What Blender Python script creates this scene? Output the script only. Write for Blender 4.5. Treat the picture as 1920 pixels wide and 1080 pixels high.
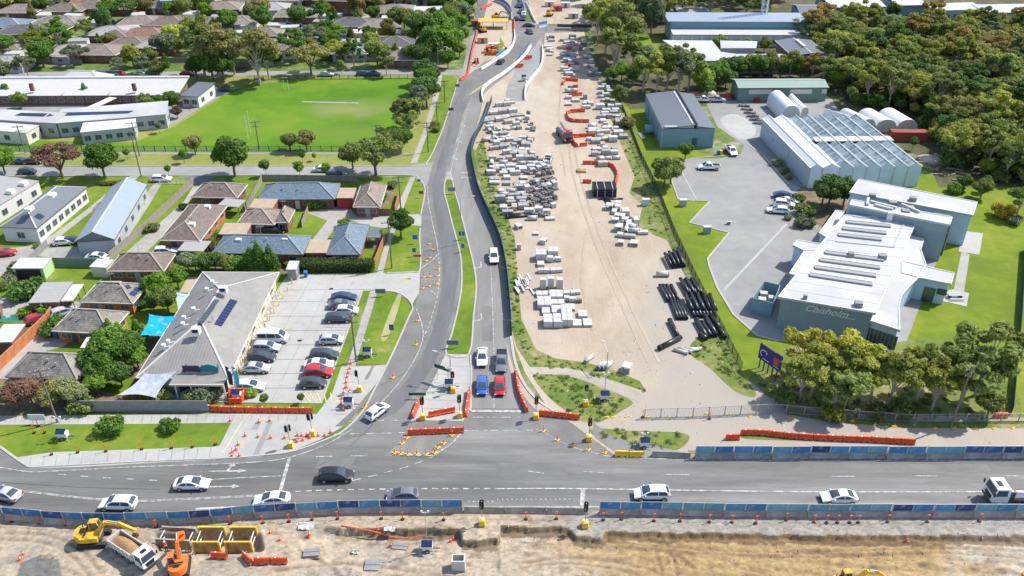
import bpy, math, random
import numpy as np
from mathutils import Vector, Matrix
from mathutils.geometry import tessellate_polygon
R = math.radians; PI = math.pi
random.seed(7)
SC = bpy.context.scene
COL = SC.collection
for _o in list(bpy.data.objects): bpy.data.objects.remove(_o)

# ------------------------------------------------------------------ camera
FPX, PITCH, CAMH = 1600.0, R(31.5), 82.5
cam_d = bpy.data.cameras.new('camera'); cam = bpy.data.objects.new('camera', cam_d); COL.objects.link(cam)
cam_d.sensor_width = 36; cam_d.lens = 36*FPX/1920; cam_d.clip_end = 9000; cam_d.clip_start = 1
cam.location = (0, 0, CAMH); cam.rotation_euler = (PI/2-PITCH, 0, 0)
SC.camera = cam
SC.render.resolution_x = 1024; SC.render.resolution_y = 576
# ------------------------------------------------------------------ light
SUN_EL = R(51); SUN_DIR = Vector((0.915, 0.40, 0)).normalized()
w = bpy.data.worlds.new('World'); SC.world = w; w.use_nodes = True
nt = w.node_tree; nt.nodes.clear()
sky = nt.nodes.new('ShaderNodeTexSky'); sky.sky_type = 'NISHITA'; sky.sun_disc = False
sky.sun_elevation = SUN_EL; sky.sun_rotation = math.atan2(SUN_DIR.x, SUN_DIR.y)
bg = nt.nodes.new('ShaderNodeBackground'); bg.inputs[1].default_value = 0.15
wo = nt.nodes.new('ShaderNodeOutputWorld')
nt.links.new(sky.outputs[0], bg.inputs[0]); nt.links.new(bg.outputs[0], wo.inputs[0])
sun_d = bpy.data.lights.new('sun', 'SUN'); sun_d.energy = 3.9; sun_d.angle = R(0.53); sun_d.color = (1, .955, .88)
sun = bpy.data.objects.new('sun', sun_d); COL.objects.link(sun); sun.location = (60, 40, 200)
sd = Vector((SUN_DIR.x*math.cos(SUN_EL), SUN_DIR.y*math.cos(SUN_EL), math.sin(SUN_EL)))
sun.rotation_euler = sd.to_track_quat('Z', 'Y').to_euler()
SC.view_settings.view_transform = 'Standard'; SC.view_settings.look = 'None'
SC.view_settings.exposure = 0.64; SC.view_settings.gamma = 1; SC.view_settings.use_curve_mapping = False

# ------------------------------------------------------------------ helpers
def P(px, py, z=0.0):
    "photo position -> point of the place, on the level plane at height z"
    v = (py-540)/FPX
    d = math.sin(PITCH)+v*math.cos(PITCH)
    Z = (CAMH-z)/d
    return Vector(((px-960)/FPX*Z, Z*(math.cos(PITCH)-v*math.sin(PITCH)), z))
def proj(p):
    dy = p[1]; dz = p[2]-CAMH
    Z = dy*math.cos(PITCH)-dz*math.sin(PITCH)
    u = dy*math.sin(PITCH)+dz*math.cos(PITCH)
    return (960+FPX*p[0]/Z, 540-FPX*u/Z)
def ang(a, b):
    p, q = P(*a), P(*b); return math.atan2(q.y-p.y, q.x-p.x)
class MB:
    def __init__(s): s.v=[]; s.f=[]; s.m=[]; s.uv={}
    def add(s, vs, fs, mi=0):
        n=len(s.v); s.v.extend([tuple(x) for x in vs])
        for f in fs: s.f.append(tuple(i+n for i in f)); s.m.append(mi)
        return s
    def quad(s, a, b, c, d, mi=0, uv=None):
        s.add([a,b,c,d], [(0,1,2,3)], mi)
        if uv: s.uv[len(s.f)-1]=uv
        return s
    def tri(s, a, b, c, mi=0, uv=None):
        s.add([a,b,c], [(0,1,2)], mi)
        if uv: s.uv[len(s.f)-1]=uv
        return s
    def bx(s, x0,x1,y0,y1,z0,z1, mi=0):
        return s.add([(x0,y0,z0),(x1,y0,z0),(x1,y1,z0),(x0,y1,z0),(x0,y0,z1),(x1,y0,z1),(x1,y1,z1),(x0,y1,z1)],
            [(3,2,1,0),(4,5,6,7),(0,1,5,4),(1,2,6,5),(2,3,7,6),(3,0,4,7)], mi)
    def box(s, c, sz, rz=0, mi=0, ry=0):
        m = Matrix.Rotation(rz,3,'Z') @ Matrix.Rotation(ry,3,'Y'); c=Vector(c); hx,hy,hz=sz[0]/2,sz[1]/2,sz[2]/2
        vs=[c+m@Vector((x*hx,y*hy,z*hz)) for z in (-1,1) for (x,y) in ((-1,-1),(1,-1),(1,1),(-1,1))]
        return s.add(vs,[(3,2,1,0),(4,5,6,7),(0,1,5,4),(1,2,6,5),(2,3,7,6),(3,0,4,7)],mi)
    def prism(s, poly, z0, z1, mi=0, top=None):
        n=len(poly); t = top or poly
        s.add([(p[0],p[1],z0) for p in poly]+[(p[0],p[1],z1) for p in t],
            [tuple(range(n-1,-1,-1)), tuple(range(n,2*n))]+[(i,(i+1)%n,n+(i+1)%n,n+i) for i in range(n)], mi); return s
    def ext(s, prof, y0, y1, mi=0):
        "profile in x-z, extruded along y"
        n=len(prof)
        s.add([(p[0],y0,p[1]) for p in prof]+[(p[0],y1,p[1]) for p in prof],
            [tuple(range(n)), tuple(range(2*n-1,n-1,-1))]+[(i,n+i,n+(i+1)%n,(i+1)%n) for i in range(n)], mi); return s
    def tube(s, p, q, r, n=8, r2=None, mi=0, cap=True):
        p=Vector(p); q=Vector(q); d=(q-p); r2=r if r2 is None else r2
        if d.length<1e-6: return s
        d.normalize(); a=d.orthogonal().normalized(); b=d.cross(a)
        vs=[p+(a*math.cos(2*PI*i/n)+b*math.sin(2*PI*i/n))*r for i in range(n)]+[q+(a*math.cos(2*PI*i/n)+b*math.sin(2*PI*i/n))*r2 for i in range(n)]
        fs=[(i,(i+1)%n,n+(i+1)%n,n+i) for i in range(n)]
        if cap: fs+= [tuple(range(n-1,-1,-1)), tuple(range(n,2*n))]
        return s.add(vs,fs,mi)
    def pipe(s, p, q, r, ri, n=14, mi=0):
        "open-ended hollow pipe"
        p=Vector(p); q=Vector(q); d=(q-p).normalized(); a=d.orthogonal().normalized(); b=d.cross(a); vs=[]
        for c,rr in ((p,r),(q,r),(q,ri),(p,ri)):
            vs+=[c+(a*math.cos(2*PI*i/n)+b*math.sin(2*PI*i/n))*rr for i in range(n)]
        fs=[]
        for k in range(4):
            k2=(k+1)%4; fs+=[(k*n+i,k*n+(i+1)%n,k2*n+(i+1)%n,k2*n+i) for i in range(n)]
        return s.add(vs,fs,mi)
    def bar(s, p, q, w_, h_, mi=0):
        p=Vector(p); q=Vector(q); d=(q-p); L=d.length; d.normalize()
        up=Vector((0,0,1)) if abs(d.z)<.97 else Vector((1,0,0))
        a=d.cross(up).normalized()*w_/2; b=a.cross(d).normalized()*h_/2
        vs=[p-a-b,p+a-b,p+a+b,p-a+b,q-a-b,q+a-b,q+a+b,q-a+b]
        return s.add(vs,[(3,2,1,0),(4,5,6,7),(0,1,5,4),(1,2,6,5),(2,3,7,6),(3,0,4,7)],mi)
    def ball(s, c, r, n=8, m=5, sq=(1,1,1), mi=0):
        vs=[]; 
        for j in range(m+1):
            t=PI*j/m
            for i in range(n):
                a=2*PI*i/n; vs.append((c[0]+r*sq[0]*math.sin(t)*math.cos(a),c[1]+r*sq[1]*math.sin(t)*math.sin(a),c[2]+r*sq[2]*math.cos(t)))
        fs=[(j*n+i,(j+1)*n+i,(j+1)*n+(i+1)%n,j*n+(i+1)%n) for j in range(m) for i in range(n)]
        return s.add(vs,fs,mi)
    def mesh(s, name, mats, smooth=False):
        me=bpy.data.meshes.new(name); me.from_pydata(s.v,[],s.f)
        mats = mats if isinstance(mats,(list,tuple)) else [mats]
        for m in mats: me.materials.append(m)
        if len(mats)>1: me.polygons.foreach_set('material_index', s.m)
        if smooth: me.polygons.foreach_set('use_smooth',[True]*len(s.f))
        if s.uv:
            ul=me.uv_layers.new(name='UVMap')
            for fi,uv in s.uv.items():
                p=me.polygons[fi]
                for k,li in enumerate(p.loop_indices): ul.data[li].uv=uv[k]
        me.update(); return me
    def build(s, name, mats, parent=None, smooth=False, loc=None, rz=0, color=None):
        return obj(name, s.mesh(name,mats,smooth), parent, loc, rz, color)
def obj(name, me, parent=None, loc=None, rz=0, color=None):
    o=bpy.data.objects.new(name,me); COL.objects.link(o)
    if parent: o.parent=parent
    if loc is not None: o.location=loc
    if rz: o.rotation_euler=(0,0,rz)
    if color: o.color=(*color[:3],1)
    return o
THINGS=[]
def tag(o, label, cat, group=None):
    o['label']=label; o['category']=cat
    if group: o['group']=group
    THINGS.append(o); return o
def thing(name, label, cat, loc=(0,0,0), rz=0, group=None):
    o=obj(name,None,None,loc,rz); o.empty_display_size=.2; return tag(o,label,cat,group)
KIDS={}
def kids(o):
    return [c for c in bpy.data.objects if c.parent==o] if o.name not in KIDS else KIDS[o.name]
def proto(o):
    "remember a finished thing's tree so that copying is quick"
    def rec(x):
        KIDS[x.name]=list(x.children)
        for c in KIDS[x.name]: rec(c)
    rec(o); return o
def clone(o, loc, rz=0, label=None, group=None, color=None, scale=None, cols=None):
    r=o.copy(); COL.objects.link(r); r.location=loc; r.rotation_euler=(0,0,rz)
    if scale: r.scale=(scale,)*3 if not isinstance(scale,(tuple,list)) else scale
    if label: r['label']=label
    if group: r['group']=group
    def rec(src,dst):
        for c in KIDS.get(src.name,()):
            d=c.copy(); COL.objects.link(d); d.parent=dst
            base=c.name.split('.')[0]
            if cols and base in cols: d.color=(*cols[base],1)
            rec(c,d)
    rec(o,r)
    if color: r.color=(*color,1)
    THINGS.append(r); return r
USED=set()
def put(o, loc, rz=0, **k):
    "first use moves the original, every later use copies it"
    if o.name in USED: return clone(o,loc,rz,**k)
    USED.add(o.name); o.location=loc; o.rotation_euler=(0,0,rz)
    if k.get('label'): o['label']=k['label']
    if k.get('group'): o['group']=k['group']
    s=k.get('scale')
    if s: o.scale=(s,)*3 if not isinstance(s,(tuple,list)) else s
    cols=k.get('cols') or {}
    def rec(x):
        for c in KIDS.get(x.name,()):
            b=c.name.split('.')[0]
            if b in cols: c.color=(*cols[b],1)
            rec(c)
    rec(o)
    if k.get('color'): o.color=(*k['color'],1)
    return o

# ------------------------------------------------------------------ materials
def mat(name, col, rough=.75, var=.12, scale=2.0, bump=0.0, metal=0.0, col2=None, cfac=.5, cscale=.3, spec=.35, objcol=False, bscale=None, stretch=None, coat=0):
    m=bpy.data.materials.new(name); m.use_nodes=True; t=m.node_tree; b=t.nodes['Principled BSDF']
    b.inputs['Roughness'].default_value=rough; b.inputs['Metallic'].default_value=metal
    b.inputs['Specular IOR Level'].default_value=spec
    if coat: b.inputs['Coat Weight'].default_value=coat; b.inputs['Coat Roughness'].default_value=.08
    tc=t.nodes.new('ShaderNodeTexCoord'); src=tc.outputs['Object']
    if stretch:
        mp=t.nodes.new('ShaderNodeMapping'); mp.inputs['Scale'].default_value=stretch; t.links.new(src,mp.inputs[0]); src=mp.outputs[0]
    if objcol:
        oi=t.nodes.new('ShaderNodeObjectInfo'); base=oi.outputs['Color']
    else:
        rgb=t.nodes.new('ShaderNodeRGB'); rgb.outputs[0].default_value=(*col,1); base=rgb.outputs[0]
    if col2:
        n2=t.nodes.new('ShaderNodeTexNoise'); n2.inputs['Scale'].default_value=cscale; n2.inputs['Detail'].default_value=5
        t.links.new(src,n2.inputs['Vector'])
        mr=t.nodes.new('ShaderNodeMapRange'); mr.inputs['From Min'].default_value=.62-cfac*.35; mr.inputs['From Max'].default_value=.72-cfac*.25
        t.links.new(n2.outputs['Fac'],mr.inputs['Value'])
        mx=t.nodes.new('ShaderNodeMix'); mx.data_type='RGBA'; mx.inputs['B'].default_value=(*col2,1)
        t.links.new(mr.outputs[0],mx.inputs['Factor']); t.links.new(base,mx.inputs['A']); base=mx.outputs['Result']
    if var:
        n=t.nodes.new('ShaderNodeTexNoise'); n.inputs['Scale'].default_value=scale; n.inputs['Detail'].default_value=6; n.inputs['Roughness'].default_value=.65
        t.links.new(src,n.inputs['Vector'])
        mr=t.nodes.new('ShaderNodeMapRange'); mr.inputs['From Min'].default_value=.25; mr.inputs['From Max'].default_value=.75
        mr.inputs['To Min'].default_value=1-var; mr.inputs['To Max'].default_value=1+var
        t.links.new(n.outputs['Fac'],mr.inputs['Value'])
        mu=t.nodes.new('ShaderNodeVectorMath'); mu.operation='SCALE'
        t.links.new(base,mu.inputs[0]); t.links.new(mr.outputs[0],mu.inputs['Scale']); base=mu.outputs[0]
        if bump:
            bp=t.nodes.new('ShaderNodeBump'); bp.inputs['Strength'].default_value=min(1,bump); bp.inputs['Distance'].default_value=.05*max(1,bump)
            if bscale:
                n=t.nodes.new('ShaderNodeTexNoise'); n.inputs['Scale'].default_value=bscale; n.inputs['Detail'].default_value=5; t.links.new(src,n.inputs['Vector'])
            t.links.new(n.outputs['Fac'],bp.inputs['Height']); t.links.new(bp.outputs[0],b.inputs['Normal'])
    t.links.new(base,b.inputs['Base Color'])
    return m
def roofmat(name, col, kind, var=.2, rough=.7, col2=None):
    "kind 'tile': laid courses of small tiles; 'sheet': ribbed metal pans. Uses UV in metres (u along the eave, v up the slope)"
    m=mat(name,col,rough,var,.9,0,col2=col2,cscale=.35,cfac=.55); t=m.node_tree; b=t.nodes['Principled BSDF']
    uv=t.nodes.new('ShaderNodeUVMap')
    old=b.inputs['Base Color'].links[0].from_socket
    if kind=='tile':
        br=t.nodes.new('ShaderNodeTexBrick'); br.inputs['Scale'].default_value=1; br.inputs['Brick Width'].default_value=.33; br.inputs['Row Height'].default_value=.36
        br.inputs['Mortar Size'].default_value=.035; br.inputs['Mortar Smooth'].default_value=.4; br.inputs['Bias'].default_value=0
        br.inputs['Color1'].default_value=(.78,.78,.78,1); br.inputs['Color2'].default_value=(1.2,1.18,1.15,1); br.inputs['Mortar'].default_value=(.62,.62,.62,1)
        t.links.new(uv.outputs[0],br.inputs['Vector'])
        mu=t.nodes.new('ShaderNodeVectorMath'); mu.operation='MULTIPLY'; t.links.new(old,mu.inputs[0]); t.links.new(br.outputs['Color'],mu.inputs[1])
        t.links.new(mu.outputs[0],b.inputs['Base Color'])
        bp=t.nodes.new('ShaderNodeBump'); bp.inputs['Strength'].default_value=.6; bp.inputs['Distance'].default_value=.03; bp.invert=True
        t.links.new(br.outputs['Fac'],bp.inputs['Height']); t.links.new(bp.outputs[0],b.inputs['Normal'])
    else:
        wv=t.nodes.new('ShaderNodeTexWave'); wv.wave_type='BANDS'; wv.bands_direction='X'; wv.inputs['Scale'].default_value=.62; wv.wave_profile='SIN'
        t.links.new(uv.outputs[0],wv.inputs['Vector'])
        mr=t.nodes.new('ShaderNodeMapRange'); mr.inputs['From Min'].default_value=.8; mr.inputs['From Max'].default_value=1; mr.inputs['To Min'].default_value=1; mr.inputs['To Max'].default_value=.93
        t.links.new(wv.outputs['Fac'],mr.inputs['Value'])
        mu=t.nodes.new('ShaderNodeVectorMath'); mu.operation='SCALE'; t.links.new(old,mu.inputs[0]); t.links.new(mr.outputs[0],mu.inputs['Scale'])
        t.links.new(mu.outputs[0],b.inputs['Base Color'])
        bp=t.nodes.new('ShaderNodeBump'); bp.inputs['Strength'].default_value=.4; bp.inputs['Distance'].default_value=.04
        t.links.new(wv.outputs['Fac'],bp.inputs['Height']); t.links.new(bp.outputs[0],b.inputs['Normal'])
    return m
def leafmat():
    m=bpy.data.materials.new('leaves'); m.use_nodes=True; t=m.node_tree; b=t.nodes['Principled BSDF']
    b.inputs['Roughness'].default_value=.6; b.inputs['Specular IOR Level'].default_value=.25
    oi=t.nodes.new('ShaderNodeObjectInfo'); tc=t.nodes.new('ShaderNodeTexCoord')
    n=t.nodes.new('ShaderNodeTexNoise'); n.inputs['Scale'].default_value=.55; n.inputs['Detail'].default_value=5; n.inputs['Roughness'].default_value=.7
    t.links.new(tc.outputs['Object'],n.inputs['Vector'])
    mr=t.nodes.new('ShaderNodeMapRange'); mr.inputs['From Min'].default_value=.3; mr.inputs['From Max'].default_value=.7; mr.inputs['To Min'].default_value=.62; mr.inputs['To Max'].default_value=1.5
    t.links.new(n.outputs['Fac'],mr.inputs['Value'])
    ra=t.nodes.new('ShaderNodeMapRange'); ra.inputs['To Min'].default_value=.8; ra.inputs['To Max'].default_value=1.22; t.links.new(oi.outputs['Random'],ra.inputs['Value'])
    mm=t.nodes.new('ShaderNodeMath'); mm.operation='MULTIPLY'; t.links.new(mr.outputs[0],mm.inputs[0]); t.links.new(ra.outputs[0],mm.inputs[1])
    hs=t.nodes.new('ShaderNodeHueSaturation'); 
    hr=t.nodes.new('ShaderNodeMapRange'); hr.inputs['From Min'].default_value=.3; hr.inputs['From Max'].default_value=.7; hr.inputs['To Min'].default_value=.515; hr.inputs['To Max'].default_value=.475
    t.links.new(n.outputs['Fac'],hr.inputs['Value']); t.links.new(hr.outputs[0],hs.inputs['Hue'])
    t.links.new(oi.outputs['Color'],hs.inputs['Color']); t.links.new(mm.outputs[0],hs.inputs['Value'])
    t.links.new(hs.outputs[0],b.inputs['Base Color'])
    tr=t.nodes.new('ShaderNodeBsdfTranslucent'); t.links.new(hs.outputs[0],tr.inputs['Color'])
    mx=t.nodes.new('ShaderNodeMixShader'); mx.inputs[0].default_value=.42
    t.links.new(b.outputs[0],mx.inputs[1]); t.links.new(tr.outputs[0],mx.inputs[2])
    t.links.new(mx.outputs[0],t.nodes['Material Output'].inputs['Surface'])
    return m
def groundmat(name, stops, s1=.05, s2=.6, s3=6., rough=.9, mixw=(.5,.3,.2), bump=.3, stretch=None, contrast=(.34,.66)):
    "several sizes of noise summed and sent through a colour ramp"
    m=bpy.data.materials.new(name); m.use_nodes=True; t=m.node_tree; b=t.nodes['Principled BSDF']
    b.inputs['Roughness'].default_value=rough; b.inputs['Specular IOR Level'].default_value=.2
    tc=t.nodes.new('ShaderNodeTexCoord'); src=tc.outputs['Object']
    if stretch:
        mp=t.nodes.new('ShaderNodeMapping'); mp.inputs['Scale'].default_value=stretch[:3]; mp.inputs['Rotation'].default_value=(0,0,stretch[3] if len(stretch)>3 else 0); t.links.new(src,mp.inputs[0]); src=mp.outputs[0]
    acc=None
    for sc,wt in zip((s1,s2,s3),mixw):
        n=t.nodes.new('ShaderNodeTexNoise'); n.inputs['Scale'].default_value=sc; n.inputs['Detail'].default_value=6; n.inputs['Roughness'].default_value=.6
        t.links.new(src,n.inputs['Vector'])
        k=t.nodes.new('ShaderNodeMath'); k.operation='MULTIPLY_ADD'; k.inputs[1].default_value=wt
        t.links.new(n.outputs['Fac'],k.inputs[0])
        if acc: t.links.new(acc,k.inputs[2])
        else: k.inputs[2].default_value=0
        acc=k.outputs[0]
    mr=t.nodes.new('ShaderNodeMapRange'); mr.inputs['From Min'].default_value=contrast[0]; mr.inputs['From Max'].default_value=contrast[1]
    t.links.new(acc,mr.inputs['Value'])
    cr=t.nodes.new('ShaderNodeValToRGB'); e=cr.color_ramp.elements
    for i,(p,c) in enumerate(stops):
        if i<2: el=e[i]; el.position=p
        else: el=e.new(p)
        el.color=(*c,1)
    t.links.new(mr.outputs[0],cr.inputs[0]); t.links.new(cr.outputs[0],b.inputs['Base Color'])
    if bump:
        bp=t.nodes.new('ShaderNodeBump'); bp.inputs['Strength'].default_value=bump; bp.inputs['Distance'].default_value=.08
        t.links.new(n.outputs['Fac'],bp.inputs['Height']); t.links.new(bp.outputs[0],b.inputs['Normal'])
    return m
G={}
G['lawn']=groundmat('lawn_grass',[(0,(.155,.13,.04)),(.22,(.085,.142,.014)),(.52,(.122,.195,.016)),(.78,(.17,.215,.028)),(.92,(.25,.24,.075)),(1,(.34,.30,.17))],.07,.5,7,contrast=(.36,.64))
G['field']=groundmat('playing_field_grass',[(0,(.055,.128,.008)),(.35,(.078,.180,.009)),(.65,(.115,.212,.012)),(1,(.195,.235,.03))],.03,.16,5,mixw=(.55,.27,.18),bump=.2,contrast=(.36,.64))
def worn_spots(m,spots):
    "bare, trampled turf: fixed spots mixed into the grass, broken up by noise"
    t=m.node_tree; b=t.nodes['Principled BSDF']; src=b.inputs['Base Color'].links[0].from_socket
    tc=t.nodes.new('ShaderNodeTexCoord'); n=t.nodes.new('ShaderNodeTexNoise'); n.inputs['Scale'].default_value=.16; n.inputs['Detail'].default_value=6; t.links.new(tc.outputs['Object'],n.inputs['Vector'])
    for (x,y,rx,ry,k,col) in spots:
        mp=t.nodes.new('ShaderNodeMapping'); mp.inputs['Location'].default_value=(-x/rx,-y/ry,0); mp.inputs['Scale'].default_value=(1/rx,1/ry,0); t.links.new(tc.outputs['Object'],mp.inputs[0])
        ln=t.nodes.new('ShaderNodeVectorMath'); ln.operation='LENGTH'; t.links.new(mp.outputs[0],ln.inputs[0])
        ad=t.nodes.new('ShaderNodeMath'); ad.operation='MULTIPLY_ADD'; ad.inputs[1].default_value=1.6; t.links.new(n.outputs['Fac'],ad.inputs[0]); t.links.new(ln.outputs['Value'],ad.inputs[2])
        mr=t.nodes.new('ShaderNodeMapRange'); mr.inputs['From Min'].default_value=1.85; mr.inputs['From Max'].default_value=.9; mr.inputs['To Max'].default_value=k; t.links.new(ad.outputs[0],mr.inputs['Value'])
        mx=t.nodes.new('ShaderNodeMix'); mx.data_type='RGBA'; mx.inputs['B'].default_value=(*col,1); t.links.new(mr.outputs[0],mx.inputs['Factor']); t.links.new(src,mx.inputs['A']); src=mx.outputs['Result']
    t.links.new(src,b.inputs['Base Color'])
G['lawn2']=groundmat('wide_lawn_grass',[(0,(.13,.14,.022)),(.3,(.115,.172,.012)),(.6,(.165,.212,.016)),(.85,(.215,.235,.03)),(1,(.28,.26,.08))],.05,.35,6,contrast=(.36,.64))
G['dry']=groundmat('dry_verge_grass',[(0,(.13,.17,.035)),(.4,(.19,.22,.05)),(.75,(.25,.25,.075)),(1,(.31,.27,.12))],.06,.5,6)
G['rough']=groundmat('weedy_grass',[(0,(.06,.10,.02)),(.35,(.11,.165,.03)),(.6,(.18,.20,.055)),(.8,(.30,.25,.14)),(1,(.40,.33,.22))],.12,.9,7,bump=.8)
G['suburb']=groundmat('suburb_ground',[(0,(.06,.095,.025)),(.42,(.10,.15,.03)),(.58,(.15,.19,.05)),(.7,(.25,.23,.17)),(1,(.36,.33,.28))],.09,.3,3,bump=.3)
G['forest']=groundmat('woodland_floor',[(0,(.05,.05,.025)),(.5,(.09,.09,.04)),(.8,(.17,.14,.08)),(1,(.3,.25,.17))],.1,.6,5,bump=.5)
G['asphalt']=groundmat('asphalt',[(0,(.118,.115,.109)),(.5,(.172,.167,.157)),(1,(.24,.233,.218))],.05,.35,30,mixw=(.5,.32,.18),rough=.85,bump=.15)
G['asphaltx']=groundmat('asphalt_wheel_tracks',[(0,(.105,.102,.097)),(.35,(.148,.144,.136)),(.65,(.192,.186,.175)),(1,(.265,.257,.24))],.10,.55,9,mixw=(.52,.33,.15),rough=.85,bump=.1,stretch=(.10,1,1),contrast=(.36,.62))
G['asphalty']=groundmat('asphalt_dark_lane',[(0,(.10,.10,.104)),(.5,(.138,.138,.14)),(1,(.19,.188,.185))],.10,.55,9,mixw=(.52,.33,.15),rough=.85,bump=.1,stretch=(1,.14,1))
G['asphalt2']=groundmat('worn_asphalt',[(0,(.155,.151,.142)),(.4,(.20,.195,.182)),(.7,(.24,.233,.217)),(1,(.30,.29,.265))],.10,.5,12,mixw=(.5,.33,.17),rough=.85,bump=.12,stretch=(1,.15,1))
G['street']=groundmat('street_asphalt',[(0,(.205,.203,.195)),(.5,(.262,.258,.246)),(1,(.325,.318,.30))],.06,.4,20,rough=.88,bump=.1)
G['drive']=groundmat('old_concrete',[(0,(.24,.225,.20)),(.5,(.33,.315,.285)),(1,(.42,.40,.365))],.12,.8,12,rough=.9,bump=.1)
G['concrete']=groundmat('pale_concrete',[(0,(.30,.292,.27)),(.5,(.37,.362,.338)),(1,(.44,.432,.405))],.1,.7,14,rough=.88,bump=.08)
G['sand']=groundmat('sandy_yard_dirt',[(0,(.265,.205,.142)),(.35,(.365,.292,.215)),(.65,(.43,.358,.275)),(1,(.49,.425,.345))],.035,.22,3.5,mixw=(.5,.32,.18),bump=.45,stretch=(1,.45,1,R(4)))
GRAVEL_TONE=(.335,.305,.258)
G['gravel']=groundmat('pale_gravel',[(0,(.25,.222,.18)),(.5,(.35,.315,.262)),(1,(.44,.40,.335))],.07,.6,8,bump=.5)
G['graveldark']=groundmat('grey_gravel',[(0,(.19,.185,.175)),(.5,(.28,.27,.25)),(1,(.40,.38,.34))],.1,.8,9,bump=.5)
G['mulch']=groundmat('garden_mulch',[(0,(.10,.08,.05)),(.5,(.18,.14,.09)),(1,(.28,.22,.15))],.3,1.2,8,bump=.6)
G['brownpatch']=groundmat('worn_turf',[(0,(.22,.26,.06)),(.5,(.30,.29,.12)),(1,(.42,.36,.22))],.08,.4,5,bump=.2)
M={}
M['white']=mat('white_paint',(.70,.70,.68),.5,.05,3)
M['line']=mat('road_paint',(.50,.495,.475),.7,.25,5,col2=(.26,.257,.25),cscale=1.6,cfac=.6)
M['yellowline']=mat('yellow_paint',(.62,.52,.18),.7,.2,4)
M['kerb']=mat('kerb_concrete',(.38,.365,.335),.85,.18,2)
M['paint']=mat('car_paint',(1,1,1),.32,.03,1,objcol=True,coat=.7,spec=.5)
M['glass']=mat('dark_glass',(.045,.065,.085),.1,.1,1,spec=.7)
M['tyre']=mat('tyre_rubber',(.022,.022,.023),.85,.1)
M['rim']=mat('wheel_alloy',(.42,.43,.45),.35,.05,metal=.7)
M['black']=mat('black_plastic',(.018,.018,.02),.55,.1)
M['lampc']=mat('headlamp',(.75,.78,.8),.15,.0,spec=.7)
M['lampr']=mat('tail_lamp',(.45,.02,.015),.25,.0)
M['steel']=mat('galvanised_steel',(.45,.46,.47),.45,.12,4,metal=.5)
M['dsteel']=mat('dark_steel',(.09,.095,.10),.5,.15,3,metal=.3)
M['any']=mat('painted_plain',(1,1,1),.6,.10,2.5,objcol=True)
M['orange']=mat('orange_plastic',(.74,.08,.022),.55,.2,1.6,col2=(.55,.14,.07),cscale=1.1,cfac=.4)
M['cone']=mat('cone_orange',(.85,.12,.03),.5,.06)
M['yellow']=mat('yellow_plastic',(.80,.48,.03),.5,.1,2)
M['plant']=mat('plant_yellow',(.72,.40,.03),.45,.14,1.5,col2=(.40,.24,.05),cscale=1.1,cfac=.3)
M['plantor']=mat('plant_orange',(.80,.17,.03),.45,.14,1.5)
M['conc']=mat('grey_concrete',(.34,.33,.31),.85,.24,1.6,col2=(.24,.22,.19),cscale=.6,cfac=.6)
M['concl']=mat('light_concrete',(.50,.49,.465),.8,.13,1.4,col2=(.41,.405,.385),cscale=.7,cfac=.4)
M['concd']=mat('dark_concrete',(.24,.24,.235),.85,.2,1.5)
M['stone']=mat('grey_stone',(.19,.187,.182),.85,.25,2.5,bump=.5)
M['wood']=mat('timber',(.36,.25,.15),.8,.2,3,stretch=(1,8,1))
M['paling']=mat('weathered_palings',(.30,.265,.225),.85,.22,3,col2=(.22,.20,.175),cscale=.7)
M['palingr']=mat('stained_palings',(.40,.16,.075),.8,.2,3)
M['brick']=mat('red_brick',(.25,.10,.065),.85,.2,6,col2=(.20,.075,.05),cscale=1.2)
M['bricko']=mat('orange_brick',(.50,.185,.075),.85,.18,5,col2=(.40,.14,.06),cscale=1)
M['brickd']=mat('brown_brick',(.20,.105,.075),.85,.2,6)
M['cream']=mat('cream_render',(.66,.60,.48),.8,.08,2)
M['rwhite']=mat('white_render',(.62,.61,.585),.75,.06,1.5)
M['rgrey']=mat('grey_cladding',(.40,.42,.44),.6,.07,2)
M['blueclad']=mat('blue_grey_cladding',(.18,.30,.355),.5,.08,1.5)
M['greenclad']=mat('green_cladding',(.155,.235,.20),.55,.08,1.5)
M['palegreen']=mat('pale_green_weatherboard',(.42,.56,.28),.7,.1,2)
M['wframe']=mat('window_frame',(.45,.45,.43),.5,.05)
M['fascia']=mat('fascia_board',(.62,.58,.50),.6,.08)
M['fasciad']=mat('dark_fascia',(.16,.13,.11),.6,.08)
M['ridge']=mat('ridge_capping',(.33,.285,.24),.75,.2,2)
M['ridgeb']=mat('blue_grey_capping',(.22,.25,.28),.6,.1,2)
M['ridgew']=mat('pale_capping',(.50,.49,.47),.55,.08,2)
M['solar']=mat('solar_cell',(.018,.032,.085),.18,.15,3,spec=.6)
M['bark']=mat('bark',(.17,.125,.09),.9,.3,3,bump=.6)
M['barkp']=mat('pale_bark',(.40,.35,.29),.85,.25,2,bump=.4)
M['pole']=mat('timber_pole',(.20,.165,.13),.85,.2,3)
M['screen']=mat('screen_fabric',(1,1,1),.6,.26,1.1,objcol=True,col2=(.30,.36,.40),cscale=.7,cfac=.25)
M['dirt']=mat('loose_dirt',(.33,.20,.09),.95,.25,2,bump=.8)
M['wrap']=mat('pale_stone_pack',(.50,.495,.475),.7,.14,1.2,col2=(.36,.355,.34),cscale=.9,cfac=.35)
M['pvc']=mat('black_pipe',(.020,.022,.026),.35,.15,2,spec=.5)
M['roofwhite']=mat('white_membrane_roof',(.47,.47,.465),.6,.07,.5,col2=(.40,.40,.395),cscale=.12)
M['tintglass']=mat('tinted_glazing',(.045,.075,.075),.1,.2,.8,spec=.7,col2=(.10,.13,.10),cscale=.6)
M['leaf']=leafmat()
RM={}
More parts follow.
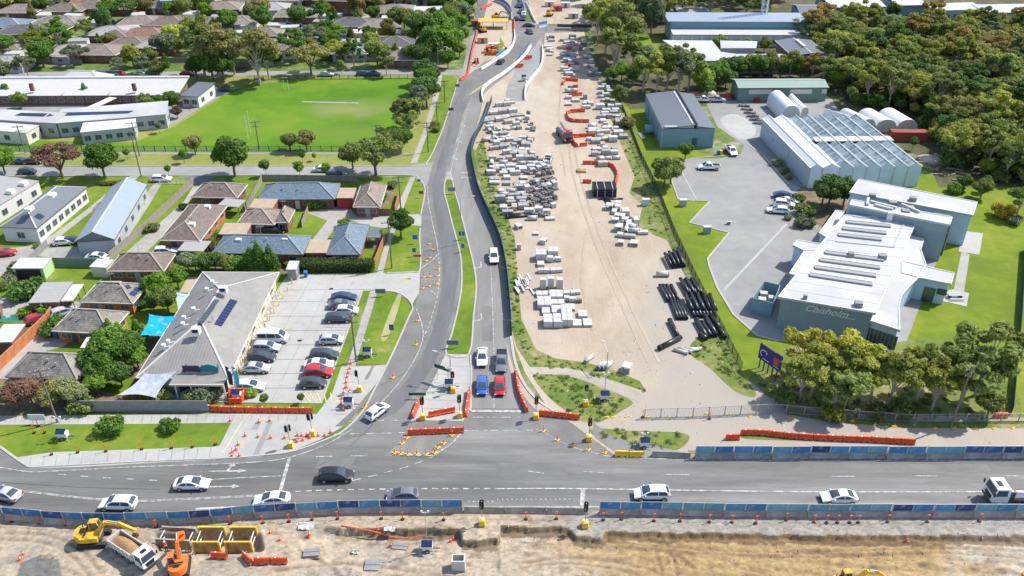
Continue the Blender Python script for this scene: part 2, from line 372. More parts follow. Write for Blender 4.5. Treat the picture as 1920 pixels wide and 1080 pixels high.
RM['brown']=roofmat('brown_roof_tiles',(.185,.145,.122),'tile')
RM['greyt']=roofmat('mossy_grey_tiles',(.20,.185,.165),'tile',.3,col2=(.28,.26,.22))
RM['dkgrey']=roofmat('charcoal_roof_tiles',(.115,.115,.122),'tile')
RM['taupe']=roofmat('taupe_roof_tiles',(.25,.205,.175),'tile')
RM['terra']=roofmat('terracotta_tiles',(.27,.145,.105),'tile')
RM['blue']=roofmat('blue_grey_roof',(.15,.205,.26),'tile',.12)
RM['zinc']=roofmat('grey_sheet_roof',(.335,.322,.305),'sheet',.08,.5)
RM['clinic']=roofmat('clinic_sheet_roof',(.225,.217,.203),'sheet',.10,.6,col2=(.26,.245,.22))
RM['pale']=roofmat('pale_sheet_roof',(.50,.49,.475),'sheet',.08,.5)
RM['dsheet']=roofmat('dark_sheet_roof',(.135,.15,.17),'sheet',.07,.5)
RM['lsheet']=roofmat('blue_grey_sheet_roof',(.27,.315,.37),'sheet',.06,.45)
RM['tan']=roofmat('rusty_flat_roof',(.40,.31,.21),'sheet',.15)
RM['green']=roofmat('green_sheet_roof',(.25,.33,.28),'sheet',.06,.45)
# ------------------------------------------------------------------ ground sheets
def cat_rom(pts, n=6, closed=False):
    pts=[Vector(p) for p in pts]; out=[]
    m=len(pts)
    for i in range(m if closed else m-1):
        p0=pts[(i-1)%m] if closed or i>0 else pts[0]; p1=pts[i]; p2=pts[(i+1)%m]; p3=pts[(i+2)%m] if closed or i+2<m else pts[-1]
        for k in range(n):
            t=k/n; out.append(.5*((2*p1)+(p2-p0)*t+(2*p0-5*p1+4*p2-p3)*t*t+(3*p1-p0-3*p2+p3)*t**3))
    if not closed: out.append(pts[-1])
    return out
NSH=[0]
def sheet(name, pxs, m, lvl, smooth=False, world=False):
    NSH[0]+=1
    pts=[Vector((p[0],p[1],0)) for p in pxs] if world else [P(*p) for p in pxs]
    if smooth: pts=cat_rom(pts,4,True)
    z=lvl*.006+NSH[0]*.0003
    pts=[Vector((p.x,p.y,z)) for p in pts]
    tris=tessellate_polygon([pts]); me=bpy.data.meshes.new(name)
    fs=[]
    for t in tris:
        a,b,c=[pts[i] for i in t]
        fs.append(tuple(t) if (b-a).cross(c-a).z>0 else tuple(reversed(t)))
    me.from_pydata(pts,[],fs); me.materials.append(m)
    o=obj(name,me); o['kind']='structure'; return o
def kerb(pxs, w_=.28, h=.13, smooth=True, closed=False, name='kerb', m=None):
    pts=[P(*p) for p in pxs]
    if smooth: pts=cat_rom(pts,4,closed)
    ribbon(name,pts,w_,h,m or M['kerb'],closed)
def ribbon(name, pts, w_, h, m, closed=False, z0=0):
    n=len(pts); vs=[]; fs=[]
    for i,p in enumerate(pts):
        a=pts[(i-1)%n] if (closed or i>0) else p; b=pts[(i+1)%n] if (closed or i<n-1) else p
        d=(b-a); d.z=0; d.normalize(); s=Vector((-d.y,d.x,0))*w_/2
        vs+= [(p.x-s.x,p.y-s.y,z0),(p.x-s.x,p.y-s.y,z0+h),(p.x+s.x,p.y+s.y,z0+h),(p.x+s.x,p.y+s.y,z0)]
    for i in range(n if closed else n-1):
        j=(i+1)%n
        for k in range(3): fs.append((4*i+k,4*i+k+1,4*j+k+1,4*j+k))
    me=bpy.data.meshes.new(name); me.from_pydata(vs,[],[tuple(reversed(f)) for f in fs]); me.materials.append(m)
    o=obj(name,me); o['kind']='structure'; return o
LINES=MB()
def line(pxs, w_=.14, dash=None, z=.078, smooth=True, mb=None):
    mb = mb or LINES
    pts=[P(*p) for p in pxs]
    if smooth and len(pts)>2: pts=cat_rom(pts,6)
    segs=[]; 
    if dash:
        on,off=dash; pos=0; state=True; left=on; cur=[pts[0]]
        for a,b in zip(pts,pts[1:]):
            L=(b-a).length; d=(b-a)/max(L,1e-6); t=0
            while L-t>left:
                t+=left; q=a+d*t
                if state: cur.append(q); segs.append(cur)
                state=not state; left=on if state else off; cur=[q]
            left-=(L-t)
            if state: cur.append(b)
        if state and len(cur)>1: segs.append(cur)
    else: segs=[pts]
    for s in segs:
        for i,(a,b) in enumerate(zip(s,s[1:])):
            d=(b-a)
            if d.length<1e-5: continue
            d.normalize(); n=Vector((-d.y,d.x,0))*w_/2
            mb.add([(a.x-n.x,a.y-n.y,z),(a.x+n.x,a.y+n.y,z),(b.x+n.x,b.y+n.y,z),(b.x-n.x,b.y-n.y,z)],[(3,2,1,0)])
def poly_mark(o, rz, pts, z=.081):
    c,s=math.cos(rz),math.sin(rz)
    v=[(o.x+x*c-y*s,o.y+x*s+y*c,z) for x,y in pts]
    LINES.add(v,[tuple(range(len(v)))])
def arrow(px, rz, L=4.5, turn=None, sc=1, straight=True):
    o=P(*px); w_=.11*sc
    if straight:
        poly_mark(o,rz,[(-L/2,-w_),(L/2-1.1,-w_),(L/2-1.1,w_),(-L/2,w_)])
        poly_mark(o,rz,[(L/2-1.15,-.42*sc),(L/2,0),(L/2-1.15,.42*sc)])
    else: poly_mark(o,rz,[(-L/2,-w_),(L*.12,-w_),(L*.12,w_),(-L/2,w_)])
    if turn:
        s=turn; x=-L*.05 if straight else L*.02
        q=[(x,0),(x+.35*sc,0),(x+.75*sc,s*1.0*sc),(x+.42*sc,s*1.0*sc)]
        if s<0: q=q[::-1]
        poly_mark(o,rz,q,.084)
        q=[(x+.1*sc,s*.95*sc),(x+1.1*sc,s*.95*sc),(x+.62*sc,s*1.75*sc)]
        if s<0: q=q[::-1]
        poly_mark(o,rz,q,.084)

# lower barrier line (front edge of the roadway), used by ground and barriers alike
LOWB=[(-60,965),(0,973),(100,981),(200,985),(300,983),(400,978),(480,970),(623,963),(713,961),(870,960),(1123,963),(1440,968),(1700,968),(1980,968)]
lowpts=cat_rom([P(*p) for p in LOWB],6)
# base ground: everything beyond the barrier line, out to the horizon
bp=[(p.x,p.y+.15) for p in lowpts]
sheet('ground',[(-4000,bp[0][1]),(-4000,4500),(4000,4500),(4000,bp[-1][1])]+bp[::-1],G['suburb'],0,world=True)

# grasses
sheet('grass_verge',[(-40,775),(440,778),(432,800),(410,837),(350,842),(0,856),(-40,858)],G['lawn'],2)
sheet('grass_school',[(-100,150),(420,140),(870,140),(830,220),(805,310),(-100,312)],G['dry'],1)
sheet('playing_field',[(430,172),(460,160),(600,147),(790,146),(782,190),(742,284),(-60,284),(-60,258),(100,264),(250,268),(330,236),(395,195)],G['field'],2)
_a,_b,_c=P(655,204),P(600,225),P(640,250)
worn_spots(G['field'],[(_a.x,_a.y,15,9,.6,(.29,.26,.12)),(_b.x-30,_b.y-4,30,10,.22,(.19,.21,.04)),(_c.x,_c.y,16,7,.3,(.21,.22,.05))])
sheet('cricket_pitch',[(566,190),(673,192.4),(673,194.2),(566,191.8)],G['drive'],4)
sheet('garden_ground',[(-60,332),(780,332),(800,400),(790,510),(700,520),(560,520),(440,760),(-60,760)],G['lawn'],1)
sheet('path_field',[(-60,283),(745,284),(770,289),(-60,288)],G['street'],3)
sheet('road_side_grass',[(808,304),(823,262),(842,210),(857,155),(850,140),(830,140),(822,190),(800,250),(785,306)],G['lawn'],3)
sheet('footpath_side',[(770,306),(790,255),(806,205),(818,160),(822,140),(829,140),(826,165),(815,205),(800,255),(781,306)],G['drive'],4)
# right-hand college grounds
sheet('college_lawn',[(1150,150),(1210,190),(1290,280),(1480,330),(1720,330),(1990,330),(2050,800),(1560,790),(1420,745),(1390,700),(1340,600),(1262,440),(1230,360),(1200,300),(1175,230)],G['lawn2'],1)
sheet('forest_ground',[(1180,-40),(2300,-40),(2300,345),(1760,352),(1740,300),(1500,190),(1180,205),(1120,130),(1100,0)],G['forest'],2)
sheet('far_lawn',[(1185,62),(1260,70),(1245,100),(1262,120),(1190,90)],G['lawn'],3)
sheet('far_oval',[(1060,-14),(1330,-14),(1300,6),(1110,4)],G['field'],3)
sheet('tree_floor',[(1405,720),(1480,650),(1640,640),(1780,640),(1880,700),(1890,795),(1540,785)],G['rough'],3,True)
# works yard
sheet('works_yard',[(985,700),(965,650),(955,600),(950,500),(930,420),(905,340),(900,280),(912,225),(927,190),(940,150),(890,170),(930,135),(990,105),(1012,70),(1000,62),(1095,60),(1125,150),(1150,180),(1185,290),(1200,330),(1225,380),(1250,450),(1290,530),(1340,620),(1390,700),(1440,745),(1560,775),(1990,785),(1990,845),(1290,845),(1290,862),(1150,852),(1080,800),(1030,770)],G['sand'],3)
worn_spots(G['sand'],[(P(1300,690).x,P(1300,690).y,15,24,.9,GRAVEL_TONE),(P(1262,560).x,P(1262,560).y,9,24,.8,GRAVEL_TONE),(P(1330,780).x,P(1330,780).y,26,10,.95,GRAVEL_TONE),(P(1650,818).x,P(1650,818).y,48,7,.9,GRAVEL_TONE),(P(990,200).x,P(990,200).y,10,40,.5,(.42,.38,.32)),(P(1010,520).x,P(1010,520).y,9,30,.5,(.36,.30,.25))])
TRK=groundmat('wheel_marks',[(0,(.25,.195,.135)),(.5,(.36,.29,.21)),(1,(.46,.39,.30))],.05,.5,5,stretch=(1,.12,1),bump=.5)
for pts in ([(1062,240),(1075,330),(1110,440),(1160,560),(1215,680)],[(1072,240),(1087,330),(1124,440),(1176,560),(1236,680)],[(1050,90),(1052,150),(1048,230),(1060,330)],[(1100,430),(1090,520),(1110,620)]):
    q=cat_rom([P(*p) for p in pts],5); ribbon('wheel_marks',q,.45,.0,TRK,z0=.052)
sheet('yard_weeds',[(893,250),(907,262),(914,300),(930,345),(950,400),(966,450),(970,520),(978,600),(1005,655),(1040,672),(1100,680),(1150,694),(1200,715),(1212,735),(1150,714),(1060,691),(995,690),(968,650),(955,600),(952,540),(945,480),(925,410),(900,340),(888,290)],G['rough'],5)
sheet('yard_weeds',[(1000,700),(1060,702),(1130,728),(1185,752),(1170,768),(1110,795),(1060,770),(1020,735)],G['rough'],5,True)
sheet('yard_weeds',[(1140,150),(1158,185),(1180,235),(1202,300),(1234,362),(1266,442),(1255,452),(1225,440),(1196,425),(1205,385),(1180,362),(1190,330),(1172,290),(1150,235),(1120,165)],G['rough'],5)
sheet('yard_weeds',[(1290,655),(1340,610),(1350,625),(1392,700),(1418,742),(1380,735),(1330,690)],G['rough'],5,True)
sheet('yard_weeds',[(1110,803),(1180,808),(1280,812),(1290,828),(1260,846),(1200,836),(1120,820)],G['rough'],5,True)
sheet('yard_weeds',[(1480,762),(1560,778),(1700,790),(1990,788),(1990,803),(1700,803),(1560,792),(1470,776)],G['rough'],6)
sheet('yard_weeds',[(1400,815),(1500,818),(1500,826),(1400,823)],G['rough'],6,True)
sheet('path_yard',[(988,688),(1060,690),(1110,700),(1160,720),(1212,742),(1196,754),(1130,726),(1060,703),(1000,702)],G['gravel'],7)
# college car park
sheet('college_car_park',[(1257,333),(1268,305),(1300,297),(1340,298),(1388,290),(1395,272),(1345,238),(1325,195),(1340,188),(1560,186),(1640,330),(1760,480),(1700,640),(1560,650),(1460,640),(1420,630),(1375,590),(1345,540),(1330,500),(1327,485),(1367,437),(1293,418),(1330,378),(1272,375)],G['street'],5)
sheet('pale_yard',[(1350,226),(1378,214),(1412,232),(1416,252),(1398,262),(1380,258)],G['concrete'],7,True)
sheet('garden_bed',[(1500,352),(1560,352),(1600,400),(1590,440),(1530,420),(1498,385)],G['mulch'],7,True)
sheet('path_lawn',[(1803,470),(1818,478),(1806,556),(1787,548)],G['drive'],6)
sheet('terrace',[(1806,433),(1843,438),(1836,478),(1797,472)],G['concrete'],7)
sheet('terrace',[(1762,548),(1786,543),(1817,550),(1812,575),(1758,563)],G['concrete'],7)

# medical car park, paths and driveways
sheet('medical_car_park',[(540,515),(725,512),(788,506),(786,548),(772,572),(762,560),(740,548),(690,545),(604,757),(396,755),(430,690),(480,600)],G['concrete'],4)
sheet('grass_strip',[(680,545),(694,545),(612,777),(388,774),(398,754),(602,757)],G['lawn'],5)
sheet('footpath',[(695,544),(708,546),(665,690),(640,740),(606,790),(594,790),(625,730),(650,690)],G['drive'],4)
sheet('grass_mound',[(708,548),(735,547),(760,559),(772,580),(762,605),(745,642),(725,683),(668,683)],G['lawn'],5)
sheet('worn_turf_patch',[(744,556),(752,560),(728,632),(715,630)],G['brownpatch'],6,True)
sheet('works_concrete',[(640,688),(725,685),(706,718),(668,770),(640,802),(600,825),(550,845),(480,858),(404,860),(412,836),(440,780),(592,779),(622,740)],G['concrete'],5)
sheet('works_asphalt_patch',[(672,760),(692,735),(700,738),(660,785),(640,800),(628,800)],G['asphalt'],6)
sheet('trench_patch',[(503,790),(512,790),(483,858),(472,858)],G['street'],6)
sheet('trench_patch',[(480,790),(492,790),(482,806),(471,806)],G['street'],6)
sheet('trench_patch',[(697,686),(703,686),(690,712),(683,712)],G['asphalt'],6)
sheet('path_lower',[(-40,777),(142,779),(440,776),(592,776),(592,790),(430,793),(290,795),(-40,797)],G['concrete'],4)
sheet('path_apron',[(30,858),(100,848),(400,838),(412,836),(404,862),(320,866),(150,876),(55,878)],G['concrete'],4)
sheet('grass_near_road',[(788,440),(787,445),(789,505),(782,510),(722,514),(730,470),(745,430),(760,421)],G['lawn'],4)
sheet('grass_near_road',[(795,367),(789,402),(780,406),(758,402),(768,370),(777,345),(786,338),(797,345)],G['lawn'],4)
sheet('footpath',[(770,332),(779,332),(766,365),(752,402),(742,430),(728,470),(718,514),(706,514),(718,470),(735,425),(752,370)],G['drive'],3)
sheet('driveway_mouth',[(756,421),(790,424),(790,402),(756,402)],G['concrete'],5)
sheet('driveway',[(577,397),(627,388),(655,387),(665,403),(735,404),(768,406),(766,421),(720,428),(690,424),(643,408),(612,450),(608,482),(566,482),(585,450),(614,414),(576,400)],G['drive'],3)
sheet('driveway',[(345,378),(362,350),(374,350),(350,385),(318,430),(276,472),(236,474),(280,435)],G['drive'],3)
sheet('driveway',[(90,463),(233,465),(208,486),(120,486),(56,479)],G['drive'],3)
sheet('driveway',[(-40,470),(55,462),(100,440),(160,395),(222,345),(232,349),(178,392),(112,444),(60,480),(-40,545)],G['drive'],2)
sheet('driveway',[(205,366),(250,325),(268,326),(232,352)],G['concrete'],3)
sheet('driveway',[(282,352),(296,340),(306,341),(270,400),(230,460),(222,458)],G['drive'],2)
sheet('driveway',[(96,608),(140,565),(180,570),(150,625),(120,650),(62,665),(0,730),(-40,740),(-40,715)],G['drive'],3)
sheet('driveway',[(345,330),(405,322),(395,345),(362,350)],G['asphalt'],3)
sheet('school_forecourt',[(-60,192),(350,190),(405,165),(445,166),(400,188),(355,215),(330,232),(240,250),(250,262),(200,210),(-60,214)],G['street'],4)
sheet('side_street',[(-60,313),(440,312),(770,312),(800,305),(812,305),(800,350),(792,345),(770,328),(-60,330)],G['street'],4)
sheet('far_street',[(-60,136),(100,135),(420,134),(860,131),(870,128),(866,150),(858,141),(420,142),(100,145),(-60,146)],G['street'],4)
sheet('street_far_back',[(-60,48),(240,44),(470,38),(530,30),(620,20),(640,-5),(650,-5),(630,24),(540,36),(470,43),(240,50),(-60,54)],G['street'],3)
sheet('street_far_back',[(470,52),(620,45),(700,26),(700,30),(620,49),(480,57)],G['drive'],3)
sheet('bare_lot',[(500,72),(560,58),(582,62),(530,80)],G['sand'],3)
# main carriageway, junction and front road
ROAD=[(-60,850),(0,838),(33,862),(55,876),(100,874),(233,867),(320,863),(427,859),(480,855),(547,847),(613,824),(647,806),(680,772),(700,735),(727,682),(747,640),(768,592),(777,575),(788,548),(788,505),(787,445),(789,403),(796,367),(797,350),(806,308),(823,260),(841,210),(861,148),(868,126),(884,66),(897,0),(900,-20),(1000,-20),(990,0),(985,40),(1002,48),(1115,50),(1115,57),(1022,62),(1017,118),(995,152),(982,190),(940,190),(905,210),(890,255),(884,292),(897,360),(912,390),(933,440),(948,507),(955,575),(958,630),(968,680),(985,722),(1010,752),(1040,772),(1075,796),(1110,826),(1150,851),(1225,857),(1300,862),(1990,862)]
rp=[P(*p) for p in ROAD]
sheet('road',[(p.x,p.y) for p in rp]+[(p.x,p.y+.1) for p in lowpts[::-1] if p.x<rp[-1].x],G['asphalt'],3,world=True)
# front road surface with wheel-polished streaks along its length, dark running lane up the left carriageway
sheet('road_surface',[(-60,880),(55,884),(100,883),(233,876),(367,871),(480,866),(560,852),(640,828),(700,812),(860,808),(1010,808),(1048,828),(1090,845),(1150,858),(1300,863),(1990,864),(1990,962),(1440,961),(1123,955),(870,953),(713,954),(623,956),(480,963),(400,971),(300,976),(200,978),(100,974),(0,966),(-60,958)],G['asphaltx'],5)
sheet('road_surface',[(812,345),(836,345),(846,390),(858,430),(862,478),(858,528),(850,575),(838,625),(822,665),(800,705),(775,740),(740,775),(700,785),(735,745),(765,710),(795,660),(815,605),(826,550),(829,500),(824,440),(814,390)],G['asphalty'],5,True)
sheet('road_surface',[(868,150),(880,150),(862,210),(845,270),(832,335),(812,345),(822,300),(838,250),(852,200)],G['asphalty'],5)
sheet('road_patch',[(935,868),(1060,868),(1064,893),(933,893)],G['asphalt'],6)
sheet('road_patch',[(600,862),(668,858),(655,878),(590,880)],G['asphalt'],6)
sheet('road_patch',[(1500,870),(1850,871),(1860,884),(1500,880)],G['asphalt'],6)
sheet('road_patch',[(905,575),(922,575),(924,640),(904,640)],G['asphalt'],6)
# lighter, older surface on the upper right-hand carriageway and on the taper
sheet('road_patch',[(884,292),(897,360),(912,390),(933,440),(948,507),(955,575),(958,640),(966,680),(977,735),(977,766),(884,766),(880,664),(889,594),(894,533),(887,487),(872,427),(862,387),(850,335),(838,330),(868,215),(884,180),(903,195),(890,250)],G['asphalt2'],4)
sheet('road_patch',[(942,150),(986,108),(1015,70),(1018,116),(996,151),(983,190),(945,190)],G['street'],4)
sheet('works_dirt',[(904,182),(918,166),(945,146),(965,134),(950,165),(945,192),(915,230),(902,262),(890,282),(886,262),(897,225),(903,200)],G['sand'],5,True)
sheet('works_dirt',[(900,64),(893,66),(866,148),(880,140),(905,118)],G['drive'],5)
sheet('road_patch',[(868,126),(884,66),(893,66),(866,148)],G['street'],4)
sheet('road_patch',[(1115,820),(1110,790),(1150,820),(1290,850),(1290,858),(1160,853)],G['asphalt2'],4)
MEDIAN=[(837,663),(847,627),(860,573),(866,527),(863,477),(850,427),(840,387),(833,360),(836,338),(847,338),(853,360),(861,387),(871,427),(886,487),(893,533),(888,593),(879,664)]
sheet('median_grass',MEDIAN,G['lawn'],6)
sheet('median_island',[(837,664),(879,665),(882,700),(880,772),(868,790),(775,788),(790,760),(815,715)],G['concrete'],6)
sheet('traffic_island_floor',[(728,852),(813,854),(850,829),(866,809),(760,812)],G['asphalt2'],5)
sheet('island_nose',[(834,336),(838,322),(845,322),(851,338)],G['drive'],7)
sheet('works_dirt',[(900,70),(915,0),(960,-10),(958,25),(962,60),(958,95),(930,108),(905,118),(890,120)],G['sand'],5)
sheet('works_dirt',[(1000,46),(990,0),(1005,-15),(1110,-15),(1115,45)],G['sand'],5)
sheet('works_grass',[(938,70),(945,82),(940,98),(932,100)],G['lawn'],6)
sheet('play_yard',[(352,520),(396,520),(380,549),(336,549)],G['sand'],3)
sheet('play_yard',[(262,640),(312,640),(292,700),(238,706)],G['mulch'],3,True)
sheet('play_mat',[(316,750),(330,735),(348,735),(342,751)],mat('blue_play_mat',(.25,.42,.62),.8,.1),6)
sheet('garden_ground_bed',[(14,516),(52,520),(58,545),(16,542)],G['mulch'],3,True)
sheet('back_yard',[(-40,560),(48,556),(64,592),(-40,606)],G['drive'],3)
sheet('garden_ground_bed',[(716,352),(740,352),(730,384),(708,386)],G['mulch'],3,True)
sheet('garden_ground_bed',[(694,446),(714,446),(708,468),(690,468)],G['mulch'],3)
sheet('garden_ground_bed',[(560,383),(625,383),(622,392),(556,392)],G['mulch'],3)
sheet('garden_ground_bed',[(185,380),(270,345),(278,350),(180,408)],G['mulch'],3,True)
sheet('garden_ground_bed',[(400,500),(560,500),(560,512),(400,520)],G['mulch'],3)
sheet('garden_ground_bed',[(-40,715),(150,718),(230,760),(130,775),(-40,775)],G['mulch'],3,True)
sheet('dust_apron',[(950,640),(962,690),(985,730),(1012,758),(1045,776),(1030,782),(1000,765),(972,728),(955,690)],G['gravel'],6,True)
# kerbs
kerb([(55,876),(100,874),(233,867),(320,863),(427,859),(480,855),(547,847),(613,824),(647,806),(680,772),(700,735),(727,682),(747,640),(768,592),(774,578),(766,562),(742,548),(696,544)])
kerb([(725,513),(770,510),(788,505),(787,445),(788,428)])
kerb([(789,403),(796,367),(796,350),(785,336),(768,329),(640,329),(440,329),(200,330),(-60,331)])
kerb([(-60,312),(440,311),(770,311),(800,305),(823,260),(841,210),(859,150)])
kerb(MEDIAN,closed=True)
kerb([(882,666),(884,700),(882,772)],smooth=False)
kerb([(837,664),(815,712),(788,760),(772,792)])
kerb([(958,630),(966,680),(984,722),(1010,752),(1040,772)],w_=.45)
kerb([(1272,375),(1330,378),(1293,418),(1367,437),(1327,485),(1330,500),(1345,540),(1375,590),(1420,630),(1460,640)],smooth=False,w_=.4)
kerb([(1257,333),(1268,306),(1300,297),(1388,290)],smooth=False)
kerb([(1272,375),(1257,333)],smooth=False)
kerb([(1400,270),(1430,290),(1478,345),(1500,355)],w_=.5,smooth=False)
kerb([(680,545),(602,757),(398,754)],smooth=False)
kerb([(0,838),(33,862),(55,876)],smooth=False,w_=.35)
# painted lines
line([(-40,874),(0,877),(53,885),(100,884),(233,877),(367,872),(480,867),(547,857),(613,833),(660,806)])
line([(110,889.5),(163,894.5),(208,897),(310,902.5)],dash=(1.1,2.1),w_=.16)
line([(393,900),(480,895),(527,893)])
for dy in (0,2.2): line([(-40,908+dy),(27,918+dy),(100,927+dy),(187,936+dy),(260,939+dy),(333,936+dy),(480,929+dy),(545,924+dy)],w_=.11)
line([(553,922.5),(623,919.5),(780,917),(940,917)],dash=(.8,.6),w_=.2)
line([(940,917),(1093,917),(1440,922),(1700,923),(1990,922)],w_=.2)
line([(543,859),(525,923)],w_=.45)
line([(1093,919),(1092,949)],w_=.6)
line([(872,952),(960,951),(1123,951)],w_=.22)
line([(367,955),(440,951)],w_=.3)
for a,b in (((1093,885),(1133,887)),((1248,890),(1293,891)),((1558,894),(1602,894)),((1713,893),(1757,893)),((1887,893),(1913,893)),((990,884),(1020,888))): line([a,b],w_=.14)
line([(1157,858.5),(1300,862.5),(1440,863.5),(1990,864)],w_=.16)
line([(660,902),(690,895),(737,883),(763,876),(790,866),(812,857)],dash=(1.2,1.0),w_=.16)
line([(593,857),(640,856),(748,854)],dash=(2.2,2.6),w_=.16)
line([(655,791),(767,788)],dash=(1.1,.9),w_=.16); line([(627,815),(762,812)],dash=(1.3,1.0),w_=.16)
line([(868,808),(1010,807)],dash=(2.2,.7),w_=.14); line([(887,783),(975,783)],dash=(1.4,.7),w_=.14)
line([(883,771),(979,772)],w_=.5)
line([(727,853),(813,855),(850,830),(868,808)],smooth=False,w_=.2)
line([(920,500),(924,590),(926,660),(926,766)],w_=.12)
line([(802,350),(803,375),(809,410),(818,450),(822,475)])
line([(822,475),(812,487),(789,504)]); line([(822,476),(824,510),(821,550),(808,600),(795,632)],dash=(.9,.7),w_=.18)
line([(780,579),(790,605),(793,633),(780,670),(753,712),(715,756)])
line([(800,540),(820,555)])
line([(874,215),(848,310),(845,330)],w_=.13)
line([(884,766),(883,700)],w_=.12)
line([(1010,807),(1048,827),(1090,844),(1150,858)],w_=.14)
for p in ((902,500),(903,598)): arrow(p,-PI/2+R(4),3.4,turn=-1,straight=False)
for p in ((938,500),(943,598)): arrow(p,-PI/2+R(4),3.4,turn=1,straight=False)
for p in ((848,296),(856,264),(864,235)): arrow(p,-PI/2-R(12),4.2,turn=1,straight=False)
arrow((427,884),R(1),5.2,turn=1); arrow((419,913),R(1),4.6)
for i in range(6): line([(866+i*1.6,238-i*11),(879+i*1.2,239-i*11)],w_=.16)
for x in range(865,882,4): line([(x,323),(x+.6,325.5)],w_=.35); line([(x+2,332),(x+2.6,334.5)],w_=.35)
for x in range(878,1090,9): line([(x,941-(4 if 930<x<1075 else 0)),(x+2.2,941-(4 if 930<x<1075 else 0))],w_=.22)
# car park lines
for i in range(9):
    t=i/8; line([(622-t*0+ (1-t)*0,640),(622,640)],w_=.01) if False else None
for k in range(10):
    y=560+k*18; xr=690-(y-545)*.368
    line([(xr-8,y),(xr-58,y)],w_=.1)
YL=MB()
for k in range(6): line([(568+k*13,737),(582+k*10,755)],w_=.16,mb=YL)
line([(560,735),(613,735)],w_=.12,mb=YL)
line([(505,617),(548,617)],w_=.1,mb=YL)
line([(545,534),(470,640),(425,730)],w_=.12,mb=YL)
line([(418,850),(455,790)],w_=.14,mb=YL); line([(462,782),(468,776)],w_=.14,mb=YL)
line([(757,520),(770,524),(752,521)],w_=.4,mb=YL)
for d in (0,6): line([(880+d*.5,178-d*.3),(905+d,160),(940+d,138),(965,120)],w_=.22,mb=YL)
line([(893,130),(915,118),(940,100)],w_=.25,mb=YL)
o=LINES.build('road_markings',M['line']); o['kind']='structure'
o=YL.build('yellow_markings',M['yellowline']); o['kind']='structure'
cl=MB()
line([(1475,420),(1357,545)],w_=.5,mb=cl); line([(1275,317),(1306,375)],w_=.35,mb=cl)
for k in range(5): line([(1284+k*4.5,341+k*9),(1268+k*4.5,342+k*9)],w_=.1,mb=cl)
o=cl.build('concrete_channel',G['concrete']); o['kind']='structure'
# tyre-worn strips and long cracks on the junction
dk=MB()
line([(716,722),(760,700)],w_=.05,mb=dk); line([(656,838),(700,795)],w_=.07,mb=dk); line([(612,866),(596,874)],w_=.1,mb=dk)
line([(0,905),(150,914),(300,918)],w_=.05,mb=dk)
cj=MB()
for k in range(1,9):
    u=k/9; line([(545-u*118,518+u*236),(725-u*118,516+u*238)] if k<2 else [(548-u*150,512+u*244),(700-u*90,512+u*242)],w_=.07,mb=cj)
for k in range(1,4): line([(548+k*40,514),(405+k*52,754)],w_=.07,mb=cj)
for x in range(-20,590,17): line([(x,777.5),(x-3,793 if x<430 else 790)],w_=.06,mb=cj)
for x in range(60,400,24): line([(x,856-(x-60)*.052),(x-4,874-(x-60)*.03)],w_=.06,mb=cj)
for k in range(16): y=552+k*15; line([(702-k*4.9,y),(711-k*4.1,y)],w_=.07,mb=cj)
for k in range(7): line([(828-k*7+k*k*.2,670+k*16),(881,672+k*16)],w_=.07,mb=cj)
o=cj.build('concrete_joints',M['conc']); o['kind']='structure'
o=dk.build('road_cracks',M['dsteel']); o['kind']='structure'

# ------------------------------------------------------------------ excavated ground in front of the road
def vnoise(x,y,seed):
    rs=np.random.RandomState(seed); T=rs.rand(64,64)
    xi=np.floor(x).astype(int); yi=np.floor(y).astype(int); fx=x-xi; fy=y-yi
    fx=fx*fx*(3-2*fx); fy=fy*fy*(3-2*fy)
    g=lambda a,b: T[a%64,b%64]
    return (g(xi,yi)*(1-fx)+g(xi+1,yi)*fx)*(1-fy)+(g(xi,yi+1)*(1-fx)+g(xi+1,yi+1)*fx)*fy
def fbm(x,y,seed,o=4):
    s=0;a=.5
    for k in range(o): s=s+a*vnoise(x*2**k,y*2**k,seed+k); a*=.5
    return s
def inpoly_px(X,Y,pxs):
    pts=[P(*p) for p in pxs]; ins=np.zeros(X.shape,bool); n=len(pts); j=n-1
    for i in range(n):
        xi,yi,xj,yj=pts[i].x,pts[i].y,pts[j].x,pts[j].y
        c=((yi>Y)!=(yj>Y))&(X<(xj-xi)*(Y-yi)/(yj-yi+1e-9)+xi); ins^=c; j=i
    return ins
def terrain_height(X,Y):
    edge=[(560,1010),(610,989),(640,991),(860,992),(868,1012),(935,1012),(938,986),(1000,990),(1066,990),(1078,1004),(1128,1008),(1136,996),(1300,1001),(1440,1003),(1990,1006)]
    ep=[P(*p) for p in edge]
    ey=np.interp(X,[p.x for p in ep],[p.y for p in ep]); ey=ey+ (fbm(X*.9,Y*.9,5)-.47)*.9
    depth=np.interp(X,[P(560,1000).x,P(625,1000).x,P(870,1000).x,P(1150,1000).x,P(1900,1000).x],[0,1.0,.95,.6,.55])
    t=np.clip((ey-Y)/.35,0,1); t=t*t*(3-2*t)
    rise=np.clip((ey-Y-1.2)/5,0,1)
    z=.06-depth*t*(1-.55*rise)
    z=z+(fbm(X*.35,Y*.5,11)-.47)*.34*np.clip((79-Y)/3,0.05,1)+(fbm(X*1.6,Y*2.2,17)-.47)*.3*np.clip((79-Y)/2,.1,1)
    # spoil ridges pushed up by the machines, right of centre
    r=np.sin((Y*1.0+.09*X+2.2*fbm(X*.12,Y*.12,29))*3.4)
    z=z+.13*r*np.clip((X-2)/12,0.15,1)*np.clip((76-Y)/2,0,1)
    hole=inpoly_px(X,Y,[(288,1003),(300,1000),(485,1000),(492,1032),(400,1040),(300,1030)])
    return z, hole, ey
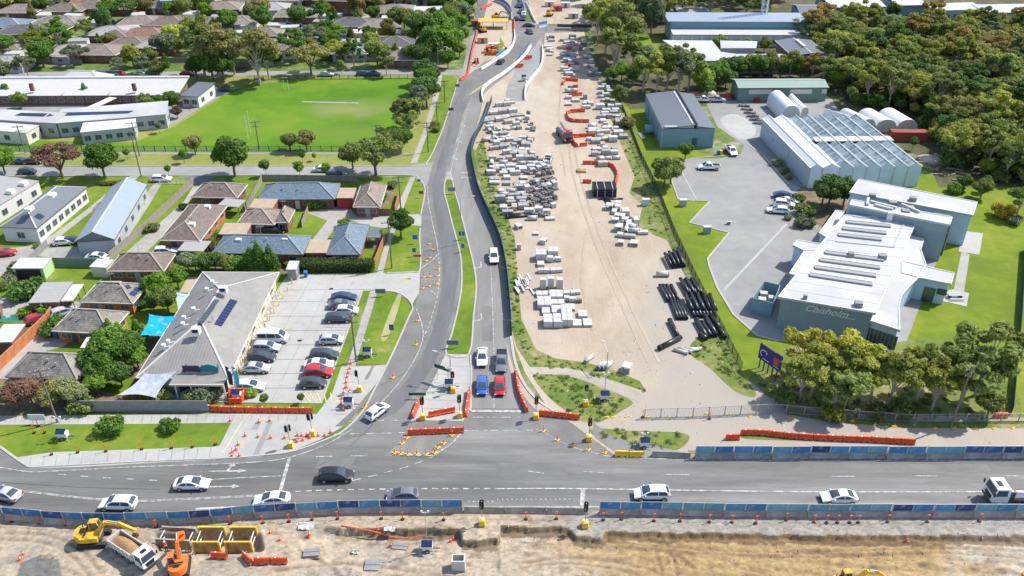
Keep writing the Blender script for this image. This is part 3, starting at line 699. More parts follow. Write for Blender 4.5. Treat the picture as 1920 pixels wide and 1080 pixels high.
RUTS=[[(1225,1016),(1232,1040),(1240,1070)],[(1236,1012),(1262,1040),(1270,1085)],[(1250,1016),(1275,1042),(1300,1062)],[(980,1052),(1060,1040),(1160,1050),(1280,1085)],[(975,1062),(1050,1052),(1150,1064),(1260,1095)],[(1150,1012),(1300,1024),(1500,1030),(1760,1022),(1920,1030)],[(1150,1020),(1300,1032),(1500,1040),(1760,1032),(1920,1042)],[(520,1070),(640,1052),(760,1066),(900,1090)],[(10,1000),(90,1005),(150,1030),(190,1075)],[(0,1012),(80,1018),(135,1042),(170,1085)],[(560,1030),(620,1060),(640,1090)]]
def rut_dist(X,Y):
    best=np.full(X.shape,9.)
    for r in RUTS:
        q=cat_rom([P(*p) for p in r],6)
        for a,b in zip(q,q[1:]):
            d=b-a; L2=d.x*d.x+d.y*d.y+1e-9; t=np.clip(((X-a.x)*d.x+(Y-a.y)*d.y)/L2,0,1); best=np.minimum(best,np.hypot(X-a.x-t*d.x,Y-a.y-t*d.y))
    return best
xs=np.arange(-72,72.01,.2); ys=np.arange(50,80.6,.17)
XX,YY=np.meshgrid(xs,ys); ZZ,hole,EY=terrain_height(XX,YY)
hs=hole.astype(float)
for _ in range(2): hs=(hs+np.roll(hs,1,0)+np.roll(hs,-1,0)+np.roll(hs,1,1)+np.roll(hs,-1,1))/5
RD=rut_dist(XX,YY); ZZ=ZZ-1.5*hs-.10*np.exp(-(RD/.22)**2)+.05*np.exp(-((RD-.5)/.2)**2)
lowy=np.interp(xs,[p.x for p in lowpts],[p.y for p in lowpts])
nx,ny=len(xs),len(ys)
idx=np.arange(nx*ny).reshape(ny,nx)
Q=np.stack([idx[:-1,:-1],idx[:-1,1:],idx[1:,1:],idx[1:,:-1]],-1).reshape(-1,4)
keep=(YY[:-1,:-1]<(lowy+.35)[None,:-1]).reshape(-1)
Q=Q[keep]
me=bpy.data.meshes.new('excavated_ground'); me.vertices.add(nx*ny); me.vertices.foreach_set('co',np.stack([XX,YY,ZZ],-1).astype(np.float32).ravel())
me.loops.add(Q.size); me.loops.foreach_set('vertex_index',Q.ravel().astype(np.int32)); me.polygons.add(len(Q))
me.polygons.foreach_set('loop_start',np.arange(0,Q.size,4,dtype=np.int32)); me.polygons.foreach_set('use_smooth',np.ones(len(Q),bool)); me.update()
# soil colours: pale clay on the left, yellow sand in the middle, chalky fill to the right, dark soil in the cut with its shade painted in
t_=lambda a,b,x: np.clip((x-a)/(b-a),0,1)
A=fbm(XX*.16,YY*.3,41); B=fbm(XX*.5,YY*1.1,47); D=fbm(XX*2.2,YY*3.2,53)
clay=np.array([.365,.30,.22]); sandc=np.array([.33,.228,.108]); chalk=np.array([.41,.365,.285]); soil=np.array([.15,.10,.055]); grey=np.array([.24,.225,.205])
f=t_(2,14,XX+20*(A-.47)); c=clay*(1-f[...,None])+sandc*f[...,None]
f2=t_(.0,5,(XX-24)*.35+(68-YY)*.8-5+14*(A-.47)); c=c*(1-f2[...,None])+chalk*f2[...,None]
f3=t_(.55,.70,B)*.62*(1-.7*f2); c=c*(1-f3[...,None])+soil*f3[...,None]
f4=t_(.5,.62,fbm(XX*.25+7,YY*.5,61))*t_(0,-14,XX)*.4; c=c*(1-f4[...,None])+grey*f4[...,None]
cut=((EY-YY)>-.1)&((EY-YY)<1.1); f5=np.where(cut,.75,0)*t_(-22,-18,XX); c=c*(1-f5[...,None])+soil*.8*f5[...,None]  # dark band painted along the cut face and its foot as their shade
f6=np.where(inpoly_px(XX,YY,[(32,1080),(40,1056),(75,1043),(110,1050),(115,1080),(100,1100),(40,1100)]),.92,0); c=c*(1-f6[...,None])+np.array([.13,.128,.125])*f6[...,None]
f7=((EY-YY)<-.05).astype(float)*t_(2,8,XX)*.8; c=c*(1-f7[...,None])+np.array([.27,.262,.245])*f7[...,None]
f8=.6*np.exp(-(RD/.25)**2); c=c*(1-f8[...,None])+soil*1.2*f8[...,None]
c=c*(1+(D-.47)[...,None]*.9)
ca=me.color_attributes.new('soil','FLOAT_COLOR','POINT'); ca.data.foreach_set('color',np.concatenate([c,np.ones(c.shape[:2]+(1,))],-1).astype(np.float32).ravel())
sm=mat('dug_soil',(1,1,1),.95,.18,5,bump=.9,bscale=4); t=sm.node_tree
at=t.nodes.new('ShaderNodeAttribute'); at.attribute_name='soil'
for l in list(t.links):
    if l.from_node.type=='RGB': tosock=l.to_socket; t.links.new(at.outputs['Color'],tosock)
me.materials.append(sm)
o=obj('excavated_ground',me); o['kind']='structure'
def tz(x,y):
    z,h,e=terrain_height(np.array([[x]]),np.array([[y]])); return float(z[0,0])-1.5*float(h[0,0])
def PG(px,py):
    "point on the excavated ground"
    p=P(px,py)
    for _ in range(4): p=P(px,py,tz(p.x,p.y))
    return p
# ------------------------------------------------------------------ buildings
def rect(A,B,C,h):
    a,b,c=P(*A,h),P(*B,h),P(*C,h); d=b-a; L=d.length; rz=math.atan2(d.y,d.x); n=Vector((-math.sin(rz),math.cos(rz),0))
    W=(c-a).dot(n); a.z=0
    return (a,rz,L,W)
def crect(px,L,W,deg=0):
    c=P(*px); rz=R(deg); d=Vector((math.cos(rz),math.sin(rz),0)); n=Vector((-d.y,d.x,0))
    return (c-d*L/2-n*W/2,rz,L,W)
def place(o, root, fr):
    "put a part, modelled in the frame's own axes, under its thing"
    rl,rr=root['_o'],root['_r']; v=fr[0]-Vector(rl); c,s=math.cos(-rr),math.sin(-rr)
    o.location=(v.x*c-v.y*s,v.x*s+v.y*c,v.z); o.rotation_euler=(0,0,fr[1]-rr)
def broot(name,label,cat,fr,group=None):
    t=thing(name,label,cat,fr[0],fr[1],group); t['_o']=list(fr[0]); t['_r']=fr[1]; return t
WCACHE={}
def winmesh(w_,h_,kind='p'):
    k=(round(w_,2),round(h_,2),kind)
    if k not in WCACHE:
        if kind=='p': WCACHE[k]=MB().bx(-w_/2,w_/2,-.03,.03,0,h_).mesh('window',M['glass'])
        elif kind=='d': WCACHE[k]=MB().bx(-w_/2,w_/2,-.03,.04,0,h_).mesh('door',M['any'])
        else:
            b=MB(); f=.07
            b.bx(-w_/2-f,w_/2+f,-.06,.05,-f,0); b.bx(-w_/2-f,w_/2+f,-.06,.05,h_,h_+f)
            b.bx(-w_/2-f,-w_/2,-.055,.05,0,h_); b.bx(w_/2,w_/2+f,-.055,.05,0,h_); b.bx(-.025,.025,-.05,.04,0,h_)
            WCACHE[k]=b.mesh('frame',M['wframe'])
    return WCACHE[k]
def window(root, fr, x, y, z, rz, w_=1.6, h_=1.15, frame=True, name='window'):
    o=obj(name,winmesh(w_,h_),root); place(o,root,(fr[0]+Vector((x*math.cos(fr[1])-y*math.sin(fr[1]),x*math.sin(fr[1])+y*math.cos(fr[1]),z)),fr[1]+rz))
    if frame: obj('frame',winmesh(w_,h_,'f'),o)
    return o
def block(root, fr, h, kind='hip', rise=1.9, wall='brick', roof='brown', ov=.5, wins=(2,2,1), fas='fascia', ridge='ridge', door=True, ridge_pos=None, z0=0, hipf=1.0, gablef='wall', small=False):
    a,rz,L,W=fr; walls=MB(); i=ov
    wb=walls.bx(i,L-i,i,W-i,z0,h-.02)
    rf=MB(); rd=MB(); E=h
    S=lambda run: math.hypot(run,rise)
    def ridgebar(p,q):
        p=Vector(p);q=Vector(q); rd.bar(p+Vector((0,0,.03)),q+Vector((0,0,.03)),.3,.1)
    if kind in('hip','hipx','hipy'):
        alongx = (L>=W) if kind=='hip' else kind=='hipx'
        if alongx:
            m=W/2; d=min(m*hipf,L/2-.01); p=(d,m,E+rise); q=(L-d,m,E+rise); s=S(m); s2=S(d)
            rf.quad((0,0,E),(L,0,E),q,p,0,[(0,0),(L,0),(L-d,s),(d,s)])
            rf.quad((L,W,E),(0,W,E),p,q,0,[(0,0),(L,0),(L-d,s),(d,s)])
            rf.tri((L,0,E),(L,W,E),q,0,[(0,0),(W,0),(m,s2)]); rf.tri((0,W,E),(0,0,E),p,0,[(0,0),(W,0),(m,s2)])
            for u,v in (((0,0,E),p),((0,W,E),p),((L,0,E),q),((L,W,E),q),(p,q)): ridgebar(u,v)
        else:
            m=L/2; d=min(m*hipf,W/2-.01); p=(m,d,E+rise); q=(m,W-d,E+rise); s=S(m); s2=S(d)
            rf.tri((0,0,E),(L,0,E),p,0,[(0,0),(L,0),(m,s2)]); rf.tri((L,W,E),(0,W,E),q,0,[(0,0),(L,0),(m,s2)])
            rf.quad((L,0,E),(L,W,E),q,p,0,[(0,0),(W,0),(W-d,s),(d,s)])
            rf.quad((0,W,E),(0,0,E),p,q,0,[(0,0),(W,0),(W-d,s),(d,s)])
            for u,v in (((0,0,E),p),((L,0,E),p),((0,W,E),q),((L,W,E),q),(p,q)): ridgebar(u,v)
    elif kind in('gablex','gabley'):
        if kind=='gablex':
            m=W*(ridge_pos or .5); s=S(m); p=(0,m,E+rise); q=(L,m,E+rise)
            rf.quad((0,0,E),(L,0,E),q,p,0,[(0,0),(L,0),(L,s),(0,s)]); rf.quad((L,W,E),(0,W,E),p,q,0,[(0,0),(L,0),(L,s),(0,s)])
            for x in (i,L-i): walls.add([(x,i,E-.02),(x,W-i,E-.02),(x,m,E+rise-.06)],[(0,1,2),(2,1,0)])
        else:
            m=L*(ridge_pos or .5); s=S(m); p=(m,0,E+rise); q=(m,W,E+rise)
            rf.quad((L,0,E),(L,W,E),q,p,0,[(0,0),(W,0),(W,s),(0,s)]); rf.quad((0,W,E),(0,0,E),p,q,0,[(0,0),(W,0),(W,s),(0,s)])
            for y in (i,W-i): walls.add([(i,y,E-.02),(L-i,y,E-.02),(m,y,E+rise-.06)],[(0,1,2),(2,1,0)])
        ridgebar(p,q)
    else: # 'flat': a low slope, higher at the back (rise>0) ; slab with thickness
        z1=E+rise
        rf.add([(0,0,E),(L,0,E),(L,W,z1),(0,W,z1),(0,0,E-.16),(L,0,E-.16),(L,W,z1-.16),(0,W,z1-.16)],[(0,1,2,3),(7,6,5,4),(0,4,5,1),(1,5,6,2),(2,6,7,3),(3,7,4,0)])
        rf.uv[len(rf.f)-6]=[(0,0),(0,L),(W,L),(W,0)]
        walls=MB(); n=i
        zt=lambda y: E+rise*y/W-.17
        walls.add([(n,n,z0),(L-n,n,z0),(L-n,W-n,z0),(n,W-n,z0),(n,n,zt(n)),(L-n,n,zt(n)),(L-n,W-n,zt(W-n)),(n,W-n,zt(W-n))],[(4,5,6,7),(0,1,5,4),(1,2,6,5),(2,3,7,6),(3,0,4,7)])
    if kind!='flat':
        # soffit closes the roof from below
        rf.quad((0,0,E-.04),(0,W,E-.04),(L,W,E-.04),(L,0,E-.04),0)
        g=MB()
        for (x0,x1,y0,y1) in ((-.06,L+.06,-.1,.03),(-.06,L+.06,W-.03,W+.1),(-.1,.03,.03,W-.03),(L-.03,L+.1,.03,W-.03)): g.bx(x0,x1,y0,y1,E-.16,E+.012)
        o=g.build('gutter',M[fas],root); place(o,root,fr)
        if rd.v: o=rd.build('ridge_cap',M[ridge],root); place(o,root,fr)
    o=walls.build('wall',M[wall] if isinstance(wall,str) else wall,root); place(o,root,fr)
    o=rf.build('roof',RM[roof] if roof in RM else M[roof],root); place(o,root,fr)
    if kind.startswith('hip') and h<3.2:
        vr=random.Random(int(a.x*7+a.y*13))
        for q in range(2):
            m=MB(); vx=L*(.3+.4*vr.random()); yy=W*(.25+.12*vr.random()); zz=E+rise*min(1,yy/(min(L,W)/2))*.95; m.tube((vx,yy,zz-.2),(vx,yy,zz+.55),.09,6); m.tube((vx,yy,zz+.5),(vx,yy,zz+.62),.17,6); o=m.build('vent_pipe',M['steel'],root); place(o,root,fr)
        if vr.random()<.5:
            m=MB(); vx,yy=L*.5,W*.5; zz=E+rise; m.tube((vx,yy,zz-.2),(vx,yy,zz+1.9),.035,5); m.bar((vx-.7,yy,zz+1.8),(vx+.7,yy,zz+1.8),.04,.04)
            for q in range(5): m.bar((vx-.6+q*.3,yy-.4,zz+1.83),(vx-.6+q*.3,yy+.4,zz+1.83),.025,.025)
            o=m.build('aerial',M['steel'],root); place(o,root,fr)
    sill=.95 if h<4 else 1.1
    ww=1.5
    def rowx(n,y,r):
        for k in range(n):
            x=i+(L-2*i)*(k+.5)/n
            window(root,fr,x,y,z0+sill,r,min(ww,(L-2*i)/n*.6),h-.35-sill-.35 if h<2.9 else 1.25)
    def rowy(n,x,r):
        for k in range(n):
            y=i+(W-2*i)*(k+.5)/n
            window(root,fr,x,y,z0+sill,r,min(ww,(W-2*i)/n*.6),h-.35-sill-.35 if h<2.9 else 1.25)
    rowx(wins[0],i,0)
    if len(wins)>1: rowy(wins[1],L-i,PI/2)
    if len(wins)>2: rowy(wins[2],i,PI/2)
    if door and wins[0]:
        o=obj('door',winmesh(.95,2.05,'d'),root,color=random.choice([(.35,.33,.30),(.12,.07,.05),(.6,.58,.54),(.07,.09,.11)]))
        x=i+(L-2*i)*(.5 if wins[0]%2==0 else .3); place(o,root,(fr[0]+Vector((x*math.cos(rz)-i*math.sin(rz),x*math.sin(rz)+i*math.cos(rz),z0)),rz))
def part(mb,name,mats,root,fr,smooth=False,color=None):
    o=mb.build(name,mats,root,smooth,color=color); place(o,root,fr); return o
def local(fr,p):
    v=Vector(p)-fr[0]; c,s=math.cos(-fr[1]),math.sin(-fr[1]); return Vector((v.x*c-v.y*s,v.x*s+v.y*c,v.z))
def roof_plane(fr,h,rise,side):
    "(point, normal) in world of one slope of a hip/gable with its ridge along y"
    a,rz,L,W=fr; m=L/2; d=Vector((math.cos(rz),math.sin(rz),0)); n=Vector((-d.y,d.x,0))
    o=a+Vector((0,0,h)); 
    if side=='l': p=o; nn=Vector((-rise,0,m))
    elif side=='r': p=o+d*L; nn=Vector((rise,0,m))
    else: p=o; nn=Vector((0,-rise,m))
    w_=d*nn.x+n*nn.y+Vector((0,0,nn.z)); return p,w_.normalized()
def ray_plane(px,py,pl):
    v=(py-540)/FPX; u=(px-960)/FPX
    d=Vector((u,math.cos(PITCH)-v*math.sin(PITCH),-(math.sin(PITCH)+v*math.cos(PITCH)))); o=Vector((0,0,CAMH))
    t=(pl[0]-o).dot(pl[1])/d.dot(pl[1]); return o+d*t

# --- medical centre with the grey hipped roof
fr=rect((255,708),(428,709),(407,510),3.1); MED=fr
med=broot('medical_centre','long grey hip-roofed clinic with roof signs beside the concrete car park','clinic',fr)
block(med,fr,3.1,'hipy',3.2,'cream','clinic',ov=.7,wins=(0,5,3),ridge='ridgew',fas='fascia',door=False,hipf=1.55)
# porch front, posts and eaves
a,rz,L,W=fr
b=MB(); b.bx(L*.40,L*.98,-1.6,.5,3.0,3.12); part(b,'porch_roof',RM['clinic'],med,fr)
for x in (L*.45,L*.62,L*.8,L*.97): part(MB().bx(x-.1,x+.1,-1.45,-1.25,0,3.0),'porch_post',M['cream'],med,fr)
part(MB().bx(L*.40,L*.985,-1.72,-1.6,2.85,3.16),'porch_fascia',M['fascia'],med,fr)
part(MB().bx(L*.42,L*.96,.55,.62,0.05,2.8),'shopfront',M['tintglass'],med,fr)
s=MB()
for k in range(14):
    y=W*(.06+.88*k/13); x=L+.05
    if k<13: s.bar((L-.2,y,2.9),(L+.55,y+W*.034,.3),.07,.07); s.bar((L+.55,y+W*.034,.3),(L-.2,y+W*.068,2.9),.07,.07)
part(s,'lattice_screen',M['wood'],med,fr)
# solar rows, air conditioners and flues stand on the two slopes
plL=roof_plane(fr,3.1,3.2,'l'); plR=roof_plane(fr,3.1,3.2,'r'); plF=roof_plane(fr,3.1,3.2,'f')
def solar_row(root,fr,pl,corners,nu,nv,name='solar_panel'):
    q=[ray_plane(x,y,pl) for x,y in corners]; up=pl[1]
    me=None
    for i in range(nu):
        for j in range(nv):
            def pt(u,v): return (q[0]*(1-u)*(1-v)+q[1]*u*(1-v)+q[2]*u*v+q[3]*(1-u)*v)
            e=.06
            c=[pt((i+e*.5)/nu,(j+e)/nv),pt((i+1-e*.5)/nu,(j+e)/nv),pt((i+1-e*.5)/nu,(j+1-e)/nv),pt((i+e*.5)/nu,(j+1-e)/nv)]
            c=[local(fr,x+up*.14) for x in c]; n_=(c[1]-c[0]).cross(c[3]-c[0]).normalized()
            if n_.z<0: c=c[::-1]; n_=-n_
            lo=[x-n_*.05 for x in c]
            mb=MB(); mb.add(c+lo,[(0,1,2,3),(0,4,5,1),(1,5,6,2),(2,6,7,3),(3,7,4,0)]); part(mb,name,M['solar'],root,fr)
solar_row(med,fr,plR,[(401,608),(416,613),(446,565),(431,561)],1,9)
solar_row(med,fr,plL,[(370,607),(380,609),(413,563),(402,562)],1,10)
def roof_box(root,fr,pl,px,py,w_,d_,h_,name='air_conditioner',m='white'):
    p=local(fr,ray_plane(px,py,pl)); mb=MB().bx(p.x-w_/2,p.x+w_/2,p.y-d_/2,p.y+d_/2,p.z-.3,p.z+h_)
    o=part(mb,name,M[m],root,fr)
    if name=='air_conditioner': part(MB().bx(p.x-w_*.36,p.x+w_*.36,p.y-d_/2-.03,p.y-d_/2,p.z+.12,p.z+h_-.12),'fan_grille',M['black'],root,fr)
    return o
for (px,py) in ((400,537),(390,551),(365,588),(347,604),(345,616),(309,657),(318,649)):
    p=local(fr,ray_plane(px,py,plL)); mb=MB(); mb.tube(p-Vector((0,0,.2)),p+Vector((0,0,.95)),.2); mb.tube(p+Vector((0,0,.95)),p+Vector((0,0,1.2)),.34); mb.bar(p+Vector((0,0,.6)),p+Vector((.9,.1,.75)),.16,.16)
    part(mb,'flue',M['white'],med,fr)
for (px,py) in ((419,545),(368,622)): roof_box(med,fr,plL,px,py,1.25,1.0,.8)
# two sign boards standing on the front slope
sg=broot('roof_sign','dark purple board and teal arched board standing on clinic roof front','sign',(P(344,698,3.4),rz,1,1))
fs=(P(344,698,3.4),rz,1,1); z0=3.55-3.4
def fr0(fr): return (fr[0],fr[1],fr[2],fr[3])
Ls=(P(411,698,3.4)-P(344,698,3.4)).length
part(MB().bx(0,Ls*.47,-.05,.05,.1,1.25),'sign_board',M['any'],sg,fs,color=(.045,.035,.075))
pts=[(Ls*.48,.1),(Ls,.1),(Ls,.95)]+[(Ls*.48+Ls*.52*(1-t),.95+.55*math.sin(PI*t)) for t in (.15,.3,.5,.7,.85)]+[(Ls*.48,.95)]
part(MB().ext(pts,-.06,.06),'sign_board',M['any'],sg,fs,color=(.012,.19,.22))
for x in (.3,Ls*.5,Ls-.3): part(MB().bx(x-.04,x+.04,.07,.9,.0,.9),'brace',M['dsteel'],sg,fs)
# --- three white units on the far left
def house(A,B,C,h,label,name='brick_house',cat='house',group=None,**k):
    fr=rect(A,B,C,h); t=broot(name,label,cat,fr,group); block(t,fr,h,**k); return t,fr
u2,f2=house((0,425),(68,428),(103,349),3.4,'white-walled hall with dark grey hip roof and two roof vents','hall','hall',kind='hipy',rise=2.0,wall='rwhite',roof='dsheet',ov=.15,wins=(1,8,4),fas='fasciad',ridge='ridgew',hipf=1.1)
pl=roof_plane(f2,3.4,2.0,'l')
for px,py in ((97,366),(55,392)): roof_box(u2,f2,pl,px,py,1.3,1.6,.35,'skylight','white')
u3,f3=house((140,453),(215,449),(234,348),3.3,'long hall with pale blue-grey gable roof beside the curved drive','hall','hall',kind='gabley',rise=1.9,wall='rgrey',roof='lsheet',ov=.25,wins=(0,5,4),fas='fasciad',ridge='ridgew')
u1,f1=house((-72,428),(73,339),(-130,400),3.6,'pale hall at the left edge with flat grey roof and two vents','hall','hall',kind='flat',rise=.5,wall='rwhite',roof='zinc',ov=.1,wins=(5,0,0),door=False)
for px,py in ((44,344),(20,359)):
    p=P(px,py,4.1); part(MB().box(local(f1,p),(1.4,1.4,.8)),'roof_vent',M['white'],u1,f1)
# --- brick houses of the near block
h1,g=house((358,369),(445,371),(393,344),2.6,'brown-tiled brick house nearest the street behind the long hall',kind='hip',rise=1.9,roof='brown')
h2,g=house((298,450),(375,452),(372,384),2.6,'long brown-tiled brick house with two pale skylights beside the fenced drive',kind='hipy',rise=2.1,roof='brown',wall='bricko',wins=(1,4,2))
pl=roof_plane(g,2.6,2.1,'r')
for px,py in ((360,421),(389,388)): roof_box(h2,g,pl,px,py,1.2,1.0,.35,'skylight','white')
h3,g=house((444,419),(514,421),(463,392),2.6,'brown-tiled brick house in the middle of the courtyard',kind='hip',rise=1.9,roof='taupe')
f=rect((514,417),(541,417),(517,393),2.6); block(h3,f,2.6,'hip',1.6,'brick','taupe',wins=(1,1,0))
h4,g=house((398,474),(568,477),(428,440),2.6,'wide blue-roofed brick house behind the conical trees',kind='hip',rise=2.1,roof='blue',fas='fasciad',ridge='ridgeb',wins=(5,1,1))
pl=(P(398,474,2.6),Vector((0,-2.1,4)).normalized())
for px,py in ((448,450),(535,449)): roof_box(h4,g,pl,px,py,1.1,1.0,.35,'skylight','white')
h5,g=house((483,374),(628,373),(504,346),2.6,'blue-roofed brick house facing the courtyard by the street',kind='hip',rise=2.2,roof='blue',fas='fasciad',ridge='ridgeb',wins=(4,1,1))
h6,g=house((662,388),(713,388),(674,347),2.6,'taupe-tiled brick house on the corner by the road',kind='hipy',rise=2.0,roof='taupe',wins=(2,2,1),hipf=.9)
h7,g=house((612,477),(676,477),(645,422),2.6,'square blue-roofed brick house above the clipped hedge',kind='hipy',rise=2.2,roof='blue',fas='fasciad',ridge='ridgeb',wins=(2,2,2))
h8,g=house((200,508),(307,508),(233,476),2.6,'brown-tiled brick house below the fenced drive',kind='hip',rise=2.1,roof='brown',wall='brickd',wins=(4,1,1))
h9,g=house((150,566),(249,569),(182,530),2.6,'grey-tiled brick house with solar panels beside the white carport',kind='hip',rise=2.2,roof='greyt',wall='bricko',wins=(3,2,1))
a_,r_,L_,W_=g; pl9=(P(249,569,2.6),Vector((2.2,0,W_/2)).normalized())
solar_row(h9,g,pl9,[(240,552),(252,557),(274,535),(262,531)],1,3); solar_row(h9,g,pl9,[(232,537),(238,543),(248,541),(241,534)],1,1)
h10,g=house((97,620),(206,626),(147,580),2.6,'mossy grey-tiled brick house beside the long orange wall',kind='hip',rise=2.4,roof='greyt',wall='bricko',wins=(3,2,1))
h11,g=house((10,706),(146,712),(62,660),2.6,'mossy grey-tiled house behind the purple-leafed trees',kind='hip',rise=2.5,roof='greyt',wall='brickd',wins=(4,2,1),fas='fasciad')
for hh,fx in ((h2,0),): pass
# garages, carports and sheds
def shed(A,B,C,h,label,roof='zinc',wall='brick',rise=.12,name='garage',cat='garage',door=None,ov=.12,kind='flat',wins=(0,0,0)):
    fr=rect(A,B,C,h); t=broot(name,label,cat,fr); block(t,fr,h,kind,rise,wall,roof,ov=ov,wins=wins,door=False)
    if door:
        part(MB().bx(fr[2]*.12,fr[2]*.88,ov-.05,ov+.02,.02,2.2),'roller_door',M['any'],t,fr,color=door)
    return t,fr
def carport(A,B,C,h,label,roof='zinc'):
    fr=rect(A,B,C,h); t=broot('carport',label,'carport',fr); L,W=fr[2],fr[3]; r=MB(); r.bx(0,L,0,W,h-.1,h)
    part(r,'roof',RM[roof] if roof in RM else M[roof],t,fr)
    for x in (.15,L-.15):
        for y in (.15,W/2,W-.15): part(MB().bx(x-.06,x+.06,y-.06,y+.06,0,h-.1),'post',M['fasciad'],t,fr)
    part(MB().bx(0,L,-.05,0,h-.22,h+.01),'fascia_board',M['fascia'],t,fr)
    return t
carport((408,384),(447,388),(420,371),2.5,'grey flat-roofed carport in front of the brown house by the street','zinc')
shed((466,389),(511,390),(481,373),2.6,'tan flat-roofed garage with red end wall behind blue-roofed house','tan','brick',door=(.33,.30,.27))
shed((409,439),(461,439),(428,419),2.6,'tan flat-roofed double garage with red end wall and roof vent','tan','brick',door=(.33,.30,.27))
carport((332,469),(381,471),(347,450),2.5,'weathered grey carport beside the small round shrub','zinc')
shed((630,371),(662,371),(641,353),2.7,'tan-roofed garage with wide red doors in the courtyard','tan','brick',door=(.36,.03,.03))
shed((572,474),(612,474),(588,450),2.5,'tan gravel-topped flat garage between the two blue-roofed houses','tan','brick')
shed((52,568),(110,566),(99,530),2.7,'grey metal-roofed brick garage beside the white carport','zinc','brickd',door=(.13,.11,.10))
carport((114,564),(137,563),(145,533),2.7,'white flat carport between metal garage and solar-panelled house','pale')
shed((20,503),(80,503),(45,484),2.5,'pale green weatherboard shed with white roof on back lawn','pale','palegreen',door=(.02,.02,.025))
shed((167,500),(199,502),(186,486),2.3,'small pale lean-to beside the brown-tiled house','pale','cream')
shed((-20,642),(22,641),(12,609),2.6,'white flat-roofed brick garage inside the orange wall','pale','brickd',door=(.1,.07,.06))
shed((-30,590),(0,583),(12,553),2.4,'pale flat shed at the left edge above the green shade cloth','drivec' if False else 'pale','brickd')
carport((689,444),(713,444),(692,429),2.3,'dark slatted pergola beside the square blue-roofed house','dsheet')
carport((150,652),(205,650),(168,632),2.3,'pale corrugated carport in front of the mossy-tiled house','pale')
shed((536,505),(555,505),(548,490),2.4,'small white-roofed bin shed at the corner of the car park','pale','conc')
shed((182,536),(222,536),(188,528),2.7,'narrow white lean-to behind the solar-panelled house','pale','cream')
# --- school
fr=rect((-60,180),(334,178),(-50,158),3.0); sch=broot('school_block','long white-roofed brick classroom block beside the playing field','school building',fr)
block(sch,fr,3.0,'flat',1.5,'brickd','pale',ov=.5,wins=(22,2,0),door=False)
L,W=fr[2],fr[3]
for k in range(1,9): part(MB().bx(L*k/9-.12,L*k/9+.12,.05,W-.05,3.2,3.3),'roof_joint',M['ridge'],sch,fr) if k in (4,6) else None
part(MB().bx(0,L,W,W+1.2,4.5,4.9),'clerestory',M['ridgew'],sch,fr)
for px in (60,252): 
    p=local(fr,P(px,165,4.6)); part(MB().bx(p.x-.5,p.x+.5,p.y-.4,p.y+.4,3.8,5.9),'chimney',M['brick'],sch,fr)
fr=rect((337,179),(371,181),(364,156),3.4); t=broot('school_annexe','dark blue-grey flat-roofed annexe with white end wall','school building',fr); block(t,fr,3.4,'flat',.5,'rwhite','dsheet',ov=.3,wins=(2,2,0))
fr=rect((98,156),(190,157),(140,139),3.2); t=broot('school_hall','pale grey hip-roofed hall behind the white classroom block','school building',fr); block(t,fr,3.2,'hip',2.4,'cream','pale',ov=.5,wins=(3,1,0),ridge='ridgew')
fr=rect((-40,222),(104,231),(-20,209),4.0); t=broot('school_wing','white-roofed school wing with solar panels facing the street','school building',fr); block(t,fr,4.0,'flat',.9,'rgrey','roofwhite',ov=.35,wins=(6,1,0),door=False)
pl=(P(104,231,4.0),Vector((-math.sin(fr[1])*-.9*-1,-.0,fr[3])).normalized()); pl=(fr[0]+Vector((0,0,4.0)),(Vector((math.cos(fr[1]),math.sin(fr[1]),0)).cross(Vector((-math.sin(fr[1])*fr[3],math.cos(fr[1])*fr[3],.9)))).normalized())
solar_row(t,fr,pl,[(28,217),(82,219),(90,213),(40,212)],10,1)
fr=rect((104,231),(312,214),(100,212),4.0); t=broot('school_wing','longer white-roofed school wing with a wide solar row','school building',fr); block(t,fr,4.0,'flat',.9,'rgrey','roofwhite',ov=.35,wins=(10,1,0),door=False)
pl=(fr[0]+Vector((0,0,4.0)),(Vector((math.cos(fr[1]),math.sin(fr[1]),0)).cross(Vector((-math.sin(fr[1])*fr[3],math.cos(fr[1])*fr[3],.9)))).normalized())
solar_row(t,fr,pl,[(86,219),(240,213),(252,208),(96,212)],22,1)
shed((-30,243),(48,249),(-10,229),3.3,'white box-shaped school room with cream walls at left','pale','cream',.1,'school_room','school building',wins=(1,1,0))
shed((150,248),(252,238),(152,231),3.4,'tan-roofed glazed school room facing the lawn','fascia','rgrey',.15,'school_room','school building',wins=(5,0,0))
b=MB(); p,q=P(162,206,2.6),P(212,183,2.6); b.bar(p,q,2.4,.15); t=thing('covered_walkway','pale covered walkway joining the two school buildings','walkway'); b.build('roof',M['fascia'],t)
for k in range(5):
    c=p.lerp(q,k/4); MB().bx(c.x-.06,c.x+.06,c.y-.06,c.y+.06,0,2.55).build('post',M['dsteel'],t)
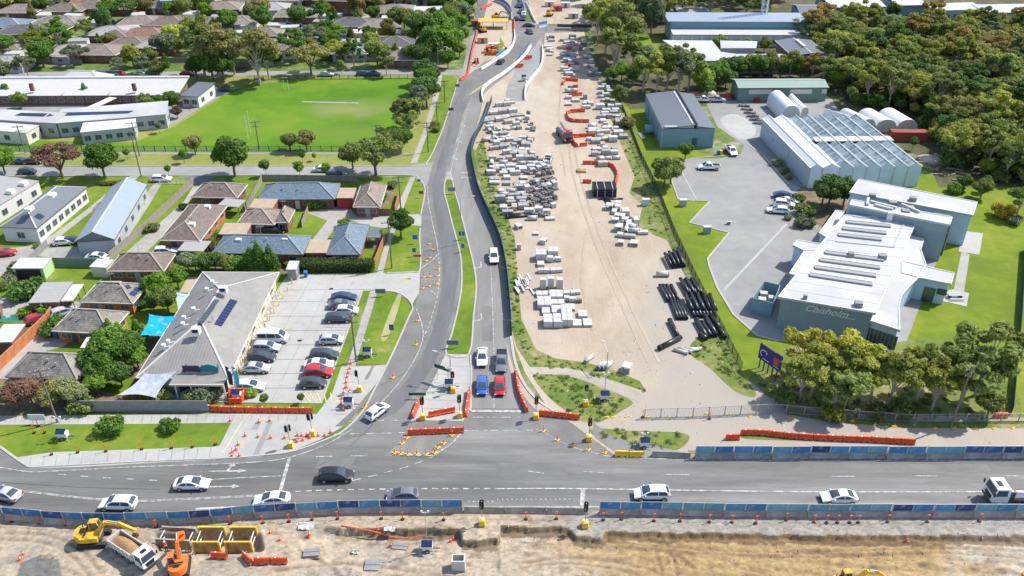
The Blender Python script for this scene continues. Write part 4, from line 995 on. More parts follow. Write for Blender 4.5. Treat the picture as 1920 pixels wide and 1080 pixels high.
# --- workshop shed on the right
fr=rect((1242,241),(1341,240),(1209,176),5.2); ws=broot('workshop','blue-grey workshop with twin dark skillion roofs and raised parapet','workshop',fr)
a,rz,L,W=fr
part(MB().bx(.15,L-.15,.15,W-.1,0,5.0),'wall',M['blueclad'],ws,fr)
r=MB(); r.add([(0,0,5.2),(L*.64,0,6.1),(L*.64,W,6.1),(0,W,5.2),(0,0,5.0),(L*.64,0,5.9),(L*.64,W,5.9),(0,W,5.0)],[(0,1,2,3),(0,4,5,1),(1,5,6,2),(3,2,6,7),(0,3,7,4)]); r.uv[0]=[(0,0),(0,6),(W,6),(W,0)]; part(r,'roof',RM['dsheet'],ws,fr)
r=MB(); r.add([(L*.66,0,5.7),(L,0,5.15),(L,W,5.15),(L*.66,W,5.7),(L*.66,0,5.0),(L,0,5.0),(L,W,5.0),(L*.66,W,5.0)],[(0,1,2,3),(0,4,5,1),(1,5,6,2),(3,2,6,7),(0,3,7,4)]); r.uv[0]=[(0,0),(0,6),(W,6),(W,0)]; part(r,'roof',RM['dsheet'],ws,fr)
part(MB().bx(L*.64,L*.66,-.05,W+.5,5.0,6.5),'parapet',M['dsteel'],ws,fr)
part(MB().bx(.6,L*.60,.25,.9,5.22,5.6).bx(L*.57,L*.60,.9,W-.5,5.9,6.12),'capping',M['ridgew'],ws,fr)
for y in (W*.3,W*.55,W*.8): part(MB().bx(-.05,.15,y-1.6,y+1.6,.05,3.6),'roller_door',M['any'],ws,fr,color=(.16,.24,.26))
part(MB().bx(-.02,.2,-.0,.15,0,5.2).bx(L-.2,L+.02,-.0,.15,0,5.1),'corner_trim',M['rgrey'],ws,fr)
# --- long green shed
fr=rect((1384,165),(1555,164),(1370,150),4.2); t=broot('long_shed','long dark green shed with pale green roof and light panels','shed',fr); a,rz,L,W=fr; W=W*1.15; fr=(a,rz,L,W)
block(t,fr,4.2,'gablex',.9,'greenclad','green',ov=.3,wins=(0,0,0),door=False,fas='fasciad',ridge='ridgew')
for x0,x1 in ((.13,.38),(.58,.82),(.93,.985)): part(MB().bx(L*x0,L*x1,.22,.3,2.3,3.6),'light_panel',M['fascia'],t,fr)
part(MB().bx(L*.2,L*.25,-.6,.25,0,1.2),'bin_store',M['any'],t,fr,color=(.35,.02,.02))
# --- far college buildings
fr=rect((1244,84),(1325,112),(1242,77),4.0)
t=thing('flat_roofed_block','white flat-roofed L-shaped college block round a planted court','college building')
def slab(root,pxs,h,z0,m,name='roof',thick=.4):
    pts=[P(x,y,h) for x,y in pxs]; 
    ar=sum(pts[i].x*pts[(i+1)%len(pts)].y-pts[(i+1)%len(pts)].x*pts[i].y for i in range(len(pts)))
    if ar<0: pts=pts[::-1]
    return MB().prism([(p.x,p.y) for p in pts],z0,h).build(name,m,root)
def inset(pxs,h,k=.96):
    cx=sum(p[0] for p in pxs)/len(pxs); cy=sum(p[1] for p in pxs)/len(pxs); return [(cx+(x-cx)*k,cy+(y-cy)*k) for x,y in pxs]
P1=[(1242,75),(1335,76),(1352,97),(1380,101),(1474,101),(1468,114),(1318,114),(1300,112)]
slab(t,P1,4.4,4.0,M['roofwhite']); slab(t,[(x+.6,y+.8) for x,y in inset(P1,4.4,.985)],3.98,0,M['rgrey'],'wall')
t=thing('flat_roofed_block','white flat-roofed block behind the two court trees','college building')
P2=[(1350,76),(1420,77),(1418,90),(1352,90)]; slab(t,P2,4.4,4.0,M['roofwhite']); slab(t,inset(P2,4.4,.97),3.98,0,M['rgrey'],'wall')
fr=rect((1486,105),(1556,104),(1437,76),5.5); t=broot('lecture_block','dark blue metal-roofed lecture block with pale roof strip','college building',fr); a,rz,L,W=fr
block(t,fr,5.5,'gabley',.8,'brickd','dsheet',ov=.6,wins=(3,2,2),fas='ridgew',ridge='ridgew')
part(MB().bx(L*.46,L*.54,W*.35,W*.8,6.2,6.75),'roof_light',M['fascia'],t,fr)
fr=rect((1262,63),(1520,64),(1255,53),4.5); t=broot('teaching_block','long two-level teaching block with white bays and blue upper wall','college building',fr); a,rz,L,W=fr
block(t,fr,4.2,'flat',.2,'rwhite','pale',ov=.25,wins=(14,0,0),door=False)
part(MB().bx(0,L,W*1.02,W*2.6,0,6.6),'upper_wall',M['blueclad'],t,fr); part(MB().bx(-1,L+1,W*.95,W*2.8,6.62,6.95),'upper_roof',RM['lsheet'],t,fr)
for k in range(15): part(MB().bx(L*(k/14.)-.4 if k else 0,L*(k/14.)+.4,.02,.24,0,3.9),'pier',M['white'],t,fr)
for lab,A,B,C,h,rf,wl in (
 ('broad pale-roofed college block at the top right edge of trees',(1560,14),(1662,12),(1550,-6),6,'pale','blueclad'),
 ('blue-walled college block with pale roof between two gums',(1680,10),(1738,9),(1672,-4),6,'pale','blueclad'),
 ('low white workshop roof among trees at far right',(1756,20),(1850,17),(1762,8),4,'roofwhite','rgrey'),
 ('long white-roofed shed at the top right corner',(1850,24),(1990,22),(1850,10),4,'roofwhite','rgrey'),
 ('slate-blue roofed block behind the tall mast',(1500,26),(1570,27),(1490,8),5,'dsheet','blueclad'),
 ('small white-walled house beyond the silver tree',(1232,22),(1268,22),(1236,12),4,'pale','rwhite'),
 ('pale flat roof just beyond the tall gums near the oval',(1272,28),(1330,27),(1276,14),4,'zinc','cream')):
    fr=rect(A,B,C,h); t=broot('college_block',lab,'college building',fr); block(t,fr,h,'gablex' if rf!='roofwhite' else 'flat',1.2 if rf!='roofwhite' else .4,wl,rf,ov=.4,wins=(6,2,0),door=False,ridge='ridgew')
# lattice mast
t=thing('lattice_mast','tall white lattice mast rising behind the college roofs','mast',P(1427,62)); m=MB(); H_=30; w0=.9
for sx in(-1,1):
    for sy in(-1,1): m.bar((sx*w0,sy*w0,0),(sx*w0,sy*w0,H_),.2,.2)
m.build('mast_leg',M['white'],t); m=MB()
for k in range(15):
    z=k*2
    for (x0,y0,x1,y1) in ((-w0,-w0,w0,-w0),(w0,-w0,w0,w0),(w0,w0,-w0,w0),(-w0,w0,-w0,-w0)):
        m.bar((x0,y0,z),(x1,y1,z+2),.12,.12); m.bar((x0,y0,z+2),(x1,y1,z+2),.1,.1)
m.build('bracing',M['white'],t)
MB().bx(-1.4,1.4,-1.4,1.4,0,.8).build('base',M['conc'],t)
# --- greenhouse: two opaque white bays and six glazed bays
M['gside']=mat('white_cladding_shade_tint',(.68,.76,.84),.5,.06,.8)  # white cladding, with the blue cast of shade put into its colour
H=5.0; a=P(1512,353); bb=P(1719,350); d=bb-a; L=d.length; rz=math.atan2(d.y,d.x); far=P(1424,257); n=Vector((-math.sin(rz),math.cos(rz),0)); W=(far-a).dot(n); sk=(far-a).dot(Vector((math.cos(rz),math.sin(rz),0)))/W
fr=(a,rz,L,W); gh=broot('greenhouse','large glasshouse with white-clad bays on its left side','greenhouse',fr)
SKX=lambda x,y:(x+sk*y)
nb=8; wts=[L*.115,L*.15]+[L*.735/6]*6; x=0; bays=[]
for wv in wts: bays.append((x,x+wv)); x+=wv
glz=mat('greenhouse_glass',(.36,.43,.45),.15,.3,.35,spec=.7,col2=(.20,.25,.26),cscale=.5,cfac=.6)
gwl=mat('greenhouse_wall_sheet',(.46,.57,.63),.25,.15,.4,spec=.6)
def sq(x,y,z): return (SKX(x,y),y,z)
for k,(x0,x1) in enumerate(bays):
    xm=(x0+x1)/2; hz=H+1.0; 
    nseg=1 if k<2 else 2
    for sg_ in range(nseg):
        y0,y1=(0,W) if nseg==1 else ((0,W*.44) if sg_==0 else (W*.52,W))
        m=MB(); m.quad(sq(x0,y0,H),sq(xm,y0,hz),sq(xm,y1,hz),sq(x0,y1,H)); m.quad(sq(xm,y0,hz),sq(x1,y0,H),sq(x1,y1,H),sq(xm,y1,hz))
        part(m,'roof_sheet' if k<2 else 'glass_roof',M['white'] if k<2 else glz,gh,fr)
    m=MB(); m.add([sq(x0+.05,0,0),sq(x1-.05,0,0),sq(x1-.05,0,H),sq(xm,0,hz-.05),sq(x0+.05,0,H)],[(0,1,2,3,4)]); part(m,'front_panel',M['gside'] if k<2 else gwl,gh,fr)
    m=MB(); m.add([sq(x0,W,0),sq(x1,W,0),sq(x1,W,H),sq(xm,W,hz-.05),sq(x0,W,H)],[(4,3,2,1,0)]); part(m,'rear_panel',gwl,gh,fr)
    m=MB()
    for xx in ((x0,) if k<7 else (x0,x1)): m.bar(sq(xx,-.1,H+.03),sq(xx,W,H+.03),.24,.12)
    m.bar(sq(xm,-.05,hz+.03),sq(xm,W,hz+.03),.14,.12); part(m,'gutter_beam',M['rgrey'] if k>=2 else M['white'],gh,fr)
    m=MB(); m.bx(x0-.09,x0+.09,-.09,.0,0,H); part(m,'front_post',M['steel'],gh,fr)
    if k>=2:
        m=MB()
        for j in range(1,14):
            y=W*j/14
            m.bar(sq(x0,y,H+.04),sq(xm,y,hz+.04),.13,.07); m.bar(sq(xm,y,hz+.04),sq(x1,y,H+.04),.13,.07)
        part(m,'glazing_bar',M['white'],gh,fr)
m=MB(); m.add([sq(0,0,0),sq(0,W,0),sq(0,W,H),sq(0,0,H)],[(3,2,1,0),(0,1,2,3)]); part(m,'side_wall',M['gside'],gh,fr)
m=MB(); m.add([sq(L,0,0),sq(L,W,0),sq(L,W,H),sq(L,0,H)],[(0,1,2,3),(3,2,1,0)]); part(m,'side_glazing',gwl,gh,fr)
m=MB(); m.bar(sq(L*.265,W*.48,H+.75),sq(L,W*.48,H+.75),W*.085,.25); part(m,'cross_duct',M['rwhite'],gh,fr)
for yy,r in ((W*.42,.9),(W*.72,.5)): 
    m=MB(); c=Vector(sq(0,yy,2.8)); m.tube(c+Vector((-.12,0,0)),c+Vector((.02,0,0)),r,12); part(m,'wall_fan',M['rgrey'],gh,fr)
# benches and plants seen through and beside the glass stay inside the house
# --- tunnel houses
poly=mat('tunnel_film',(.72,.72,.70),.4,.08,.6); polyf=mat('tunnel_end_film',(.50,.49,.45),.5,.15,.6)
def tunnel(A,B,C,r,label,side=1.2):
    a,b,c=P(*A),P(*B),P(*C); d=b-a; L=d.length; rz=math.atan2(d.y,d.x); n=Vector((-math.sin(rz),math.cos(rz),0)); W=(c-a).dot(n); kx=(c-a).dot(Vector((math.cos(rz),math.sin(rz),0)))
    fr=(a,rz,L,W); t=broot('tunnel_house',label,'greenhouse',fr,'arched tunnel houses'); N=10
    prof=[(0,0)]+[(L/2-L/2*math.cos(PI*i/N),side+r*math.sin(PI*i/N)) for i in range(N+1)]+[(L,0)]
    m=MB(); n_=len(prof); m.add([(p[0],0,p[1]) for p in prof]+[(p[0]+kx,W,p[1]) for p in prof],[(i,i+1,n_+i+1,n_+i) for i in range(n_-1)]); part(m,'film_cover',poly,t,fr,True)
    m=MB(); m.add([(p[0],.05,p[1]-.03) for p in prof],[tuple(range(n_))]); part(m,'end_wall',polyf,t,fr)
    m=MB()
    for k in (0,1): m.bx(L*.33+k*L*.34-.05,L*.33+k*L*.34+.05,-.03,.04,0,side+r*.8)
    m.bx(0,L,-.03,.04,side,side+.1); part(m,'door_frame',M['steel'],t,fr)
for k,(lab,A,B,C) in enumerate((('leftmost arched white tunnel house behind the glasshouse',(1612,247),(1640,248),(1568,226)),('second arched white tunnel house from the left',(1640,248),(1679,249),(1604,226)),('third arched white tunnel house from the left',(1679,249),(1718,248),(1642,226)),('rightmost tunnel house with a dark blue patch on its cover',(1683,246),(1719,246),(1655,226)))):
    if k<3: tunnel(A,B,C,2.4,lab)
tunnel((1600,246),(1612,247),(1540,226),2.2,'low tunnel house at the left end of the white arched row')
tunnel((1465,228),(1497,229),(1437,198),2.6,'long white tunnel house running back from the glasshouse',2.0)
tunnel((1500,222),(1514,222),(1474,196),1.6,'small white tunnel hoop frame beside the long one',1.6)
# --- shipping containers
def container(A,B,dep,label,col):
    a,b=P(*A),P(*B); d=b-a; L=d.length; fr=(a,math.atan2(d.y,d.x),L,dep); t=broot('shipping_container',label,'container',fr)
    m=MB().bx(0,L,0,dep,.1,2.6); n_=int(L/.28)
    for k in range(n_):
        x=L*(k+.5)/n_; m.bx(x-.07,x+.07,-.04,0,.25,2.45); m.bx(x-.07,x+.07,.1,dep-.1,2.6,2.63)
    part(m,'body',M['any'],t,fr,color=col)
    m=MB()
    for x in (0,L): m.bx(x-.08,x+.08,-.06,.06,0,2.66); m.bx(x-.08,x+.08,dep-.06,dep+.06,0,2.66)
    part(m,'corner_post',M['any'],t,fr,color=tuple(c*.8 for c in col)); part(MB().bx(L,L+.05,.15,dep-.15,.15,2.5),'door',M['any'],t,fr,color=tuple(c*.9 for c in col))
container((1670,266),(1737,267),2.5,'rust-red shipping container behind the glasshouse corner',(.33,.085,.05))
container((1297,277),(1331,275),2.5,'dark green shipping container against the workshop wall',(.02,.16,.10))
# ------------------------------------------------------------------ white college building (right foreground)
col_=thing('college_building','white flat-roofed college with skylight strips and a white script wall sign','college building',P(1590,560))
CO=col_.location.copy()
def cslab(pxs,h,z0,m,name):
    pts=[P(x,y,h) for x,y in pxs]
    ar=sum(pts[i].x*pts[(i+1)%len(pts)].y-pts[(i+1)%len(pts)].x*pts[i].y for i in range(len(pts)))
    if ar<0: pts=pts[::-1]
    o=MB().prism([(p.x-CO.x,p.y-CO.y) for p in pts],z0,h).build(name,m,col_); return o
def shrink(pxs,h,d):
    "the wall line: the roof outline pulled in by d metres"
    pts=[P(x,y,h) for x,y in pxs]; n=len(pts); ar=sum(pts[i].x*pts[(i+1)%n].y-pts[(i+1)%n].x*pts[i].y for i in range(n))
    if ar<0: pts=pts[::-1]
    out=[]
    for i in range(n):
        a,b,c=pts[i-1],pts[i],pts[(i+1)%n]; e1=(b-a).normalized(); e2=(c-b).normalized(); n1=Vector((-e1.y,e1.x,0)); n2=Vector((-e2.y,e2.x,0))
        k=1+n1.dot(n2); q=b+(n1+n2)*(d/max(k,.35)); out.append((q.x-CO.x,q.y-CO.y))
    return out
def vol(pxs,h,wallm,z0=0,ov=.3,th=.32,rm=None):
    o=cslab(pxs,h,h-th,rm or M['roofwhite'],'roof'); MB().prism(shrink(pxs,h,ov),z0,h-th-.002).build('wall',wallm,col_)
    # raised parapet rim
    m=MB(); pts=[Vector((x,y,0)) for x,y in shrink(pxs,h,.08)]
    for i in range(len(pts)):
        a,b=pts[i],pts[(i+1)%len(pts)]; d=(b-a).normalized()*.07; m.bar(a+d+Vector((0,0,h+.06)),b-d+Vector((0,0,h+.06)),.14,.13)
    m.build('parapet',M['white'],col_)
dcl=mat('college_wall',(.24,.31,.345),.6,.08,.8); bcl=mat('college_wall_shade_tint',(.44,.56,.65),.55,.06,.8)  # blue of the sky-lit shade is mixed into both wall colours
MAIN=[(1458,557),(1642,588),(1720,413),(1583,403)]
vol(MAIN,6.5,dcl,ov=.5)
ANX=[(1629,601),(1688,620),(1686,575),(1692,553),(1708,535),(1725,518),(1737,497),(1727,468),(1733,449),(1703,441)]
vol(ANX,4.7,bcl,ov=.35)
V1=[(1610,336),(1833,379),(1825,404),(1592,361)]; vol(V1,7.0,bcl,ov=.25)
V2=[(1597,374),(1786,407),(1782,422),(1592,384)]; vol(V2,8.1,dcl,ov=.2)
WG=[(1690,489),(1790,512),(1784,533),(1724,521),(1690,512)]; vol(WG,4.72,bcl,ov=.5)
L1=[(1535,437),(1567,394),(1584,397),(1551,446)]; vol(L1,4.2,bcl)
L2=[(1495,450),(1545,458),(1536,467),(1508,470),(1486,460)]; vol(L2,4.2,bcl)
L3=[(1508,470),(1536,467),(1497,518),(1479,513)]; vol(L3,4.25,bcl)
# skylight strips
for (x0,y0,x1,y1) in ((1547,473,1657,487),(1537,487,1650,502),(1528,501,1643,517),(1518,515,1636,533),(1587,416,1670,424),(1580,428,1662,437),(1572,440,1653,449)):
    a,b=P(x0,y0,6.7)-CO,P(x1,y1,6.7)-CO; m=MB(); m.bar((a.x,a.y,6.68),(b.x,b.y,6.68),.85,.3); m.build('skylight',M['any'],col_,color=(.29,.295,.295))
    m=MB(); d=(b-a); n_=Vector((-d.y,d.x,0)).normalized()*.62; m.bar((a.x+n_.x,a.y+n_.y,6.74),(b.x+n_.x,b.y+n_.y,6.74),.14,.36); m.build('skylight_kerb',M['white'],col_)
for k in range(1,10):
    u=k/10; a=P(1458+(1583-1458)*u,557+(403-557)*u,6.5)-CO; b=P(1642+(1720-1642)*u,588+(413-588)*u,6.5)-CO
    MB().bar((a.x,a.y,6.505),(b.x,b.y,6.505),.10,.05).build('roof_seam',M['rgrey'],col_)
for k in range(1,7):
    u=k/7; a=P(1610+223*u,336+43*u,7)-CO; b=P(1592+233*u,361+43*u,7)-CO
    MB().bar((a.x,a.y,7.005),(b.x,b.y,7.005),.10,.05).build('roof_seam',M['rgrey'],col_)
for pts in ([(1567,452),(1676,463),(1697,416)],[(1600,405),(1697,416)]):
    for p,q in zip(pts,pts[1:]):
        a,b=P(*p,6.6)-CO,P(*q,6.6)-CO; MB().bar((a.x,a.y,6.58),(b.x,b.y,6.58),.35,.14).build('roof_duct',M['rgrey'],col_)
for (px,py,z,w_) in ((1596,476,6.5,1.0),(1655,480,6.5,1.3),(1610,569,6.5,1.2),(1510,556,6.5,.6),(1636,366,7,1.2),(1674,380,7,1.5),(1706,390,7.6,1.6),(1712,372,7,1.2),(1698,396,7.6,1.4)):
    p=P(px,py,z+.5)-CO; MB().box((p.x,p.y,z+.35),(w_,w_*.9,.9),R(-12)).build('roof_plant',M['concd'],col_)
for (p,q) in (((1632,378),(1680,390)),((1640,384),(1674,393)),((1628,372),(1626,384)),((1690,383),(1724,398))):
    a,b=P(*p,8.3)-CO,P(*q,8.3)-CO; MB().bar((a.x,a.y,8.35),(b.x,b.y,8.35),.5,.45).build('roof_duct',M['concl'],col_)
a=P(1670,398,8.2)-CO; MB().box((a.x,a.y,7.2),(1.0,.9,2.2),R(-12)).build('flue',M['white'],col_)
# glass stair tower
GT=[(1744,414),(1781,421),(1779,427),(1742,420)]
a,b=P(1734,474),P(1766,479); d=(b-a); n_=Vector((-d.y,d.x,0)).normalized(); a-=CO; b-=CO
m=MB(); m.prism([(a.x,a.y),(b.x,b.y),(b.x+n_.x*3,b.y+n_.y*3),(a.x+n_.x*3,a.y+n_.y*3)],0,7.6); m.build('glass_tower',M['tintglass'],col_)
for k in range(5):
    p=a.lerp(b,k/4); MB().box((p.x-n_.x*.03,p.y-n_.y*.03,3.8),(.09,.09,7.6),0).build('mullion',M['steel'],col_)
for z in (2.5,5): MB().bar((a.x-n_.x*.05,a.y-n_.y*.05,z),(b.x-n_.x*.05,b.y-n_.y*.05,z),.06,.1).build('transom',M['steel'],col_)
# end elevation windows of the annexe and wing
a,b=P(1632,628),P(1689,646); a=P(1629,601,4.7)+Vector((0,.0,0)); b=P(1688,620,4.7)
d=(b-a); L=d.length; d.normalize(); n_=Vector((d.y,-d.x,0))
for k in range(8):
    p=a+d*(L*(k+.5)/8)-n_*.28-CO; MB().box((p.x,p.y,1.9),(L/8*.82,.1,2.7),math.atan2(d.y,d.x)).build('window',M['glass'],col_)
a=P(1724,521,4.72); b=P(1784,533,4.72); d=(b-a); L=d.length; d.normalize(); n_=Vector((d.y,-d.x,0))
p=a+d*(L*.42)-n_*.42-CO; MB().box((p.x,p.y,1.5),(1.9,.1,3.0),math.atan2(d.y,d.x)).build('glass_door',M['tintglass'],col_)
p=a+d*(L*.8)-n_*.42-CO; MB().box((p.x,p.y,2.6),(1.6,.1,1.2),math.atan2(d.y,d.x)).build('window',M['glass'],col_)
# white script sign on the end wall
cu=bpy.data.curves.new('sign_script','FONT'); cu.body='Chisholm'; cu.size=1.75; cu.shear=.42; cu.extrude=.05; cu.space_character=1.02; cu.offset=.022
to=bpy.data.objects.new('sign_script',cu); COL.objects.link(to)
dg=bpy.context.evaluated_depsgraph_get(); tm=bpy.data.meshes.new_from_object(to.evaluated_get(dg)); bpy.data.objects.remove(to)
tm.materials.clear(); tm.materials.append(M['white'])
q=shrink(MAIN,6.5,.5); q=[Vector((x,y,0)) for x,y in q]; 
i0=min(range(4),key=lambda i:(q[i]+CO-P(1458,557,6.5).xy.to_3d()).length); i1=min(range(4),key=lambda i:(q[i]+CO-P(1642,588,6.5).xy.to_3d()).length)
A_,B_=q[i0],q[i1]; d=(B_-A_).normalized(); n_=Vector((d.y,-d.x,0))
o=obj('sign_lettering',tm,col_); p=A_+d*3.9+n_*.06; o.location=(p.x,p.y,4.55); o.rotation_euler=(PI/2,0,math.atan2(d.y,d.x))
m=MB(); p0=A_+d*9.6+n_*.09; p1=A_+d*12.0+n_*.09; m.bar((p0.x,p0.y,4.5),(p1.x,p1.y,4.42),.05,.14); m.build('sign_flourish',M['white'],col_)
# plant enclosure beside the college
pe=thing('plant_enclosure','blue-walled open-topped plant enclosure on the college car park','enclosure',P(1435,578))
c4=[P(1433,527,3),P(1463,534,3),P(1450,568,3),P(1411,558,3)]; O=pe.location.copy()
for i in range(4):
    a,b=c4[i]-O,c4[(i+1)%4]-O; d=(b-a).normalized()*.08; MB().bar((a.x+d.x,a.y+d.y,1.5),(b.x-d.x,b.y-d.y,1.5),.12,3.0).build('wall_panel',M['blueclad'],pe)
cx=sum((c-O).x for c in c4)/4; cy=sum((c-O).y for c in c4)/4
for dx,dy in ((-1,-.8),(.9,-.3),(-.2,1.2)):
    MB().box((cx+dx,cy+dy,1.1),(1.3,1.1,2.0),R(-12)).build('chiller',M['concl'],pe)
# covered bench court on the terrace
t=thing('outdoor_table','grey slatted picnic table on the lawn terrace','table',P(1790,558))
for k in range(6): MB().bx(-1.4,1.4,-.55+k*.19,-.4+k*.19,.7,.75).build('slat',M['rgrey'],t)
for x in (-1,1): MB().bx(x-.08,x+.08,-.5,.5,0,.7).build('leg',M['dsteel'],t)
for y in (-1.1,1.1): MB().bx(-1.4,1.4,y-.16,y+.16,.4,.46).build('seat',M['rgrey'],t)
# billboard on the lawn
bb=thing('billboard','purple billboard with white swirl on posts beside the boundary fence','billboard',P(1437,708))
a,b=P(1419,688),P(1458,716); L=(b-a).length; bz=math.atan2(b.y-a.y,b.x-a.x); bb.rotation_euler=(0,0,bz); bb.location=a
MB().bx(0,L,-.08,.08,2.0,4.7).build('board',M['any'],bb,color=(.055,.022,.16))
MB().bx(-.05,L+.05,-.1,.1,4.7,4.8).bx(-.05,L+.05,-.1,.1,1.92,2.0).bx(-.06,0,-.1,.1,2,4.7).bx(L,L+.06,-.1,.1,2,4.7).build('frame',M['dsteel'],bb)
for k in range(5): MB().bx(L*(k+.3)/5-.08,L*(k+.3)/5+.08,.09,.25,0,4.5).build('post',M['dsteel'],bb)
m=MB()
for k in range(16):
    t0=-.3+k*.28; r=.28+.05*k; c=Vector((L*.27,-.11,3.4)); t1=t0+.3
    m.bar(c+Vector((math.cos(t0)*r,0,math.sin(t0)*r*.75)),c+Vector((math.cos(t1)*(r+.05),0,math.sin(t1)*(r+.05)*.75)),.04,.13)
m.build('swirl_emblem',M['white'],bb)
MB().bx(L*.68,L*.92,-.11,-.082,2.6,4.0).build('print_patch',M['any'],bb,color=(.38,.10,.05))
MB().bx(L*.2,L*.5,-.11,-.082,2.3,2.42).bx(L*.7,L*.95,-.11,-.083,2.3,2.4).build('print_band',M['white'],bb)
# ------------------------------------------------------------------ trees and plants
def crown_mesh(name, lobes, n, size, seed, mats=None, up=.35, hollow=.72, elong=1.5):
    rs=np.random.RandomState(seed)
    wts=np.array([l[3]*l[4]+l[4]*l[5] for l in lobes]); wts=wts/wts.sum()
    li=rs.choice(len(lobes),n,p=wts); Lb=np.array(lobes)[li]
    d=rs.normal(size=(n,3)); d/=np.linalg.norm(d,axis=1)[:,None]
    rr=hollow+(1.08-hollow)*rs.rand(n)**.6
    rr=np.where(rs.rand(n)<.1,rr*1.18,rr)
    c=Lb[:,:3]+d*rr[:,None]*Lb[:,3:6]
    nn=d*.9+rs.normal(size=(n,3))*.75+np.array([0,0,up]); nn/=np.linalg.norm(nn,axis=1)[:,None]
    t=np.cross(nn,rs.normal(size=(n,3))); t/=np.linalg.norm(t,axis=1)[:,None]; b=np.cross(nn,t)
    s=size*(.6+.8*rs.rand(n))[:,None]
    t=t*s*elong*.5; b=b*s*.5
    V=np.stack([c-t,c-b*.9+t*.1,c+t,c+b*.9-t*.1],1).reshape(-1,3).astype(np.float32)
    me=bpy.data.meshes.new(name); me.vertices.add(4*n); me.vertices.foreach_set('co',V.ravel())
    me.loops.add(4*n); me.loops.foreach_set('vertex_index',np.arange(4*n,dtype=np.int32)); me.polygons.add(n); me.polygons.foreach_set('loop_start',np.arange(0,4*n,4,dtype=np.int32))
    me.update(); me.materials.append(M['leaf']); return me
def rlobes(rs, n, rx, rz, cz, lr, spread=1.0, top=None, flat=.8):
    out=[]
    for k in range(n):
        a=2*PI*k*.618+rs.rand()*.9; q=math.sqrt((k+.5)/n)*spread
        z=cz+rz*(rs.rand()*1.5-.6)*(1-.55*q*q)+ (rz*.55*(1-q) if top else 0)
        r=lr*(.7+.6*rs.rand()); out.append((rx*q*math.cos(a),rx*q*math.sin(a),z,r,r,r*flat))
    return out
def tree_proto(kind, seed):
    rs=np.random.RandomState(seed); rnd=random.Random(seed)
    t=obj(dict(round='leafy_tree',gum='gum_tree',cone='conifer',sap='young_tree',shrub='shrub',sheoak='weeping_tree',spread='spreading_tree',palm='palm_tree')[kind],None)
    tm=MB(); bark='bark'
    if kind=='round':
        lob=[(0,0,4.1,2.0,2.0,1.9)]+rlobes(rs,17,2.35,1.7,4.1,1.05,1,True); me=crown_mesh('crown',lob,5200,.34,seed)
        tm.tube((0,0,-.2),(0,0,1.6),.24,7,.19)
        for l in lob[1:9]: tm.tube((0,0,1.5),(l[0]*.7,l[1]*.7,l[2]),.11,5,.03)
    elif kind=='gum':
        lob=rlobes(rs,24,3.9,3.0,6.9,.98,1,True,.62); lob=[l for l in lob if rs.rand()>.12]; me=crown_mesh('crown',lob,4300,.34,seed,up=.6,hollow=.5,elong=1.9); bark='barkp'
        tm.tube((0,0,-.3),(.1,.1,3.0),.26,7,.2); tm.tube((.1,.1,3),(-.1,.2,5.5),.2,6,.12)
        for l in lob[:14]: tm.tube((.1*rnd.random(),.1,2.2+rnd.random()*2.6),(l[0]*.85,l[1]*.85,l[2]-.2),.1,5,.03)
    elif kind=='sheoak':
        lob=rlobes(rs,16,2.3,3.4,6.0,1.15,1,True,1.2); me=crown_mesh('crown',lob,5200,.34,seed,up=-.2,hollow=.5,elong=2.4)
        tm.tube((0,0,-.3),(0,0,6),.22,6,.08)
        for l in lob[:10]: tm.tube((0,0,2+rnd.random()*3),(l[0]*.8,l[1]*.8,l[2]),.07,5,.02)
    elif kind=='spread':
        lob=rlobes(rs,24,4.3,1.5,5.2,1.1,1,True,.6); me=crown_mesh('crown',lob,4600,.33,seed,up=.5,hollow=.55)
        tm.tube((0,0,-.3),(.1,0,1.9),.3,7,.25)
        for l in lob[:16]: tm.tube((.1,0,1.7),(l[0]*.8,l[1]*.8,l[2]-.3),.14,5,.03)
    elif kind=='cone':
        lob=[(0,0,.9+k*.62,1.75-.2*k+rs.rand()*.15,1.75-.2*k,.6) for k in range(8)]+[(math.cos(a)*.9,math.sin(a)*.9,1.5+rs.rand()*2.2,.65,.65,.9) for a in np.arange(0,6.2,.8)]
        me=crown_mesh('crown',lob,4600,.26,seed,up=.1,hollow=.7); tm.tube((0,0,-.2),(0,0,4.5),.16,6,.03)
    elif kind=='sap':
        lob=[(0,0,2.6,.8,.8,.95)]+rlobes(rs,8,.75,.8,2.6,.5,1,True); me=crown_mesh('crown',lob,1500,.24,seed)
        tm.tube((0,0,-.1),(0,0,2.4),.06,6,.03)
        for l in lob[1:5]: tm.tube((0,0,1.4),(l[0]*.8,l[1]*.8,l[2]),.025,4,.01)
    elif kind=='shrub':
        lob=[(0,0,.6,.8,.8,.65)]+rlobes(rs,8,.85,.4,.65,.5,1,True); me=crown_mesh('crown',lob,1500,.2,seed,hollow=.6)
        for a in range(5): tm.tube((0,0,0),(.4*math.cos(a*1.3),.4*math.sin(a*1.3),.6),.03,4,.012)
    elif kind=='palm':
        m=MB()
        for k in range(22):
            a=k*2*PI/22*3.3; L=2.1+.4*rs.rand(); up=.9-1.5*(k/22.); p=Vector((0,0,4.4))
            for j in range(6):
                q=p+Vector((math.cos(a)*L/6,math.sin(a)*L/6,(up-.42*j)*L/6)); sd_=Vector((-math.sin(a),math.cos(a),0))*(.34*(1-j/6.5))
                m.quad(p-sd_,p+sd_,q+sd_*.85,q-sd_*.85); p=q
        me=m.mesh('crown',M['leaf']); tm.tube((0,0,-.2),(0,0,4.4),.28,8,.22)
    tr=tm.build('trunk',M[bark],t); cr=obj('crown',me,t); return proto(t)
